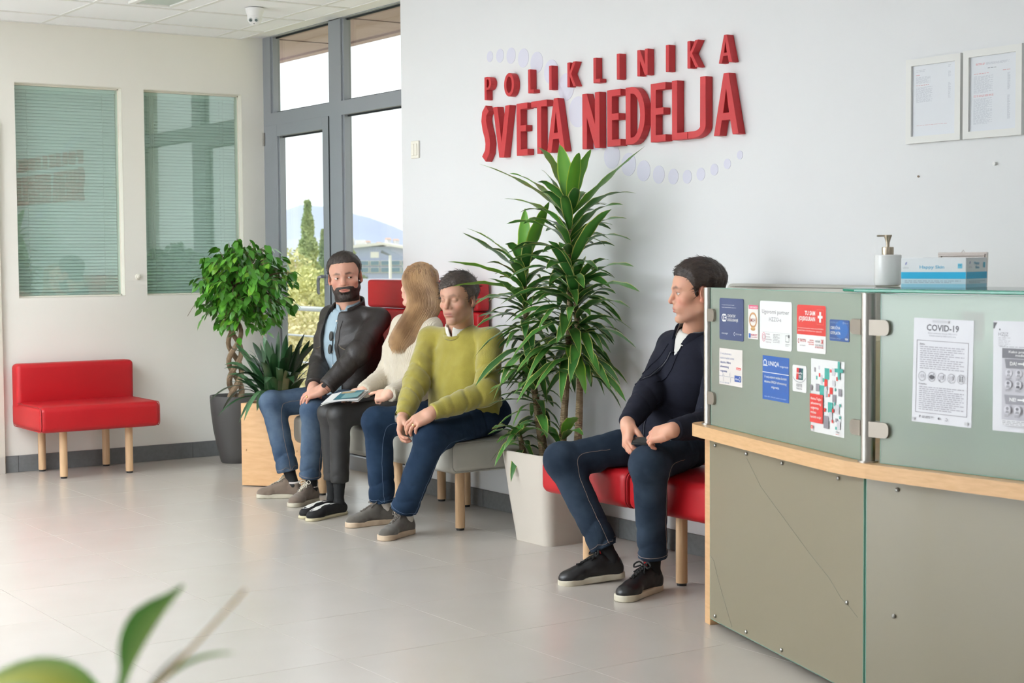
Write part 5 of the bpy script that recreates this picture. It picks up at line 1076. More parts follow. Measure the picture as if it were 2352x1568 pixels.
# ================================================================ man in the green sweater
F = Fig('m2'); P = person('m2', 'older man in mustard green sweater and blue jeans, hands between his knees', (-6.75, 4.3, 0)); j = F.j
hb = basis((.40, -.917), R(2), R(4))
o3 = dict(hs=(1.05, 1.04, 1.05), jaw=1.02, lid=1.0, skin=(200, 154, 130), brow=(104, 80, 66), brow_a=.6, gaze=(0, .9, -.3), nk=1.05, lip=(178, 112, 102), red=(190, 118, 100), stubble=.35, stubcol=(150, 122, 110), nose=1.12, lidcol=(176, 128, 108))
add_body(P, F, 0, hb, {'R': ((.42, -.42, -.80), (-.62, -.76, -.05), dict(curl=(32, 36, 40, 44), thumb=(20, 28, 10, 10), s=1.03)), 'L': ((-.30, -.80, -.45), (.42, -.35, .84), dict(curl=(26, 28, 30, 34), spread=(6, 2, -2, -6), thumb=(14, 34, 10, 14), s=1.04))}, o3, [(t, a*1.02, b*1.1, c) for t, a, b, c in TR], (.056, .046, .031), (.085, .06, .045))
m_grey = mat('hair_grey_brown', (86, 74, 66), .55, var=(60, .8, (54, 46, 42)), bump=(240, .5, .003), vscale=(1, .5, 1))
hl3 = hairline([(-.13, -.07), (-.06, -.066), (-.035, -.045), (-.016, -.004), (-.004, -.02), (.008, -.022), (.016, .005), (.03, .034), (.05, .05), (.08, .058), (.12, .06)])
rg3 = lambda p: (p[:, 2]-hl3(p[:, 1])-.012*np.clip(-p[:, 0]/.04, -.6, 1)*(p[:, 1] > .03))*.8+.0035*wob(p, 130, 4)
_, fh3 = head_shell(P, F, 'hair', lambda p: .003+.012*np.clip((p[:, 2]-hl3(p[:, 1]))/.04, 0, 1)*np.clip((p[:, 2]+.02)/.05, .3, 1), rg3, m_grey, .0037, nz=(.0028, 150))
short_hair(P, F, fh3, rg3, m_grey, 1100, .03, 5, (.5, .9, .1))
m_mous = mat('stubble_grey', (150, 130, 120), .8, var=(200, .8, (120, 100, 92)))
m_must = mat('knit_mustard', (156, 144, 56), .95, var=(24, .5, (140, 127, 42)), bump=(320, .55, .002), sheen=.5)
ST3 = [(-.14, .19, .15, .01), (.0, .2, .158, .035), (.18, .198, .165, .05), (.4, .188, .155, .04), (.62, .186, .135, .018), (.8, .168, .11, 0), (.91, .115, .085, 0), (1.0, .07, .066, 0)]
def fgreen(p):
    d = F.trunk(p, ST3, .004)+.005*wob(p, 20, 4)+.0022*wob(p*V3(1, 1, .5), 60, 4, 3)
    for sd in 'RL':
        a = F.arm(p, sd, (.064, .062, .047), 0, .0062)+.0016*wob(p, 70, 4); c = j['wr'+sd]; n = nrm(c-j['el'+sd]); ax_ = (p-c)@n
        e1 = nrm(np.cross(n, V3(0, 0, 1))); e2 = np.cross(n, e1); th_ = np.arctan2((p-c)@e1, (p-c)@e2); cuff = 1/(1+np.exp(-(ax_+.055)/.004)); a = a+.0055*cuff+.0013*np.cos(th_*26)*cuff; a = smax(a, plane(p, c-n*.0, n), .004); d = smin(d, a, .018)
    d = smin(d, cone(p, j['shR'], F.N-F.up*.03, .058, .05), .04); d = smin(d, cone(p, j['shL'], F.N-F.up*.03, .058, .05), .04)
    d = smax(d, -cone(p, F.N-F.up*.03+F.fs*.02, F.N+F.up*.2, .062, .07), .008)
    return backcut(seatcut(d, p, .4655), p, 4.72)
v, q = fmesh(fgreen, np.minimum(F.lo, F.Hm-.2)-V3(.1, .02, -.34), np.maximum(F.hi, F.N)+V3(.14, .28, .02), .0072); sw = meshobj('sweater', v, q, m_must, P, True)
nc = F.N+F.fs*.012; 
MB().tube([tuple(nc+(F.rs*math.sin(t)*.072+F.fs*math.cos(t)*.078)-F.up*(.008+.026*max(math.cos(t), -.2))) for t in np.linspace(0, 6.2832, 41)], .0105, 10).build('neckband', m_must, sw, True)
m_wshirt = mat('shirt_white', (226, 224, 216), .8)
ring_collar(P, None, F.N+F.fs*.006, F.up, F.fs, .068, .064, -.03, .05, .0036, (.004, .022), m_wshirt, 'shirt_collar', -.42)
t3_, ft3 = trousers(P, F, m_jean2, (.095, .073, .063), .955, .006, stitch=m_stitch2, gp=.02)
m_suedeg = mat('suede_grey', (96, 90, 82), .95, var=(30, .6, (82, 77, 70)), bump=(400, .3, .001), sheen=.3); m_soleb = mat('sole_beige', (206, 184, 158), .7, var=(22, .6, (184, 160, 134))); m_laceg = mat('lace_grey', (112, 104, 96), .9)
sa = shoe(P, (-7.031, 4.082, 0), (-7.042, 3.802, 0), dict(tongue=.012, m=m_suedeg, ms=m_soleb, laces=1, ml=m_laceg, sole=.029, collar=.092)); sb = shoe(P, (-6.714, 4.003, 0), (-6.60, 3.755, 0), dict(tongue=.012, m=m_suedeg, ms=m_soleb, laces=1, ml=m_laceg, sole=.029, collar=.092))
socks(P, F, m_sockg, (sa, sb))
wt = thing('wristwatch', 'steel bracelet watch on right wrist of the man in green sweater', 'watch', tuple(j['wrR'])); ax = nrm(V3(.42, -.42, -.8)); c = j['wrR']+ax*.008
band(wt, c, ax, .0305, .014, m_steel, 'bracelet'); nd_ = nrm(V3(-.62, -.76, -.05)); MB().tube([tuple(c+nd_*.029), tuple(c+nd_*.037)], .017, 18).build('watch_case', m_steel, wt, True)
ch = F.handL[1][2]; band(P, (ch[0][0]*.5+ch[0][1]*.5), ch[0][1]-ch[0][0], .0098, .004, m_gold, 'ring')
# ================================================================ young man in the navy hoodie
F = Fig('y'); P = person('y', 'young man in navy zip hoodie sitting alone, partly hidden by the desk', (-5.1, 4.3, 0)); j = F.j
hb = basis((-.52, -.854), R(0), R(4))
o4 = dict(hs=(1.04, 1.06, 1.06), jaw=1.0, lid=.45, skin=(214, 162, 136), brow=(58, 42, 34), gaze=(0, 1, -.05), nk=1.0, lip=(190, 112, 106), red=(204, 124, 108), nose=1.05, stubble=.16)
add_body(P, F, 0, hb, {'R': ((.42, -.36, -.84), (-.34, -.86, .12), dict(curl=(34, 36, 38, 42), thumb=(20, 40, 20, 16), s=1.0)), 'L': ((-.90, -.28, -.28), (.2, -.62, .76), dict(curl=(34, 38, 42, 46), thumb=(16, 36, 16, 20), s=1.02))}, o4, TR, (.054, .044, .031), (.083, .06, .044))
m_brown = mat('hair_brown', (58, 44, 36), .5, var=(60, .8, (34, 26, 22)), bump=(240, .5, .003), vscale=(1, .5, 1))
hl4 = hairline([(-.13, -.062), (-.06, -.058), (-.035, -.035), (-.016, .0), (-.002, -.008), (.010, -.022), (.018, -.012), (.026, .028), (.045, .052), (.07, .066), (.12, .068)])
rg4 = lambda p: (p[:, 2]-hl4(p[:, 1]))*.8+.003*wob(p, 140, 4)
_, fh4 = head_shell(P, F, 'hair', lambda p: .003+.013*np.clip((p[:, 2]-hl4(p[:, 1]))/.04, 0, 1)*np.clip((p[:, 2]-.0)/.05, .25, 1), rg4, m_brown, .0035, nz=(.0022, 180))
short_hair(P, F, fh4, rg4, m_brown, 1100, .02, 6, (.25, 1, .15))
m_navy = mat('fleece_navy', (33, 35, 46), .95, var=(20, .5, (26, 27, 36)), bump=(420, .4, .0012), spec=.2)
ST4 = [(-.12, .175, .13, .01), (.0, .18, .135, .02), (.2, .174, .135, .03), (.45, .17, .128, .018), (.68, .178, .12, .006), (.84, .155, .1, 0), (.94, .1, .078, 0), (1.0, .068, .064, 0)]
def fhood(p):
    ax_ = (p-F.Hm)@F.up; u = (p-F.Hm)@F.rs
    d = F.trunk(p, ST4, .014)+.0045*wob(p, 20, 4)-.010*np.exp(-((ax_-.16)/.025)**2)*np.cos(u*9)+.008*np.exp(-((ax_-.205)/.016)**2)
    for sd in 'RL':
        a = F.arm(p, sd, (.064, .06, .044), 0, .0038); c = j['wr'+sd]; n = nrm(c-j['el'+sd]); q_ = (p-c)@n; cuff = 1/(1+np.exp(-(q_+.055)/.004)); a = a+.002*cuff; a = smax(a, plane(p, c-n*.004, n), .004); d = smin(d, a, .016)
    d = smin(d, cone(p, j['shR'], F.N-F.up*.03, .058, .05), .04); d = smin(d, cone(p, j['shL'], F.N-F.up*.03, .058, .05), .04)
    d = smin(d, ell(p, F.N-F.fs*.085-F.up*.025, (.11, .06, .055), np.stack([F.rs, F.fs, F.up], 1).astype(f32)), .03)
    w = (p-F.N)@F.fs; d = smax(d, -cone(p, F.N-F.up*.05+F.fs*.02, F.N+F.up*.2, .058, .07), .006); d = smax(d, np.minimum(np.minimum(.035+.5*((p-F.N)@F.up+.03)-np.abs((p-F.N)@F.rs), w-.02), (p-F.N)@F.up+.09), .004)
    return backcut(seatcut(d, p, .50), p, 4.725)
v, q = fmesh(fhood, np.minimum(F.lo, F.Hm-.2)-V3(.1, .02, -.34), np.maximum(F.hi, F.N)+V3(.14, .28, .03), .0072); hd = meshobj('hoodie', v, q, m_navy, P, True)
ring_collar(hd, None, F.N, F.up, F.fs, .09, .078, -.04, .035, .006, (.03, .055), m_navy, 'collar', -.25)
ring_collar(hd, None, F.N, F.up, F.fs, .0835, .0715, -.036, .037, .003, (.03, .055), mat('lining_grey', (120, 122, 122), .95), 'collar_lining', -.25)
m_fluff = mat('hood_lining', (206, 198, 194), .98, bump=(160, .8, .004))
def ffl(p): return ell(p, F.N-F.fs*.075+F.up*.028, (.098, .05, .03), np.stack([F.rs, F.fs, F.up], 1).astype(f32))+.004*wob(p, 120, 4)
v, q = fmesh(ffl, F.N-.16, F.N+.16, .006); meshobj('hood_lining', v, q, m_fluff, hd, True)
def ft_(p): return F.trunk(p, ST4, .004)
v, q = fmesh(lambda p: smax(ft_(p), -((p-F.N)@F.up+.16), .004), F.N-.2, F.N+V3(.2, .2, .03), .007); meshobj('t_shirt', v, q, m_wshirt, P, True)
zl = [F.N+F.fs*.08-F.up*.085, F.N*.8+F.Hm*.2+F.fs*.17, F.N*.55+F.Hm*.45+F.fs*.2, F.N*.32+F.Hm*.68+F.fs*.2, F.N*.02+F.Hm*.98+F.fs*.22]
for k in (-.007, .007): seam('zip_edge', fhood, [V3(q)+F.rs*k for q in zl], .0028, m_navy, hd, .001, 44)
seam('zip', fhood, zl, .0018, mat('zip_dark', (70, 70, 76), .5), hd, .0005, 44)
q = snap(fhood, [zl[0]], .003)[0]; MB().tube([tuple(q), tuple(q-F.up*.018+F.fs*.004)], [.003, .0022], 8).build('zip_pull', m_zip, hd, True)
for sg in (-1, 1):
    seam('drawstring', fhood, [F.N+F.fs*.1+F.rs*.045*sg-F.up*.05, F.N*.75+F.Hm*.25+F.fs*.18+F.rs*.062*sg, F.N*.62+F.Hm*.38+F.fs*.19+F.rs*.06*sg], .003, m_navy, hd, .001, 20)
    seam('pocket_edge', fhood, [F.N*.42+F.Hm*.58+F.fs*.18+F.rs*.03*sg, F.N*.40+F.Hm*.60+F.fs*.18+F.rs*.11*sg, F.N*.25+F.Hm*.75+F.fs*.17+F.rs*.155*sg, F.N*.08+F.Hm*.92+F.fs*.15+F.rs*.16*sg], .0026, m_navy, hd, .0005, 26)
c = j['wrL']; n = nrm(c-j['elL']); q = snap(fhood, [c-n*.075+V3(.03, -.06, .02)], .0008)[0]; g_ = grad(fhood, q[None])[0]; e1 = nrm(np.cross(g_, n))
for k, col in ((-.004, (30, 40, 90)), (0, (230, 228, 224)), (.004, (180, 30, 36))): MB().tube([tuple(q+n*k-e1*.005), tuple(q+n*k+e1*.005)], .0019, 6).build('flag_tag', mat('tag_%d' % col[0], col, .8), hd)
t4_, ft4 = trousers(P, F, m_jean3, (.093, .072, .056), .885, .0058, stitch=m_stitch, gp=.008, ycut=4.12)
for k in range(5):
    a = j['knL']*.6+j['hiL']*.4+V3(-.02+.016*k, .0, .2); q = snap(ft4, [a+V3(0, .012*(k % 2), 0), a+V3(.018, .004+.012*(k % 2), 0)], .0004); MB().tube([tuple(t) for t in q], .0013, 4).build('fray', mat('fray_pale', (150, 166, 178), .9), t4_)
ysh = []
m_bleath = mat('shoe_black', (26, 26, 27), .38, bump=(160, .25, .001), spec=.5); m_solec = mat('sole_ivory', (208, 200, 180), .55, var=(14, .5, (184, 172, 146))); m_laceb = mat('lace_black', (18, 18, 18), .9)
for heel, toe, pt, lf in (((-5.196, 4.135, 0), (-5.266, 3.838, 0), .06, .012), ((-4.962, 4.13, 0), (-4.856, 3.838, 0), 0., 0.)):
    s_, f_, W_ = shoe(P, heel, toe, dict(m=m_bleath, ms=m_solec, laces=1, ml=m_laceb, collar=.084, sole=.026, tongue=.012, lr=.0034, pitch=pt, lift=lf)); ysh.append((s_, f_, W_))
    tg = MB().box((0, 0, 0), (.011, .004, .03), 0, .001); q = snap(f_, [(0, .10, .12)], .004)[0]
    vs = [tuple(W_(np.array([V3(v_[0], q[1]+v_[1]+.3*v_[2], q[2]+v_[2]*.8)]))[0]) for v_ in tg.v]; meshobj('tongue_tag', vs, tg.f, mat('tag_red', (186, 32, 34), .6), s_)
socks(P, F, m_sock, ysh, .72, .043)
ph = thing('phone', 'small black phone in the hands of the young man', 'phone', tuple(j['wrL']*.4+j['wrR']*.6+V3(0, -.09, -.06)))
c = (F.handR[1][0][0][1]+F.handL[1][0][0][2])/2+V3(0, -.004, .004); MB().box((0, 0, 0), (.075, .05, .009), 0, .004, M=Matrix.Translation(tuple(c)) @ Matrix.Rotation(R(35), 4, 'Z') @ Matrix.Rotation(R(25), 4, 'X')).build('case', m_black, ph, True); MB().box((0, 0, 0), (.066, .044, .001), 0, 0, M=Matrix.Translation(tuple(c)) @ Matrix.Rotation(R(35), 4, 'Z') @ Matrix.Rotation(R(25), 4, 'X') @ Matrix.Translation((0, 0, .005))).build('screen', mat('screen_black', (12, 12, 14), .1), ph)
# ================================================================== plants
m_leafv = mat('leaf_variegated', (60, 110, 40), .32, attr='col', bump=(60, .1, .001), spec=.5)
def pxw(px, py, Y):
    """a point on the sight line of a picture position, at distance Y from the camera towards the sign wall"""
    d = fw*1.0 + rt*((px-1176)/3635.9) + dn*((py-784)/3635.9); k = Y/d.y; return np.array([d.x*k, Y, CAM_H+d.z*k])
def leafmesh(name, base, mid, tip, W, cols, parent, n=12, fold=.25, twist=0., prof=None, wallY=None, side=None, wav=0., seed=0, m=None):
    """strap leaf along base-mid-tip; cols = (centre, body, margin) colours"""
    B = [np.array(q, float) for q in (base, mid, tip)]; t = np.linspace(0, 1, n); path = np.array([(1-u)**2*B[0]+2*u*(1-u)*B[1]+u*u*B[2] for u in t]); tan = np.gradient(path, axis=0); tan /= np.linalg.norm(tan, axis=1)[:, None]
    up0 = np.array([0, 0, 1.]) if abs(tan[:, 2]).mean() < .93 else np.array([.5, -.8, 0.]); vs = []; cs = []; us = (-1, -.8, 0, .8, 1)
    cc = [np.array(lin(c)) for c in cols]
    for i in range(n):
        s = np.cross(tan[i], up0); s /= max(np.linalg.norm(s), 1e-6); nn = np.cross(s, tan[i]); a = twist*t[i]; s, nn = s*math.cos(a)+nn*math.sin(a), nn*math.cos(a)-s*math.sin(a)
        w = W/2*(prof(t[i]) if prof else max(.16*(1-t[i]), math.sin(math.pi*min(t[i]**.8, 1.))**.75) if t[i] < 1 else 0.)
        for u in us:
            vs.append(path[i]+s*u*w+nn*(fold*abs(u)*w+wav*w*math.sin(i*1.7+seed+(1.5 if u > 0 else 0))*abs(u))); k = abs(u); cs.append(cc[0] if k == 0 else cc[1] if k < .9 else cc[2])
    v = np.array(vs)
    if wallY is not None: over = v[:, 1]-(wallY-.03); v[:, 1] = np.where(over > 0, wallY-.03+.022*(1-np.exp(-over/.022)), v[:, 1])
    f = [(i*5+k, i*5+k+1, (i+1)*5+k+1, (i+1)*5+k) for i in range(n-1) for k in range(4)]
    return meshobj(name, v, np.array(f), m or m_leafv, parent, True, np.array(cs))
def sqring(cx, cy, z, h, r, n=8):
    P = []
    for sx_, sy_, a in ((1, 1, 0), (-1, 1, 90), (-1, -1, 180), (1, -1, 270)): P += [(cx+sx_*(h-r)+r*math.cos(R(a+90*i/n)), cy+sy_*(h-r)+r*math.sin(R(a+90*i/n)), z) for i in range(n+1)]
    return P
def loftrings(rings, cap=(True, True)):
    n = len(rings[0]); v = [p for r in rings for p in r]; f = [(a*n+i, a*n+(i+1) % n, (a+1)*n+(i+1) % n, (a+1)*n+i) for a in range(len(rings)-1) for i in range(n)]
    if cap[0]: f.append(tuple(range(n))[::-1])
    if cap[1]: f.append(tuple(range((len(rings)-1)*n, len(rings)*n)))
    return MB().add(v, f)
m_soil = mat('soil', (58, 44, 34), .95, bump=(60, .9, .01), var=(40, .8, (36, 27, 20)))
# ---- big dragon tree in the white pot
px_, py_ = -6.135, 4.455
dt = thing('potted_dracaena', 'tall variegated dragon tree in a white square pot between the benches', 'potted plant', (px_, py_, 0))
rr_ = [sqring(px_, py_, z, h, r) for z, h, r in ((.004, .142, .04), (.0, .146, .045), (.03, .150, .05), (.2, .172, .055), (.40, .194, .06), (.432, .197, .06), (.436, .193, .058), (.43, .184, .055), (.39, .178, .05))]
loftrings(rr_).build('pot', mat('pot_white', (208, 199, 186), .35, spec=.4), dt, True)
loftrings([sqring(px_, py_, .375, .178, .05), sqring(px_, py_, .395, .17, .05)]).build('soil', m_soil, dt)
m_cane = mat('cane', (112, 92, 66), .85, var=(26, .9, (146, 128, 98)), bump=(80, .6, .004), wave=(38, .6, 'Z', 1.))
CANES = [[(-6.10, 4.47, .38), (-6.075, 4.47, .62), (-6.045, 4.47, .86), (-6.02, 4.465, 1.2), (-6.005, 4.46, 1.58)], [(-6.02, 4.50, .38), (-5.985, 4.49, .6), (-5.965, 4.48, .80), (-5.975, 4.475, 1.0), (-5.985, 4.47, 1.25)], [(-6.22, 4.46, .38), (-6.28, 4.46, .62), (-6.34, 4.455, .86), (-6.365, 4.45, 1.1), (-6.37, 4.45, 1.32)], [(-6.17, 4.42, .38), (-6.22, 4.42, .56), (-6.25, 4.41, .78)], [(-6.25, 4.36, .38), (-6.275, 4.35, .5)]]
for c in CANES: MB().tube([tuple(q) for q in bspl(c, 18)], [.021-.011*i/17 for i in range(18)], 10).build('cane', m_cane, dt, True)
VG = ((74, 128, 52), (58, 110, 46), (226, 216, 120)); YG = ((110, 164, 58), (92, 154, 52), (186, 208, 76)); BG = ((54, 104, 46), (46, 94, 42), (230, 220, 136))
def cane_at(k, z): p = np.array(CANES[k]); return np.array([np.interp(z, p[:, 2], p[:, 0]), np.interp(z, p[:, 2], p[:, 1]), z])
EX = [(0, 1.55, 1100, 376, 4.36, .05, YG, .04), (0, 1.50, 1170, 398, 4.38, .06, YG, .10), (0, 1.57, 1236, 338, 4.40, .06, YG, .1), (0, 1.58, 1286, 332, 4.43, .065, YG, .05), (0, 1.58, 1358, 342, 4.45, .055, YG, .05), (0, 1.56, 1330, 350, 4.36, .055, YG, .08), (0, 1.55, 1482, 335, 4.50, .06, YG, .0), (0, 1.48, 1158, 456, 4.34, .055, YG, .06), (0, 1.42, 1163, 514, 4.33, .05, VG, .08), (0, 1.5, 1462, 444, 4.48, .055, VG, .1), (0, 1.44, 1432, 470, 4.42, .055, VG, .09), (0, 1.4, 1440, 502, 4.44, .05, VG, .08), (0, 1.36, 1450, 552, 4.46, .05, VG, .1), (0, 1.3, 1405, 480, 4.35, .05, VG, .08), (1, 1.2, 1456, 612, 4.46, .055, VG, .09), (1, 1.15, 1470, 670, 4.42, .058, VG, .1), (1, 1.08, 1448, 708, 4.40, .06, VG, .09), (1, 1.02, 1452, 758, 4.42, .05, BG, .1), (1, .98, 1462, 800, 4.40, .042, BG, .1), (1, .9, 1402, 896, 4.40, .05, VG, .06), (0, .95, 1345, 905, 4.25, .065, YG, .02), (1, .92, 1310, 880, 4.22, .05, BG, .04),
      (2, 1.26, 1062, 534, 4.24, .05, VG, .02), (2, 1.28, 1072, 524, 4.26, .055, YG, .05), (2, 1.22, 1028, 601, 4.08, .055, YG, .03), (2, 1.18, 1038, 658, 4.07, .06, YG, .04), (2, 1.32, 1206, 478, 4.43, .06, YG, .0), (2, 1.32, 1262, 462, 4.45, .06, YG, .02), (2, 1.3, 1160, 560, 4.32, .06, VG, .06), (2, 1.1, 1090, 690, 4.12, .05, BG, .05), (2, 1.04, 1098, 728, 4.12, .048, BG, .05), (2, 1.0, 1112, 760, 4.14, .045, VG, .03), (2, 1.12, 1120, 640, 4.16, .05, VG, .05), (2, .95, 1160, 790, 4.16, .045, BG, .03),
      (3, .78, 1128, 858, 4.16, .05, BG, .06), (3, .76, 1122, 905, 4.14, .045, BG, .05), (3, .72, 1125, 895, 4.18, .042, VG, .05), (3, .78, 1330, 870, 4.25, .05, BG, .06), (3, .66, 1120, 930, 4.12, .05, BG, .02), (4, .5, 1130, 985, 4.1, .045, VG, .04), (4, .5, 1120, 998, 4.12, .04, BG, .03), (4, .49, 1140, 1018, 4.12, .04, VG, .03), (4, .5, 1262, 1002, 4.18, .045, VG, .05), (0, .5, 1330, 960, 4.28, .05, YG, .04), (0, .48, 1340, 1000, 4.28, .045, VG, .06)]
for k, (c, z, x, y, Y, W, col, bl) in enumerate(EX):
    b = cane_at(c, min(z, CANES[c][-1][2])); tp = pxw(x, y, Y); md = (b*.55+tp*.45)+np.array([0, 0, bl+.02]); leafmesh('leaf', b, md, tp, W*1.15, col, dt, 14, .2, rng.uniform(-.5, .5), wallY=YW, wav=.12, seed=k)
for c, z0, z1, n, l0, l1 in ((0, .86, 1.56, 84, .27, .36), (1, .80, 1.24, 60, .25, .34), (2, .82, 1.3, 64, .24, .33), (3, .54, .79, 28, .17, .24), (4, .43, .5, 10, .15, .19), (0, .42, .5, 4, .15, .2)):
    for i in range(n):
        f = i/max(n-1, 1); z = z0+(z1-z0)*f; a = i*2.39996+c*1.3+rng.uniform(-.3, .3); L = l0+(l1-l0)*rng.random(); el = R(-10+58*f**2+rng.uniform(-14, 14)); b = cane_at(c, z)
        if math.sin(a) > .3: L *= .72
        d = np.array([math.cos(a)*math.cos(el), math.sin(a)*math.cos(el), math.sin(el)]); md = b+d*L*.55+np.array([0, 0, .045]); tp = b+d*L+np.array([0, 0, -.07*(1-f*.6)-rng.random()*.05])
        if tp[0] < -6.52 and tp[1] > 4.15: tp = b+(tp-b)*.6; md = b+(md-b)*.6
        leafmesh('leaf', b, md, tp, rng.uniform(.045, .06)*(1 if L > .22 else .8), VG if rng.random() < .6 else BG, dt, 10, .22, rng.uniform(-.7, .7), wallY=YW, wav=.14, seed=i)
# ---- ficus with plaited trunk in the dark pot
fx, fy = -9.80, 4.47
ft = thing('potted_ficus', 'round-headed weeping fig with plaited trunk in a dark grey pot by the door', 'potted plant', (fx, fy, 0))
MB().lathe([(.098, 0), (.105, .008), (.128, .1), (.152, .22), (.166, .34), (.172, .44), (.170, .452), (.158, .452), (.152, .42), (.0, .42)], 40, Matrix.Translation((fx, fy, 0))).build('pot', mat('pot_dark', (74, 72, 70), .55, bump=(120, .15, .001)), ft, True)
MB().lathe([(.15, .41), (.13, .428), (.0, .432)], 24, Matrix.Translation((fx, fy, 0))).build('soil', m_soil, ft)
m_bark = mat('fig_bark', (150, 128, 102), .85, var=(22, .9, (104, 84, 62)), bump=(50, .6, .004))
for s in range(3):
    MB().tube([(fx+(.042-.006*math.sin(i*.3))*math.cos(i*.42+s*2.094), fy+.042*math.sin(i*.42+s*2.094), .40+i*.027) for i in range(24)], [.021-.0003*i for i in range(24)], 9).build('stem', m_bark, ft, True)
fc = np.array([fx+.16, fy+.02, 1.16])
def ovate(nm, m): 
    v = []; f = []; n = 9
    for i in range(n):
        t = i/(n-1); w = .5*(math.sin(math.pi*min(1, t**.75*1.0))**.9)*(1-.25*t) if t < .86 else .5*.12*(1-t)/.14+.006
        for u in (-1, 0, 1): v.append((u*w*.56, t*1.0, -.12*t*t-.10*(1-abs(u))*0+.09*abs(u)*w))
    for i in range(n-1):
        for k in (0, 1): f.append((i*3+k, i*3+k+1, (i+1)*3+k+1, (i+1)*3+k))
    return v, f
ov, of = ovate('', None)
LM = []
for i, c in enumerate(((76, 138, 42), (98, 164, 50), (58, 118, 40), (126, 180, 56))):
    me = bpy.data.meshes.new('fig_leaf'); me.from_pydata(ov, [], of); me.polygons.foreach_set('use_smooth', [True]*len(of)); me.materials.append(mat('fig_leaf_%d' % i, c, .3, spec=.5)); LM.append(me)
fr_ = random.Random(21); stuffv = []; stufff = []; cnt = 0
def fleaf(p, d, size, roll):
    global cnt
    y = Vector(d).normalized(); x = y.cross(Vector((0, 0, 1))); x = x.normalized() if x.length > .05 else Vector((1, 0, 0)); z = x.cross(y); Mx = Matrix.Translation(Vector(p)) @ Matrix(((x.x, y.x, z.x, 0), (x.y, y.y, z.y, 0), (x.z, y.z, z.z, 0), (0, 0, 0, 1))) @ Matrix.Rotation(roll, 4, 'Y') @ Matrix.Scale(size, 4)
    near = (p[0]-fc[0])*.88-(p[1]-fc[1])*.47 > .02
    if near and cnt < 300:
        o = bpy.data.objects.new('leaf', LM[fr_.choice((0, 0, 1, 1, 2, 3))]); COL.objects.link(o); o.parent = ft; o.matrix_parent_inverse = Matrix.Translation(-Vector(ft.location)); o.matrix_basis = Mx; cnt += 1
    else:
        n = len(stuffv); stuffv.extend([tuple(Mx @ Vector(q)) for q in ov]); stufff.extend([tuple(i+n for i in q) for q in of])
br_ = MB()
for k in range(190):
    th = fr_.random()*6.283; ph = math.acos(1-1.9*fr_.random()); r_ = fr_.uniform(.78, 1.0); e = fc+np.array([.34*math.sin(ph)*math.cos(th), .33*math.sin(ph)*math.sin(th), .35*math.cos(ph)])*r_
    b = np.array([fx, fy, 1.02+.1*fr_.random()]); md = b*.45+e*.55+np.array([0, 0, .12]); pts = [(1-u)**2*b+2*u*(1-u)*md+u*u*e for u in np.linspace(0, 1, 9)]; br_.tube([tuple(q) for q in pts], [.005-.0004*i for i in range(9)], 4, False)
    out = np.array([math.cos(th), math.sin(th), 0])
    for i in range(3, 9):
        for s in range(2 if i > 5 else 1):
            a = th+fr_.uniform(-1.3, 1.3); d = (math.cos(a)*.6, math.sin(a)*.6, fr_.uniform(-1.1, -.1)); p = pts[i]+np.array([fr_.uniform(-.02, .02) for _ in range(3)])
            if p[0] < XL+.06 or p[1] > 4.84: continue
            fleaf(p, d, fr_.uniform(.058, .086), fr_.uniform(-.9, .9))
br_.build('branches', m_bark, ft); tag(meshobj('leaves', stuffv, stufff, MATS['fig_leaf_0'], ft, True), kind='stuff')
for b, e in (((.16, -.0, 1.36), (.36, -.02, 1.30)), ((.2, .05, 1.33), (.36, .06, 1.2)), ((-.15, -.1, 1.1), (-.27, -.22, .98))):
    b = np.array([fx+b[0], fy+b[1], b[2]]); e = np.array([fx+e[0], fy+e[1], e[2]]); pts = [b*(1-u)+e*u+np.array([0, 0, .05*math.sin(u*3.14)]) for u in np.linspace(0, 1, 7)]; MB().tube([tuple(q) for q in pts], .0018, 4).build('twig', m_bark, ft)
    for i in range(1, 7): cnt = min(cnt, 299); fleaf(pts[i], (.3, -.3, -.9), .07, fr_.uniform(-.6, .6))
# ---- clivia in the wooden planter
W_a = Vector((-8.727, 4.013, 0)); W_t = Vector((.774, .634, 0)); W_n = Vector((-.634, .774, 0)); FP = Matrix(((W_t.x, W_n.x, 0, W_a.x), (W_t.y, W_n.y, 0, W_a.y), (0, 0, 1, 0), (0, 0, 0, 1))); pw, pd, phh = .388, .34, .50
cv = thing('potted_clivia', 'dark green strap-leaved clivia growing in a beech planter box beside the bench', 'potted plant', tuple(FP @ Vector((pw/2, pd/2, 0))))
m_box = wood('planter_beech', (222, 178, 128), (208, 160, 110), (1.5, 1.5, 9), .4)
for a, b, c, d in ((0, pw, 0, .018), (0, pw, pd-.018, pd), (0, .018, .018, pd-.018), (pw-.018, pw, .018, pd-.018)): lbox(FP, a, b, c, d, .006, phh, .001).build('panel', m_box, cv)
lbox(FP, .018, pw-.018, .018, pd-.018, .01, .44).build('soil', m_soil, cv)
for a in (.03, pw-.03): MB().lathe([(.006, 0), (.006, .003), (.003, .004)], 10, FP @ Matrix.Translation((a, 0, .22)) @ Matrix.Rotation(R(90), 4, 'X')).build('screw_cap', m_box, cv)
CG = ((42, 78, 44), (36, 68, 40), (44, 82, 44)); CL = ((70, 110, 70), (62, 100, 64), (72, 114, 70)); cb = np.array(FP @ Vector((pw/2, pd*.4, .45)))
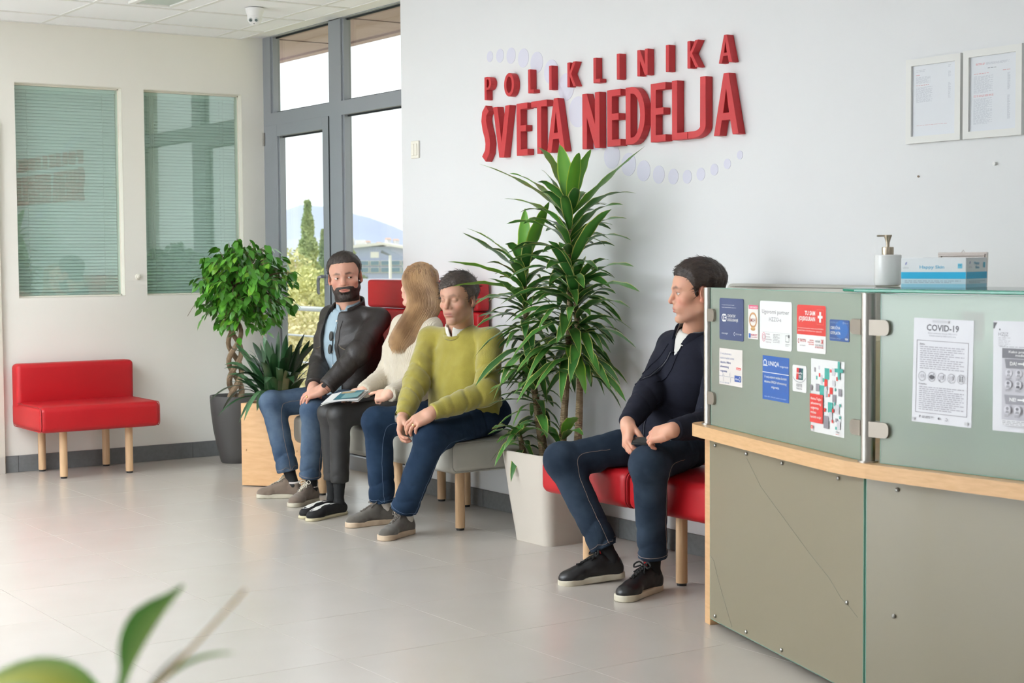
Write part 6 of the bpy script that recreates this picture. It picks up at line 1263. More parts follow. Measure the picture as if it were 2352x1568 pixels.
CT = [(480, 922, 3.92, .2), (498, 958, 3.90, .16), (510, 945, 3.96, .22), (526, 800, 4.02, .12), (515, 838, 3.98, .16), (514, 846, 4.0, .14), (520, 872, 3.95, .18), (536, 868, 3.98, .17), (560, 968, 3.88, .26), (548, 972, 3.9, .24), (590, 945, 3.86, .2), (580, 785, 4.12, .06), (605, 768, 4.2, .05), (612, 780, 4.1, .06), (640, 760, 4.2, .03), (658, 768, 4.18, .02), (668, 790, 4.12, .05), (700, 765, 4.3, .04), (712, 780, 4.3, .05), (731, 785, 4.3, .06), (728, 782, 4.34, .02), (722, 830, 4.26, .08), (716, 870, 4.2, .1), (700, 860, 4.1, .12), (640, 850, 3.9, .14), (666, 862, 3.95, .16), (688, 800, 4.2, .03), (560, 815, 4.15, .1), (540, 790, 4.2, .08), (630, 810, 4.0, .08), (655, 820, 4.02, .1), (600, 830, 3.95, .1), (610, 880, 3.92, .16), (675, 880, 3.98, .16), (738, 802, 4.4, .04), (736, 830, 4.4, .05)]
for k, (x, y, Y, bl) in enumerate(CT):
    tp = pxw(x, y, Y); b = cb+np.array([rng.uniform(-.07, .07), rng.uniform(-.06, .06), 0]); md = (b*.5+tp*.5)+np.array([0, 0, bl+.04]); leafmesh('leaf', b, md, tp, rng.uniform(.036, .05), CG if k % 4 else CL, cv, 14, .16, rng.uniform(-.5, .5), prof=lambda t: (.55+.45*min(t*4, 1))*(1 if t < .72 else max(0, 1-((t-.72)/.28)**2)), seed=k, m=mat('leaf_clivia', (34, 62, 34), .3, attr='col', spec=.5))
for k in range(34):
    x = rng.uniform(505, 730); y = rng.uniform(775, 870) if x > 560 else rng.uniform(810, 930); Y = 4.0+.0012*(x-480)+rng.uniform(-.06, .06); tp = pxw(x, y, Y); b = cb+np.array([rng.uniform(-.08, .08), rng.uniform(-.07, .07), 0]); md = (b*.5+tp*.5)+np.array([0, 0, rng.uniform(.06, .16)])
    leafmesh('leaf', b, md, tp, rng.uniform(.028, .042), CG if k % 3 else CL, cv, 12, .16, rng.uniform(-.6, .6), prof=lambda t: (.55+.45*min(t*4, 1))*(1 if t < .6 else max(0, 1-((t-.6)/.4)**1.6)), seed=k, m=MATS['leaf_clivia'])
tp = pxw(602, 768, 4.26); leafmesh('leaf', cb, (cb+tp)/2+np.array([0, 0, .05]), tp, .03, ((176, 120, 84), (160, 110, 78), (150, 100, 70)), cv, 10, .2, .4)
# ---- plant close to the camera, bottom left
def camp(px, py, d): v = fw*d + rt*((px-1176)/3635.9*d) + dn*((py-784)/3635.9*d); return np.array([v.x, v.y, CAM_H+v.z])
c0 = camp(250, 1700, 1.12); gx, gy = float(c0[0]), float(c0[1])
m_fg = mat('leaf_foreground', (120, 170, 90), .7, attr='col', spec=.2)
gp = thing('potted_plant', 'blurred bright green leaves of a plant close by at the bottom left', 'potted plant', (gx, gy, 0))
MB().lathe([(.11, 0), (.12, .01), (.13, .3), (.15, .70), (.155, .72), (.143, .72), (.14, .68), (.0, .68)], 32, Matrix.Translation((gx, gy, 0))).build('pot', MATS['pot_white'], gp, True); MB().lathe([(.14, .66), (.12, .69), (0, .695)], 20, Matrix.Translation((gx, gy, 0))).build('soil', m_soil, gp)
g0 = np.array([gx, gy, .68]); G1 = ((176, 214, 120), (112, 176, 86), (122, 184, 96)); G2 = ((226, 178, 90), (214, 166, 70), (204, 156, 66)); G3 = ((132, 150, 40), (120, 140, 40), (126, 150, 46))
pt = lambda x, y, d: camp(x, y, d)
leafmesh('leaf', pt(268, 1640, 1.1), pt(300, 1500, 1.1), pt(424, 1345, 1.1), .062, G1, gp, 14, .35, .4, prof=lambda t: .42 if t < .35 else max(0, .42+.58*math.sin(math.pi*min((t-.35)/.65, 1))) if t < .8 else max(0., .42+.58*math.sin(math.pi*(t-.35)/.65))*(1-(t-.8)/.2*.8), m=m_fg); MB().tube([tuple(g0), tuple(pt(262, 1720, 1.1)), tuple(pt(268, 1640, 1.1))], .004, 6).build('stem', mat('stem_green', (110, 150, 80), .5), gp)
leafmesh('leaf', pt(300, 1640, 1.05), pt(420, 1520, 1.05), pt(566, 1355, 1.05), .020, G2, gp, 12, .3, .2, prof=lambda t: .9-.5*t, m=m_fg); MB().tube([tuple(g0), tuple(pt(285, 1720, 1.06)), tuple(pt(300, 1640, 1.05))], .004, 6).build('stem', MATS['stem_green'], gp)
leafmesh('leaf', pt(340, 1600, 1.06), pt(430, 1500, 1.06), pt(545, 1500, 1.06), .019, ((150, 186, 100), (128, 170, 84), (130, 176, 90)), gp, 12, .3, .2, m=m_fg)
leafmesh('leaf', pt(300, 1640, 1.05), pt(370, 1545, 1.05), pt(430, 1490, 1.05), .014, G3, gp, 10, .3, .2, m=m_fg)
leafmesh('leaf', pt(245, 1680, 1.08), pt(120, 1480, 1.08), pt(-90, 1610, 1.08), .06, ((206, 206, 90), (168, 196, 110), (140, 190, 120)), gp, 14, .2, .2, m=m_fg); MB().tube([tuple(g0), tuple(pt(245, 1680, 1.08))], .004, 6).build('stem', MATS['stem_green'], gp)
for k in range(12):
    a = k*2.4; b = g0+np.array([.03*math.cos(a), .03*math.sin(a), 0]); tp = g0+np.array([.16*math.cos(a), .16*math.sin(a), .16+.05*rng.random()]); leafmesh('leaf', b, (b+tp)/2+np.array([0, 0, .08]), tp, .05, G1, gp, 10, .2, .2)
# ================================================================== print on cards and papers
_fc = {}
def glyphs(txt, bold=0.):
    """flat outline mesh of a line of text, unit height, from Blender's built-in font"""
    if (txt, bold) in _fc: return _fc[(txt, bold)]
    c = bpy.data.curves.new('text', 'FONT'); c.body = txt; c.size = 1.; c.offset = bold; c.resolution_u = 2
    o = bpy.data.objects.new('text', c); COL.objects.link(o); bpy.context.view_layer.update()
    me = bpy.data.meshes.new_from_object(o.evaluated_get(bpy.context.evaluated_depsgraph_get()))
    v = np.array([q.co[:] for q in me.vertices]) if len(me.vertices) else np.zeros((0, 3)); f = [tuple(p.vertices) for p in me.polygons]
    bpy.data.objects.remove(o); bpy.data.curves.remove(c); bpy.data.meshes.remove(me); _fc[(txt, bold)] = (v, f); return v, f
class Card:
    """a thin card on a plane F (local x along, z up, front towards -y)"""
    def __init__(s, name, label, cat, F, x0, x1, z0, z1, col, rad=.004, y=-.008, th=.0016, group=None, tilt=0., m=None):
        s.F = F @ Matrix.Translation(((x0+x1)/2, 0, (z0+z1)/2)) @ Matrix.Rotation(tilt, 4, 'Y') @ Matrix.Translation((-(x0+x1)/2, 0, -(z0+z1)/2)); s.y = y-th; s.k = 0; s.x0, s.x1, s.z0, s.z1 = x0, x1, z0, z1; p = s.F @ Vector(((x0+x1)/2, y, z0)); s.t = thing(name, label, cat, tuple(p), group)
        P = []
        for cx, cz, a in ((x1-rad, z1-rad, 0), (x0+rad, z1-rad, 90), (x0+rad, z0+rad, 180), (x1-rad, z0+rad, 270)): P += [(cx+rad*math.cos(R(a+i*18)), cz+rad*math.sin(R(a+i*18))) for i in range(6)] if rad > 0 else [(cx, cz)]
        s.card = MB().prism(P, 0, th, s.F @ Matrix.Translation((0, y, 0)) @ Matrix.Rotation(R(90), 4, 'X')).build('card', m or mat('card_%d_%d_%d' % col, col, .35), s.t)
    def _m(s, col): return mat('ink_%d_%d_%d' % tuple(col), col, .45)
    def poly(s, pts, col, name='print'):
        s.k += 1; y = s.y-.00012*s.k; return meshobj(name, [tuple(s.F @ Vector((s.x0+x*(s.x1-s.x0), y, s.z0+z*(s.z1-s.z0)))) for x, z in pts], [tuple(range(len(pts)))], s._m(col), s.card)
    def rect(s, a, b, c, d, col, name='print'): return s.poly([(a, c), (b, c), (b, d), (a, d)], col, name)
    def text(s, txt, x, z, h, col, w=None, al='l', bold=0., name='lettering'):
        """x,z in card fractions (baseline), h cap height as a fraction of card height, w width fraction"""
        v, f = glyphs(txt, bold)
        if not len(v): return
        H = (s.z1-s.z0)*h/.7; wd = (v[:, 0].max()-v[:, 0].min()); sx_ = H if w is None else w*(s.x1-s.x0)/wd; X0 = s.x0+x*(s.x1-s.x0); off_ = -v[:, 0].min()*sx_
        if al == 'c': off_ -= wd*sx_/2
        if al == 'r': off_ -= wd*sx_
        s.k += 1; y = s.y-.00012*s.k; Z0 = s.z0+z*(s.z1-s.z0)
        return meshobj(name, [tuple(s.F @ Vector((X0+off_+q[0]*sx_, y, Z0+q[1]*H))) for q in v], f, s._m(col), s.card)
    def lines(s, x0, x1, z, n, dz, h, col, seed=0):
        """small print too fine to read: rows of word-length dashes"""
        g = random.Random(seed); s.k += 1; y = s.y-.00012*s.k; vs = []; fs_ = []
        for i in range(n):
            x = x0; e = x1-(g.random()*.35*(x1-x0) if i % 2 else 0)
            while x < e:
                w = min(g.uniform(.03, .09), e-x); zz_ = z-i*dz; n0 = len(vs); vs += [(x, zz_), (x+w, zz_), (x+w, zz_+h), (x, zz_+h)]; fs_.append((n0, n0+1, n0+2, n0+3)); x += w+.014
        return meshobj('small_print', [tuple(s.F @ Vector((s.x0+a*(s.x1-s.x0), y, s.z0+b*(s.z1-s.z0)))) for a, b in vs], fs_, s._m(col), s.card)
    def ring(s, cx, cz, rx, rz, t, col, a0=0, a1=360, n=28):
        s.k += 1; y = s.y-.00012*s.k; vs = []; fs_ = []; asp = (s.x1-s.x0)/(s.z1-s.z0)
        for i in range(n+1):
            a = R(a0+(a1-a0)*i/n)
            for q in (0, 1): vs.append((cx+(rx-q*t)*math.cos(a), cz+(rz-q*t*asp)*math.sin(a)))
        for i in range(n): fs_.append((2*i, 2*i+1, 2*i+3, 2*i+2))
        return meshobj('print', [tuple(s.F @ Vector((s.x0+a*(s.x1-s.x0), y, s.z0+b*(s.z1-s.z0)))) for a, b in vs], fs_, s._m(col), s.card)
    def disc(s, cx, cz, rx, rz, col, n=20): return s.poly([(cx+rx*math.cos(2*math.pi*i/n), cz+rz*math.sin(2*math.pi*i/n)) for i in range(n)], col)
WH = (240, 240, 238); GR = (96, 96, 98); NV = (52, 68, 110); RD = (206, 48, 42); BL = (28, 88, 164)
c = Card('sticker', 'dark blue CROATIA osiguranje sticker at the top left of the glass', 'sticker', F1, .107, .306, 1.063, 1.211, NV, .008)
c.text('U ovoj zdravstvenoj ustanovi možete', .10, .83, .022, WH, .52); c.text('koristiti iskaznicu CROATIA osiguranja d.d.', .10, .77, .022, WH, .60)
c.ring(.175, .53, .075, .095, .022, WH, 40, 320); c.ring(.235, .53, .07, .095, .022, WH); c.rect(.22, .305, .518, .545, WH); c.text("CROATIA'", .34, .55, .065, WH, .34, bold=.01); c.text('OSIGURANJE', .34, .455, .065, WH, .45, bold=.01)
c.text('www.crosig.hr', .10, .14, .04, WH, .27, bold=.01); c.ring(.64, .16, .028, .045, .012, WH, 30, 300); c.text('072 00 1884', .69, .14, .035, WH, .24)
c = Card('sticker', 'narrow white sticker with brown MUH oval', 'sticker', F1, .343, .42, 1.076, 1.192, (236, 232, 226), .002)
c.rect(.06, 1., .885, 1., (206, 70, 110)); c.text('USPOREDI', .14, .91, .055, WH, .78, bold=.02); c.ring(.5, .56, .4, .23, .09, (190, 142, 96)); c.text('MUH', .5, .50, .11, (150, 70, 60), .5, 'c', .01); c.disc(.5, .30, .24, .055, (214, 176, 120)); c.lines(.3, .7, .29, 2, .03, .014, (150, 100, 60), 3)
c.rect(.08, .26, .03, .16, BL); c.text('POPUST', .32, .09, .06, (206, 70, 110), .62, bold=.015); c.lines(.32, .94, .045, 1, .02, .018, (180, 120, 130), 4)
c = Card('sticker', 'white rounded sticker reading Ugovorni partner HZZO-a', 'sticker', F1, .434, .668, 1.048, 1.209, (236, 238, 236), .009)
c.text('Ugovorni partner', .07, .74, .085, (112, 104, 112), .85); c.text('HZZO-a', .30, .585, .085, (150, 144, 150), .38); c.rect(.06, .93, .352, .357, (190, 190, 192))
c.ring(.13, .245, .06, .10, .012, (222, 160, 170)); c.ring(.13, .245, .04, .06, .01, (222, 160, 170)); 
for i, q in enumerate(('Hrvatski', 'zavod za', 'zdravstveno', 'osiguranje')): c.text(q, .20, .30-i*.055, .03, (150, 130, 138), (.12, .13, .19, .17)[i])
c.lines(.44, .64, .31, 6, .032, .012, (170, 170, 172), 5); c.ring(.875, .25, .075, .095, .01, GR, 45, 405, 4); c.rect(.90, .94, .27, .33, GR); c.lines(.82, .94, .13, 2, .03, .012, (160, 160, 160), 6)
c = Card('sticker', 'red and white TU SAM (O)SIGURAN sticker with white cross', 'sticker', F1, .704, .897, 1.052, 1.203, (236, 236, 234), .007)
c.poly([(0, .37), (1, .37), (1, .965), (.965, 1), (.035, 1), (0, .965)], RD); c.text('TU SAM', .64, .79, .085, WH, .36, 'r', .03); c.text('(O)SIGURAN', .64, .67, .085, WH, .57, 'r', .03)
c.rect(.70, .93, .60, .92, (222, 90, 76)); c.rect(.71, .92, .61, .91, RD); c.rect(.785, .845, .65, .87, WH); c.rect(.735, .895, .735, .79, WH)
c.text('U ovoj zdravstvenoj ustanovi možete koristiti ISKAZNICU', .05, .50, .024, WH, .88); c.text('ZDRAVSTVENOG OSIGURANJA Wiener osiguranja VIG', .05, .445, .024, WH, .82)
c.ring(.075, .23, .03, .05, .012, RD, 60, 300); c.text('0800 25 00', .12, .22, .035, RD, .21, bold=.01); c.lines(.12, .33, .26, 1, .02, .014, (150, 90, 90), 7); c.text('www.wiener.hr', .12, .13, .025, GR, .2)
for i, q in enumerate(('DOPUNSKO', 'ZDRAVSTVENO', 'OSIGURANJE')): c.text(q, .61, .25-i*.042, .026, RD, (.15, .21, .18)[i], 'r', .012)
c.text('WIENER', .66, .23, .045, GR, .17); c.text('OSIGURANJE', .66, .155, .04, GR, .28); c.rect(.66, .94, .135, .142, RD); c.poly([(.86, .30), (.88, .30), (.90, .27), (.92, .30), (.94, .30), (.91, .255), (.94, .21), (.92, .21), (.90, .24), (.88, .21), (.86, .21), (.89, .255)], RD); c.lines(.66, .94, .115, 1, .02, .012, (180, 120, 120), 8)
c = Card('sticker', 'small blue OBROČNA OTPLATA bank card sticker', 'sticker', F1, .922, 1.043, 1.097, 1.163, (26, 72, 134), .005)
c.disc(.6, .55, .34, .42, (34, 96, 168)); c.text('PREMIUM', .05, .82, .085, (120, 150, 190), .36); c.text('OBROČNA', .05, .55, .13, WH, .50, bold=.012); c.text('OTPLATA', .05, .31, .13, WH, .52, bold=.012); c.text('bez kamata i naknada', .05, .1, .055, (190, 205, 225), .52); c.text('VISA', .80, .08, .09, WH, .16, bold=.03); c.ring(.72, .86, .03, .05, .012, (170, 190, 220)); c.text('PBZ card', .77, .83, .055, (170, 190, 220), .19)
c = Card('sticker', 'white Allianz paper card with blue text below the dark blue sticker', 'sticker', F1, .103, .295, .902, 1.032, (226, 220, 214), .0005, th=.0008)
for i, (q, w) in enumerate((('U ovoj zdravstvenoj', .48), ('ustanovi možete koristiti', .60), ('iskaznicu Allianz', .46), ('zdravstvenog', .37), ('osiguranja', .30))): c.text(q, .05, .83-i*.12, .06, (130, 138, 176) if i < 2 else (66, 84, 146), w, bold=0 if i < 2 else .008)
c.rect(.75, .94, .46, .52, (206, 60, 54)); c.lines(.77, .92, .475, 1, .02, .02, WH, 9)
c.poly([(0, .235), (.16, .235), (.18, .33), (.20, .12), (.22, .28), (.24, .235), (.46, .235), (.48, .36), (.50, .10), (.52, .235), (.7, .235), (.7, .225), (.53, .225), (.50, .06), (.48, .31), (.465, .225), (.24, .225), (.22, .255), (.20, .07), (.18, .28), (.17, .225), (0, .225)], (150, 152, 170)); c.rect(.68, .95, .13, .30, (40, 76, 150)); c.text('Allianz', .71, .18, .05, WH, .15, bold=.01); c.ring(.90, .215, .03, .055, .008, WH); c.text('Info centar 0800 5000', .05, .045, .035, (130, 138, 176), .4)
c = Card('sticker', 'bright blue UNIQA osiguranje card on the glass', 'sticker', F1, .453, .647, .877, 1.025, BL, .001, th=.0008)
c.ring(.1, .84, .065, .075, .018, WH); c.rect(.02, .2, .765, .785, WH); c.text('UNIQA', .22, .785, .10, WH, .42, bold=.008); c.text('osiguranje', .67, .775, .045, WH, .31); c.rect(0, 1, .615, .63, WH)
c.text('U ovoj ustanovi možete koristiti', .5, .50, .055, WH, .84, 'c', .006); c.text('iskaznicu UNIQA zdravstvenog', .5, .39, .055, WH, .84, 'c', .006); c.text('osiguranja.', .5, .28, .055, WH, .3, 'c', .006); c.text('telefon +385 1 6324 200 | mobitel | www.uniqa.hr', .5, .06, .03, (190, 206, 230), .84, 'c')
c = Card('sticker', 'small white UnionPay Welcome sticker between blue card and mosaic card', 'sticker', F1, .674, .77, .921, 1.007, (232, 232, 230), .007)
c.poly([(.26, .46), (.42, .46), (.48, .90), (.30, .90)], (206, 44, 44)); c.poly([(.42, .46), (.58, .46), (.66, .90), (.48, .90)], (24, 44, 74)); c.poly([(.58, .46), (.76, .46), (.78, .90), (.66, .90)], (20, 96, 92)); c.text('UnionPay', .5, .68, .07, WH, .42, 'c', .01); c.text('银联', .56, .52, .1, WH, .2, 'c'); c.ring(.5, .62, .48, .27, .03, (170, 172, 174), 195, 345); c.text('欢迎光临', .5, .2, .1, (120, 120, 122), .42, 'c'); c.text('Welcome', .5, .09, .08, (140, 140, 142), .42, 'c')
c = Card('sticker', 'white mosaic-pattern card with red block and teal cross at lower right of the glass', 'sticker', F1, .80, 1.014, .803, 1.035, (232, 233, 232), .0005, th=.0008)
TE = (58, 158, 146); GY = (142, 138, 144); LG = (206, 204, 208)
for a, b, w, h, col in ((.10, .82, .05, .06, GY), (.23, .86, .05, .05, LG), (.24, .76, .05, .05, RD), (.16, .72, .04, .05, TE), (.30, .66, .06, .13, LG), (.42, .74, .14, .15, TE), (.58, .84, .05, .04, RD), (.64, .80, .09, .10, LG), (.77, .74, .05, .05, RD), (.42, .64, .09, .10, RD), (.37, .70, .05, .05, TE), (.16, .56, .11, .10, GY), (.28, .51, .14, .14, TE), (.48, .60, .04, .05, GY), (.58, .55, .09, .09, RD), (.66, .66, .08, .08, LG), (.73, .60, .04, .04, TE), (.84, .54, .10, .10, GY), (.54, .51, .04, .04, RD), (.42, .50, .08, .12, LG), (.67, .45, .10, .10, GY), (.54, .30, .14, .14, TE), (.72, .40, .04, .05, TE), (.88, .40, .04, .04, TE), (.76, .30, .11, .12, LG), (.42, .30, .05, .05, RD), (.58, .19, .09, .12, LG), (.88, .24, .04, .04, TE), (.67, .31, .05, .05, RD), (.77, .19, .05, .05, GY), (.66, .17, .04, .04, RD), (.42, .08, .15, .17, GY), (.82, .10, .09, .11, LG), (.77, .09, .05, .04, TE), (.0, .56, .06, .08, GY)): c.rect(a, a+w, b, b+h, col, 'tile_print')
c.rect(.84, .90, .76, 1., TE); c.rect(.75, .995, .855, .905, TE); c.rect(0, .40, .13, .52, RD)
for i, (q, w) in enumerate((('Kartica Triglav', .32), ('zdravstvenog', .31), ('osiguranja', .24), ('možete', .17), ('koristiti ovdje!', .32))): c.text(q, .035, .44-i*.062, .035, WH, w, bold=.008)
c.rect(.04, .10, .04, .09, (214, 60, 50)); c.text('I', .062, .047, .035, WH, .012); c.text('triglav', .80, .055, .025, GR, .09, bold=.02); c.rect(.80, .89, .03, .036, RD); c.lines(.04, .14, .015, 1, .01, .008, (150, 150, 150), 3)
# papers on the second glass panel
PW = (226, 226, 230)
c = Card('notice', 'COVID-19 notice sheet taped on the right glass panel', 'notice', F2, .172, .376, .878, 1.178, PW, .0004, th=.0006, tilt=R(1.2))
c.text('COVID-19', .22, .885, .058, (92, 90, 96), .54, bold=.025); c.text('Bolest uzrokovana virusom SARS-CoV-2', .25, .855, .014, (140, 138, 146), .48); c.text('Disease caused by SARS-CoV-2 virus', .27, .83, .014, (140, 138, 146), .44)
for a in ((.06, .925, .785, .789), (.06, .925, .095, .099), (.06, .066, .095, .789), (.919, .925, .095, .789)): c.rect(*a, (122, 112, 122))
c.text('Zaštita:', .11, .745, .016, (110, 100, 110), .09, bold=.01); c.lines(.12, .86, .725, 11, .0205, .007, (168, 164, 172), 11); c.text('Protection:', .11, .365, .016, (110, 100, 110), .14, bold=.01); c.lines(.12, .87, .34, 12, .0195, .007, (168, 164, 172), 12)
for i in range(5):
    x = .165+i*.165; c.ring(x, .445, .064, .045, .006, (140, 136, 144)); 
    if i in (1, 2, 3): c.poly([(x-.045, .413), (x-.04, .410), (x+.045, .477), (x+.04, .480)], (150, 146, 154))
    if i == 1: c.poly([(x-.045, .45), (x-.01, .465), (x+.05, .45), (x+.04, .43), (x, .42), (x-.04, .435)], (70, 68, 74))
    elif i == 4:
        for q in (-.02, .022): c.rect(x+q-.006, x+q+.006, .42, .46, (60, 58, 64)); c.disc(x+q, .468, .009, .006, (60, 58, 64))
    else: c.disc(x, .447, .03, .02, (196, 194, 200))
c.poly([(.14, .07), (.165, .07), (.15, .05), (.14, .045)], (80, 78, 84)); c.lines(.19, .38, .06, 2, .012, .007, (150, 148, 154), 13); c.disc(.47, .055, .016, .012, (96, 94, 100)); c.ring(.6, .052, .022, .014, .007, (110, 108, 114), 200, 480); c.rect(.33, .6, .965, .985, (206, 206, 210)); c.rect(.02, .06, .02, .045, (206, 206, 208)); c.rect(.90, .95, .02, .05, (206, 206, 208))
c = Card('notice', 'HZJZ mask instruction sheet at the right edge of the picture', 'notice', F2, .442, .652, .876, 1.178, PW, .0004, th=.0006)
c.poly([(0.0, .985), (.06, .985), (.035, .955), (.02, .93), (0, .93)], (84, 84, 88)); c.rect(.09, .11, .915, .93, (90, 90, 94)); c.text('HZJZ', .08, .865, .032, (150, 148, 154), .15); c.lines(.08, .26, .845, 6, .014, .005, (190, 188, 192), 14); c.lines(.1, .9, .765, 1, .01, .006, (170, 168, 174), 15)
c.rect(.14, .95, .10, .755, (198, 196, 202)); c.rect(.14, .95, .665, .755, (112, 110, 116)); c.text('Kako pravilno nositi', .24, .715, .02, WH, .5, bold=.015); c.text('medicinsku masku', .34, .685, .02, WH, .42, bold=.015)
for z, q, col in ((.575, 'DA!', (124, 122, 128)), (.25, 'NE!', (150, 148, 154))): c.poly([(.18, z+.085), (.95, z+.085), (.95, z), (.2, z)], col); c.text(q, .26, z+.028, .032, WH, .1, bold=.02); c.rect(.38, .47, z+.038, z+.05, WH); c.poly([(.46, z+.025), (.50, z+.044), (.46, z+.063)], WH)
for r, z in enumerate((.53, .43, .20)):
    for k in range(5): x = .245+k*.15; c.disc(x, z, .052, .037, (216, 214, 220)); c.disc(x, z+.012, .022, .015, (120, 118, 124) if (r+k) % 2 else (150, 148, 154)); c.poly([(x-.03, z-.03), (x+.03, z-.03), (x+.02, z-.008), (x-.02, z-.008)], (84, 82, 88) if (r*k) % 3 == 1 else (160, 158, 164)); c.lines(x-.04, x+.04, z-.05, 2, .012, .005, (150, 148, 154), r*7+k)
c.rect(.17, .95, .06, .11, (232, 232, 234)); c.lines(.18, .94, .095, 3, .014, .005, (140, 138, 144), 16)
for nm, lb, ct, x0, x1, z0, z1, col, tl in (('sticky_note', 'pink sticky note behind the glass beside the COVID-19 sheet', 'sticky note', .333, .407, 1.121, 1.201, (238, 96, 122), 3), ('paper_slip', 'pale aqua paper stuck behind the glass left of the right-hand sheet', 'paper', .42, .5, .936, 1.086, (206, 232, 226), 1), ('sticky_note', 'small yellow note behind the glass below the COVID-19 sheet', 'sticky note', .214, .262, .858, .884, (212, 206, 120), 0)):
    Card(nm, lb, ct, F2, x0, x1, z0, z1, col, 0, .0022, .0008, tilt=R(tl))
# ================================================================== price lists in white frames on the wall
FW_ = Matrix(((1, 0, 0, 0), (0, 1, 0, YW), (0, 0, 1, 0), (0, 0, 0, 1)))
def pframe(x0, x1, z0, z1, label, kind):
    t = thing('picture_frame', label, 'picture frame', (x0, YW, z0)); b = .026; d = .018; m = mat('frame_white', (236, 236, 232), .6, spec=.2)
    for P in ([(x0, z0), (x1, z0), (x1-b, z0+b), (x0+b, z0+b)], [(x1, z0), (x1, z1), (x1-b, z1-b), (x1-b, z0+b)], [(x1, z1), (x0, z1), (x0+b, z1-b), (x1-b, z1-b)], [(x0, z1), (x0, z0), (x0+b, z0+b), (x0+b, z1-b)]):
        MB().prism(P, .0005, d, FW_ @ Matrix.Rotation(R(90), 4, 'X')).build('moulding', m, t)
    c = Card.__new__(Card); c.F = FW_; c.y = -.0085; c.k = 0; c.x0, c.x1, c.z0, c.z1 = x0+b, x1-b, z0+b, z1-b; c.t = t; c.card = MB().bb(x0+b-.004, x1-b+.004, YW-.0085, YW-.001, z0+b-.004, z1-b+.004).build('paper', mat('price_paper', (232, 235, 239), .8, spec=.2), t)
    g = (196, 199, 206); r = (216, 160, 164)
    if kind == 1:
        c.lines(.08, .3, .93, 2, .02, .006, g, 1); c.lines(.08, .18, .86, 1, .02, .007, r, 2); c.lines(.08, .42, .83, 7, .0135, .005, g, 3); c.lines(.08, .38, .715, 1, .02, .007, r, 4); c.lines(.08, .46, .685, 15, .0145, .005, g, 5); c.lines(.82, .88, .955, 2, .02, .006, g, 6); c.lines(.82, .88, .87, 6, .0135, .005, g, 7); c.lines(.82, .88, .71, 15, .0145, .005, g, 8); c.lines(.1, .8, .15, 1, .02, .004, r, 9)
    else:
        c.lines(.12, .32, .9, 2, .014, .009, r, 1); c.lines(.34, .84, .905, 4, .008, .004, g, 2); c.lines(.38, .56, .83, 1, .02, .008, (140, 142, 150), 3); c.lines(.08, .4, .765, 1, .02, .008, r, 4); c.lines(.7, .86, .78, 1, .02, .007, r, 5); c.lines(.08, .5, .73, 16, .0145, .005, g, 6); c.lines(.08, .52, .475, 2, .014, .007, r, 7); c.lines(.08, .48, .43, 24, .0145, .005, g, 8); c.lines(.8, .86, .74, 16, .0145, .006, g, 9); c.lines(.8, .86, .44, 22, .0145, .006, g, 10)
pframe(-4.192, -3.93, 1.786, 2.106, 'white framed price list hanging left of another framed list', 1); pframe(-3.918, -3.656, 1.786, 2.11, 'white framed price list with red heading at the upper right corner', 2)
# ================================================================== on the glass shelf
sz_ = 1.262
dx, dy = -3.443, 3.80
t = thing('soap_dispenser', 'white soap dispenser with brushed metal pump on the glass shelf', 'soap dispenser', (dx, dy, sz_)); T_ = Matrix.Translation((dx, dy, sz_))
MB().lathe([(.034, .0), (.040, .004), (.0425, .014), (.0425, .09), (.0425, .097), (.040, .099), (.018, .0995), (0, .0995)], 40, T_).build('bottle', mat('ceramic_white', (236, 236, 234), .15, spec=.6), t, True)
mp = mat('pump_metal', (176, 164, 146), .3, metal=1.); MB().lathe([(.0185, .0985), (.0185, .121), (.0175, .123), (.007, .1235)], 28, T_).build('collar', mp, t, True)
pm = MB().lathe([(.0055, .123), (.0055, .133), (.006, .138), (.0095, .15), (.0125, .1565), (.013, .161), (.0, .161)], 24, T_).build('pump_head', mp, t, True)
sd = (-Vector((rt.x, rt.y, 0))).normalized(); MB().box((0, 0, 0), (.040, .013, .0055), 0, .002, M=Matrix.Translation(Vector((dx, dy, sz_+.1585))+sd*.014) @ Matrix.Rotation(math.atan2(sd.y, sd.x), 4, 'Z')).build('spout', mp, pm, True)
bt = Vector((.194, .064, 0)).normalized(); bn_ = Vector((-bt.y, bt.x, 0)); b0 = Vector((-3.292, 3.692, 0)); FB = Matrix(((bt.x, bn_.x, 0, b0.x), (bt.y, bn_.y, 0, b0.y), (0, 0, 1, sz_), (0, 0, 0, 1)))
t = thing('glove_box', 'white and blue Happy Skin glove box on the glass shelf', 'box', tuple(FB @ Vector((.1, .07, 0)))); bw, bd, bh = .204, .165, .089
bx_o = MB().box((0, 0, 0), (bw, bd, bh), 0, .0015, M=FB @ Matrix.Translation((bw/2, bd/2, bh/2)), seg=1).build('carton', mat('carton_white', (238, 240, 242), .4), t)
lbox(FB, .05, .15, .045, .085, bh-.0005, bh+.0006).build('opening', mat('opening_grey', (170, 176, 182), .7), t)
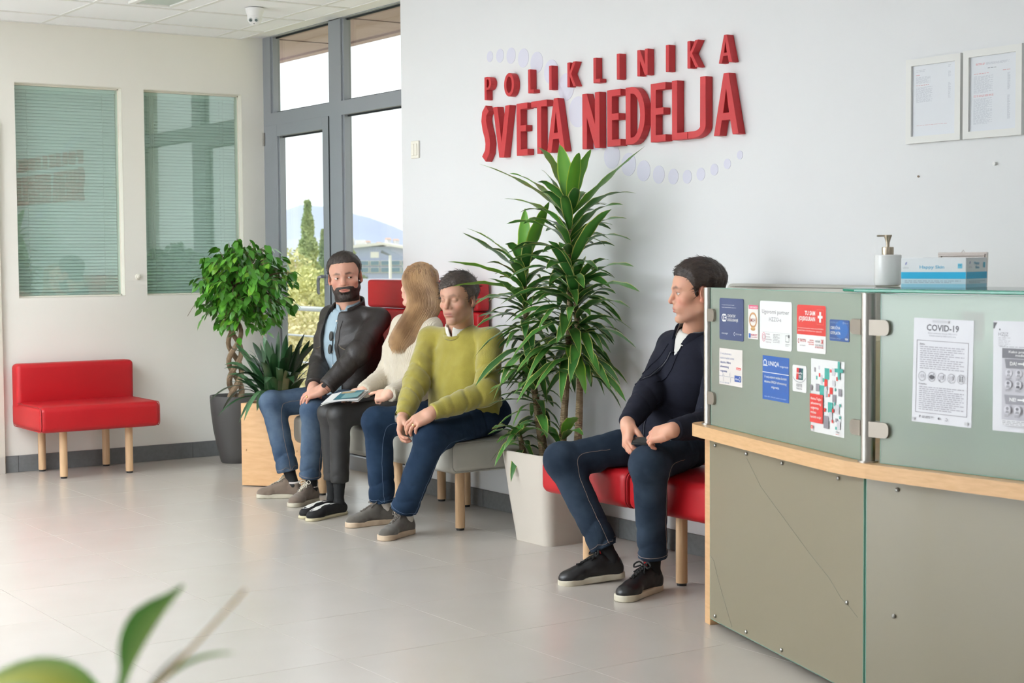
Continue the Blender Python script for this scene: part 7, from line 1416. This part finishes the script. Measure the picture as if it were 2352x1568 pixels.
def face(Fm, w, side):
    c = Card.__new__(Card); c.F = Fm; c.y = -.0003; c.k = 0; c.x0, c.x1, c.z0, c.z1 = 0, w, 0, bh; c.t = t; c.card = bx_o; CY = (10, 178, 224); LB = (150, 208, 228); PB = (206, 228, 238)
    c.rect(0.004, .996, .0, .12, LB); c.rect(.004, .996, .12, .285, PB); c.rect(.004, .996, .29, .52, CY)
    if side == 0:
        c.text('Happy Skin', .29, .64, .10, (104, 190, 222), .38, bold=.012); c.text('ulma', .03, .64, .06, (196, 196, 200), .09); c.poly([(.065, .76), (.085, .78), (.095, .86), (.075, .84)], (130, 130, 190)); c.rect(.875, .94, .64, .80, (110, 196, 222)); c.text('M', .887, .71, .06, (40, 120, 160), .035); c.lines(.06, .92, .21, 2, .05, .018, (150, 170, 186), 3)
    else:
        c.text('Happy', .36, .78, .09, (104, 190, 222), .26, bold=.012); c.text('Skin', .43, .63, .09, (104, 190, 222), .18, bold=.012); c.text('ulma', .1, .66, .06, (196, 196, 200), .15); c.poly([(.14, .78), (.17, .80), (.18, .88), (.15, .86)], (130, 130, 190)); c.rect(.8, .9, .66, .84, (110, 196, 222)); c.lines(.12, .9, .2, 2, .05, .018, (150, 170, 186), 5)
face(FB, bw, 0); face(FB @ Matrix.Translation((bw, 0, 0)) @ Matrix.Rotation(R(90), 4, 'Z'), bd, 1)
# silver frame standing behind the box
q0 = Vector((-3.345, 3.92, 0)); FS = Matrix(((bt.x, bn_.x, 0, q0.x), (bt.y, bn_.y, 0, q0.y), (0, 0, 1, sz_), (0, 0, 0, 1))) @ Matrix.Rotation(R(-4), 4, 'X')
t = thing('photo_frame', 'silver photo frame standing behind the glove box', 'photo frame', tuple(q0)[:2]+(sz_,)); ms_ = mat('silver', (198, 190, 184), .22, metal=1.)
for i, (o_, dd) in enumerate(((0, .008), (.006, .012), (.012, .007))):
    k = .006; W2, H2 = .158, .1045
    lbox(FS, o_, W2-o_, -dd, .004, H2-o_-k, H2-o_, .0008).build('moulding', ms_, t); lbox(FS, o_, W2-o_, -dd, .004, o_, o_+k, .0008).build('moulding', ms_, t); lbox(FS, o_, o_+k, -dd, .004, o_+k, H2-o_-k, .0008).build('moulding', ms_, t); lbox(FS, W2-o_-k, W2-o_, -dd, .004, o_+k, H2-o_-k, .0008).build('moulding', ms_, t)
lbox(FS, .015, .143, -.002, .003, .015, .09).build('picture', mat('photo_grey', (150, 130, 126), .4), t); MB().tube([tuple(FS @ Vector((.079-.005, 0, .1045))), tuple(FS @ Vector((.079, 0, .1125))), tuple(FS @ Vector((.079+.005, 0, .1045)))], .001, 6).build('hanger', ms_, t)
# ================================================================== behind the glass
t = thing('computer_monitor', 'dark computer monitor dimly seen behind the right glass panel', 'monitor', tuple(off(F2, .75, .55))+(.72,))
lbox(F2, .52, 1.04, .50, .53, .80, 1.12, .006).build('screen', mat('monitor_dark', (46, 50, 54), .4), t); lbox(F2, .75, .81, .53, .55, .73, .95).build('stand', m_black, t); lbox(F2, .68, .88, .46, .62, .72, .732).build('foot', m_black, t)
t = thing('document_tray', 'stack of dark and yellow files glimpsed between the two glass panels', 'files', tuple(off(F2, .1, .3))+(.745,))
for i, (col, a) in enumerate((((40, 40, 42), 0), ((206, 190, 60), .01), ((226, 224, 218), -.005), ((36, 38, 42), .006), ((120, 124, 126), 0))): lbox(F2, .03+a, .22+a, .10, .31, .746+i*.022, .766+i*.022, .002).build('folder', mat('folder_%d' % col[0], col, .6), t)
t = thing('paper_stack', 'pale box file dimly visible behind the COVID-19 sheet', 'box file', tuple(off(F2, .3, .25))+(.745,)); lbox(F2, .26, .50, .14, .32, .746, 1.02, .004).build('box', mat('box_pale', (200, 214, 206), .6), t); lbox(F2, .33, .43, .136, .14, .90, .95).build('spine_label', m_white, t)
t = thing('telephone', 'grey desk telephone dimly visible behind the left glass panel', 'telephone', tuple(off(F1, .75, .4))+(.72,)); lbox(F1, .66, .84, .38, .56, .72, .76, .01).build('base', mat('phone_grey', (120, 118, 108), .5), t); lbox(F1, .66, .71, .37, .57, .765, .80, .012).build('handset', m_black, t)
t = thing('file_cabinet', 'low beige cabinet dimly visible behind the left glass panel', 'cabinet', (-3.55, 4.5, 0)); MB().bb(-4.0, -3.1, 4.32, 4.72, 0, 1.08, .004).build('body', mat('cab_beige', (190, 180, 150), .5), t)
for x in (-3.98, -3.54): MB().bb(x, x+.42, 4.305, 4.32, .06, 1.05, .003).build('door', mat('cab_beige2', (184, 174, 142), .5), t)
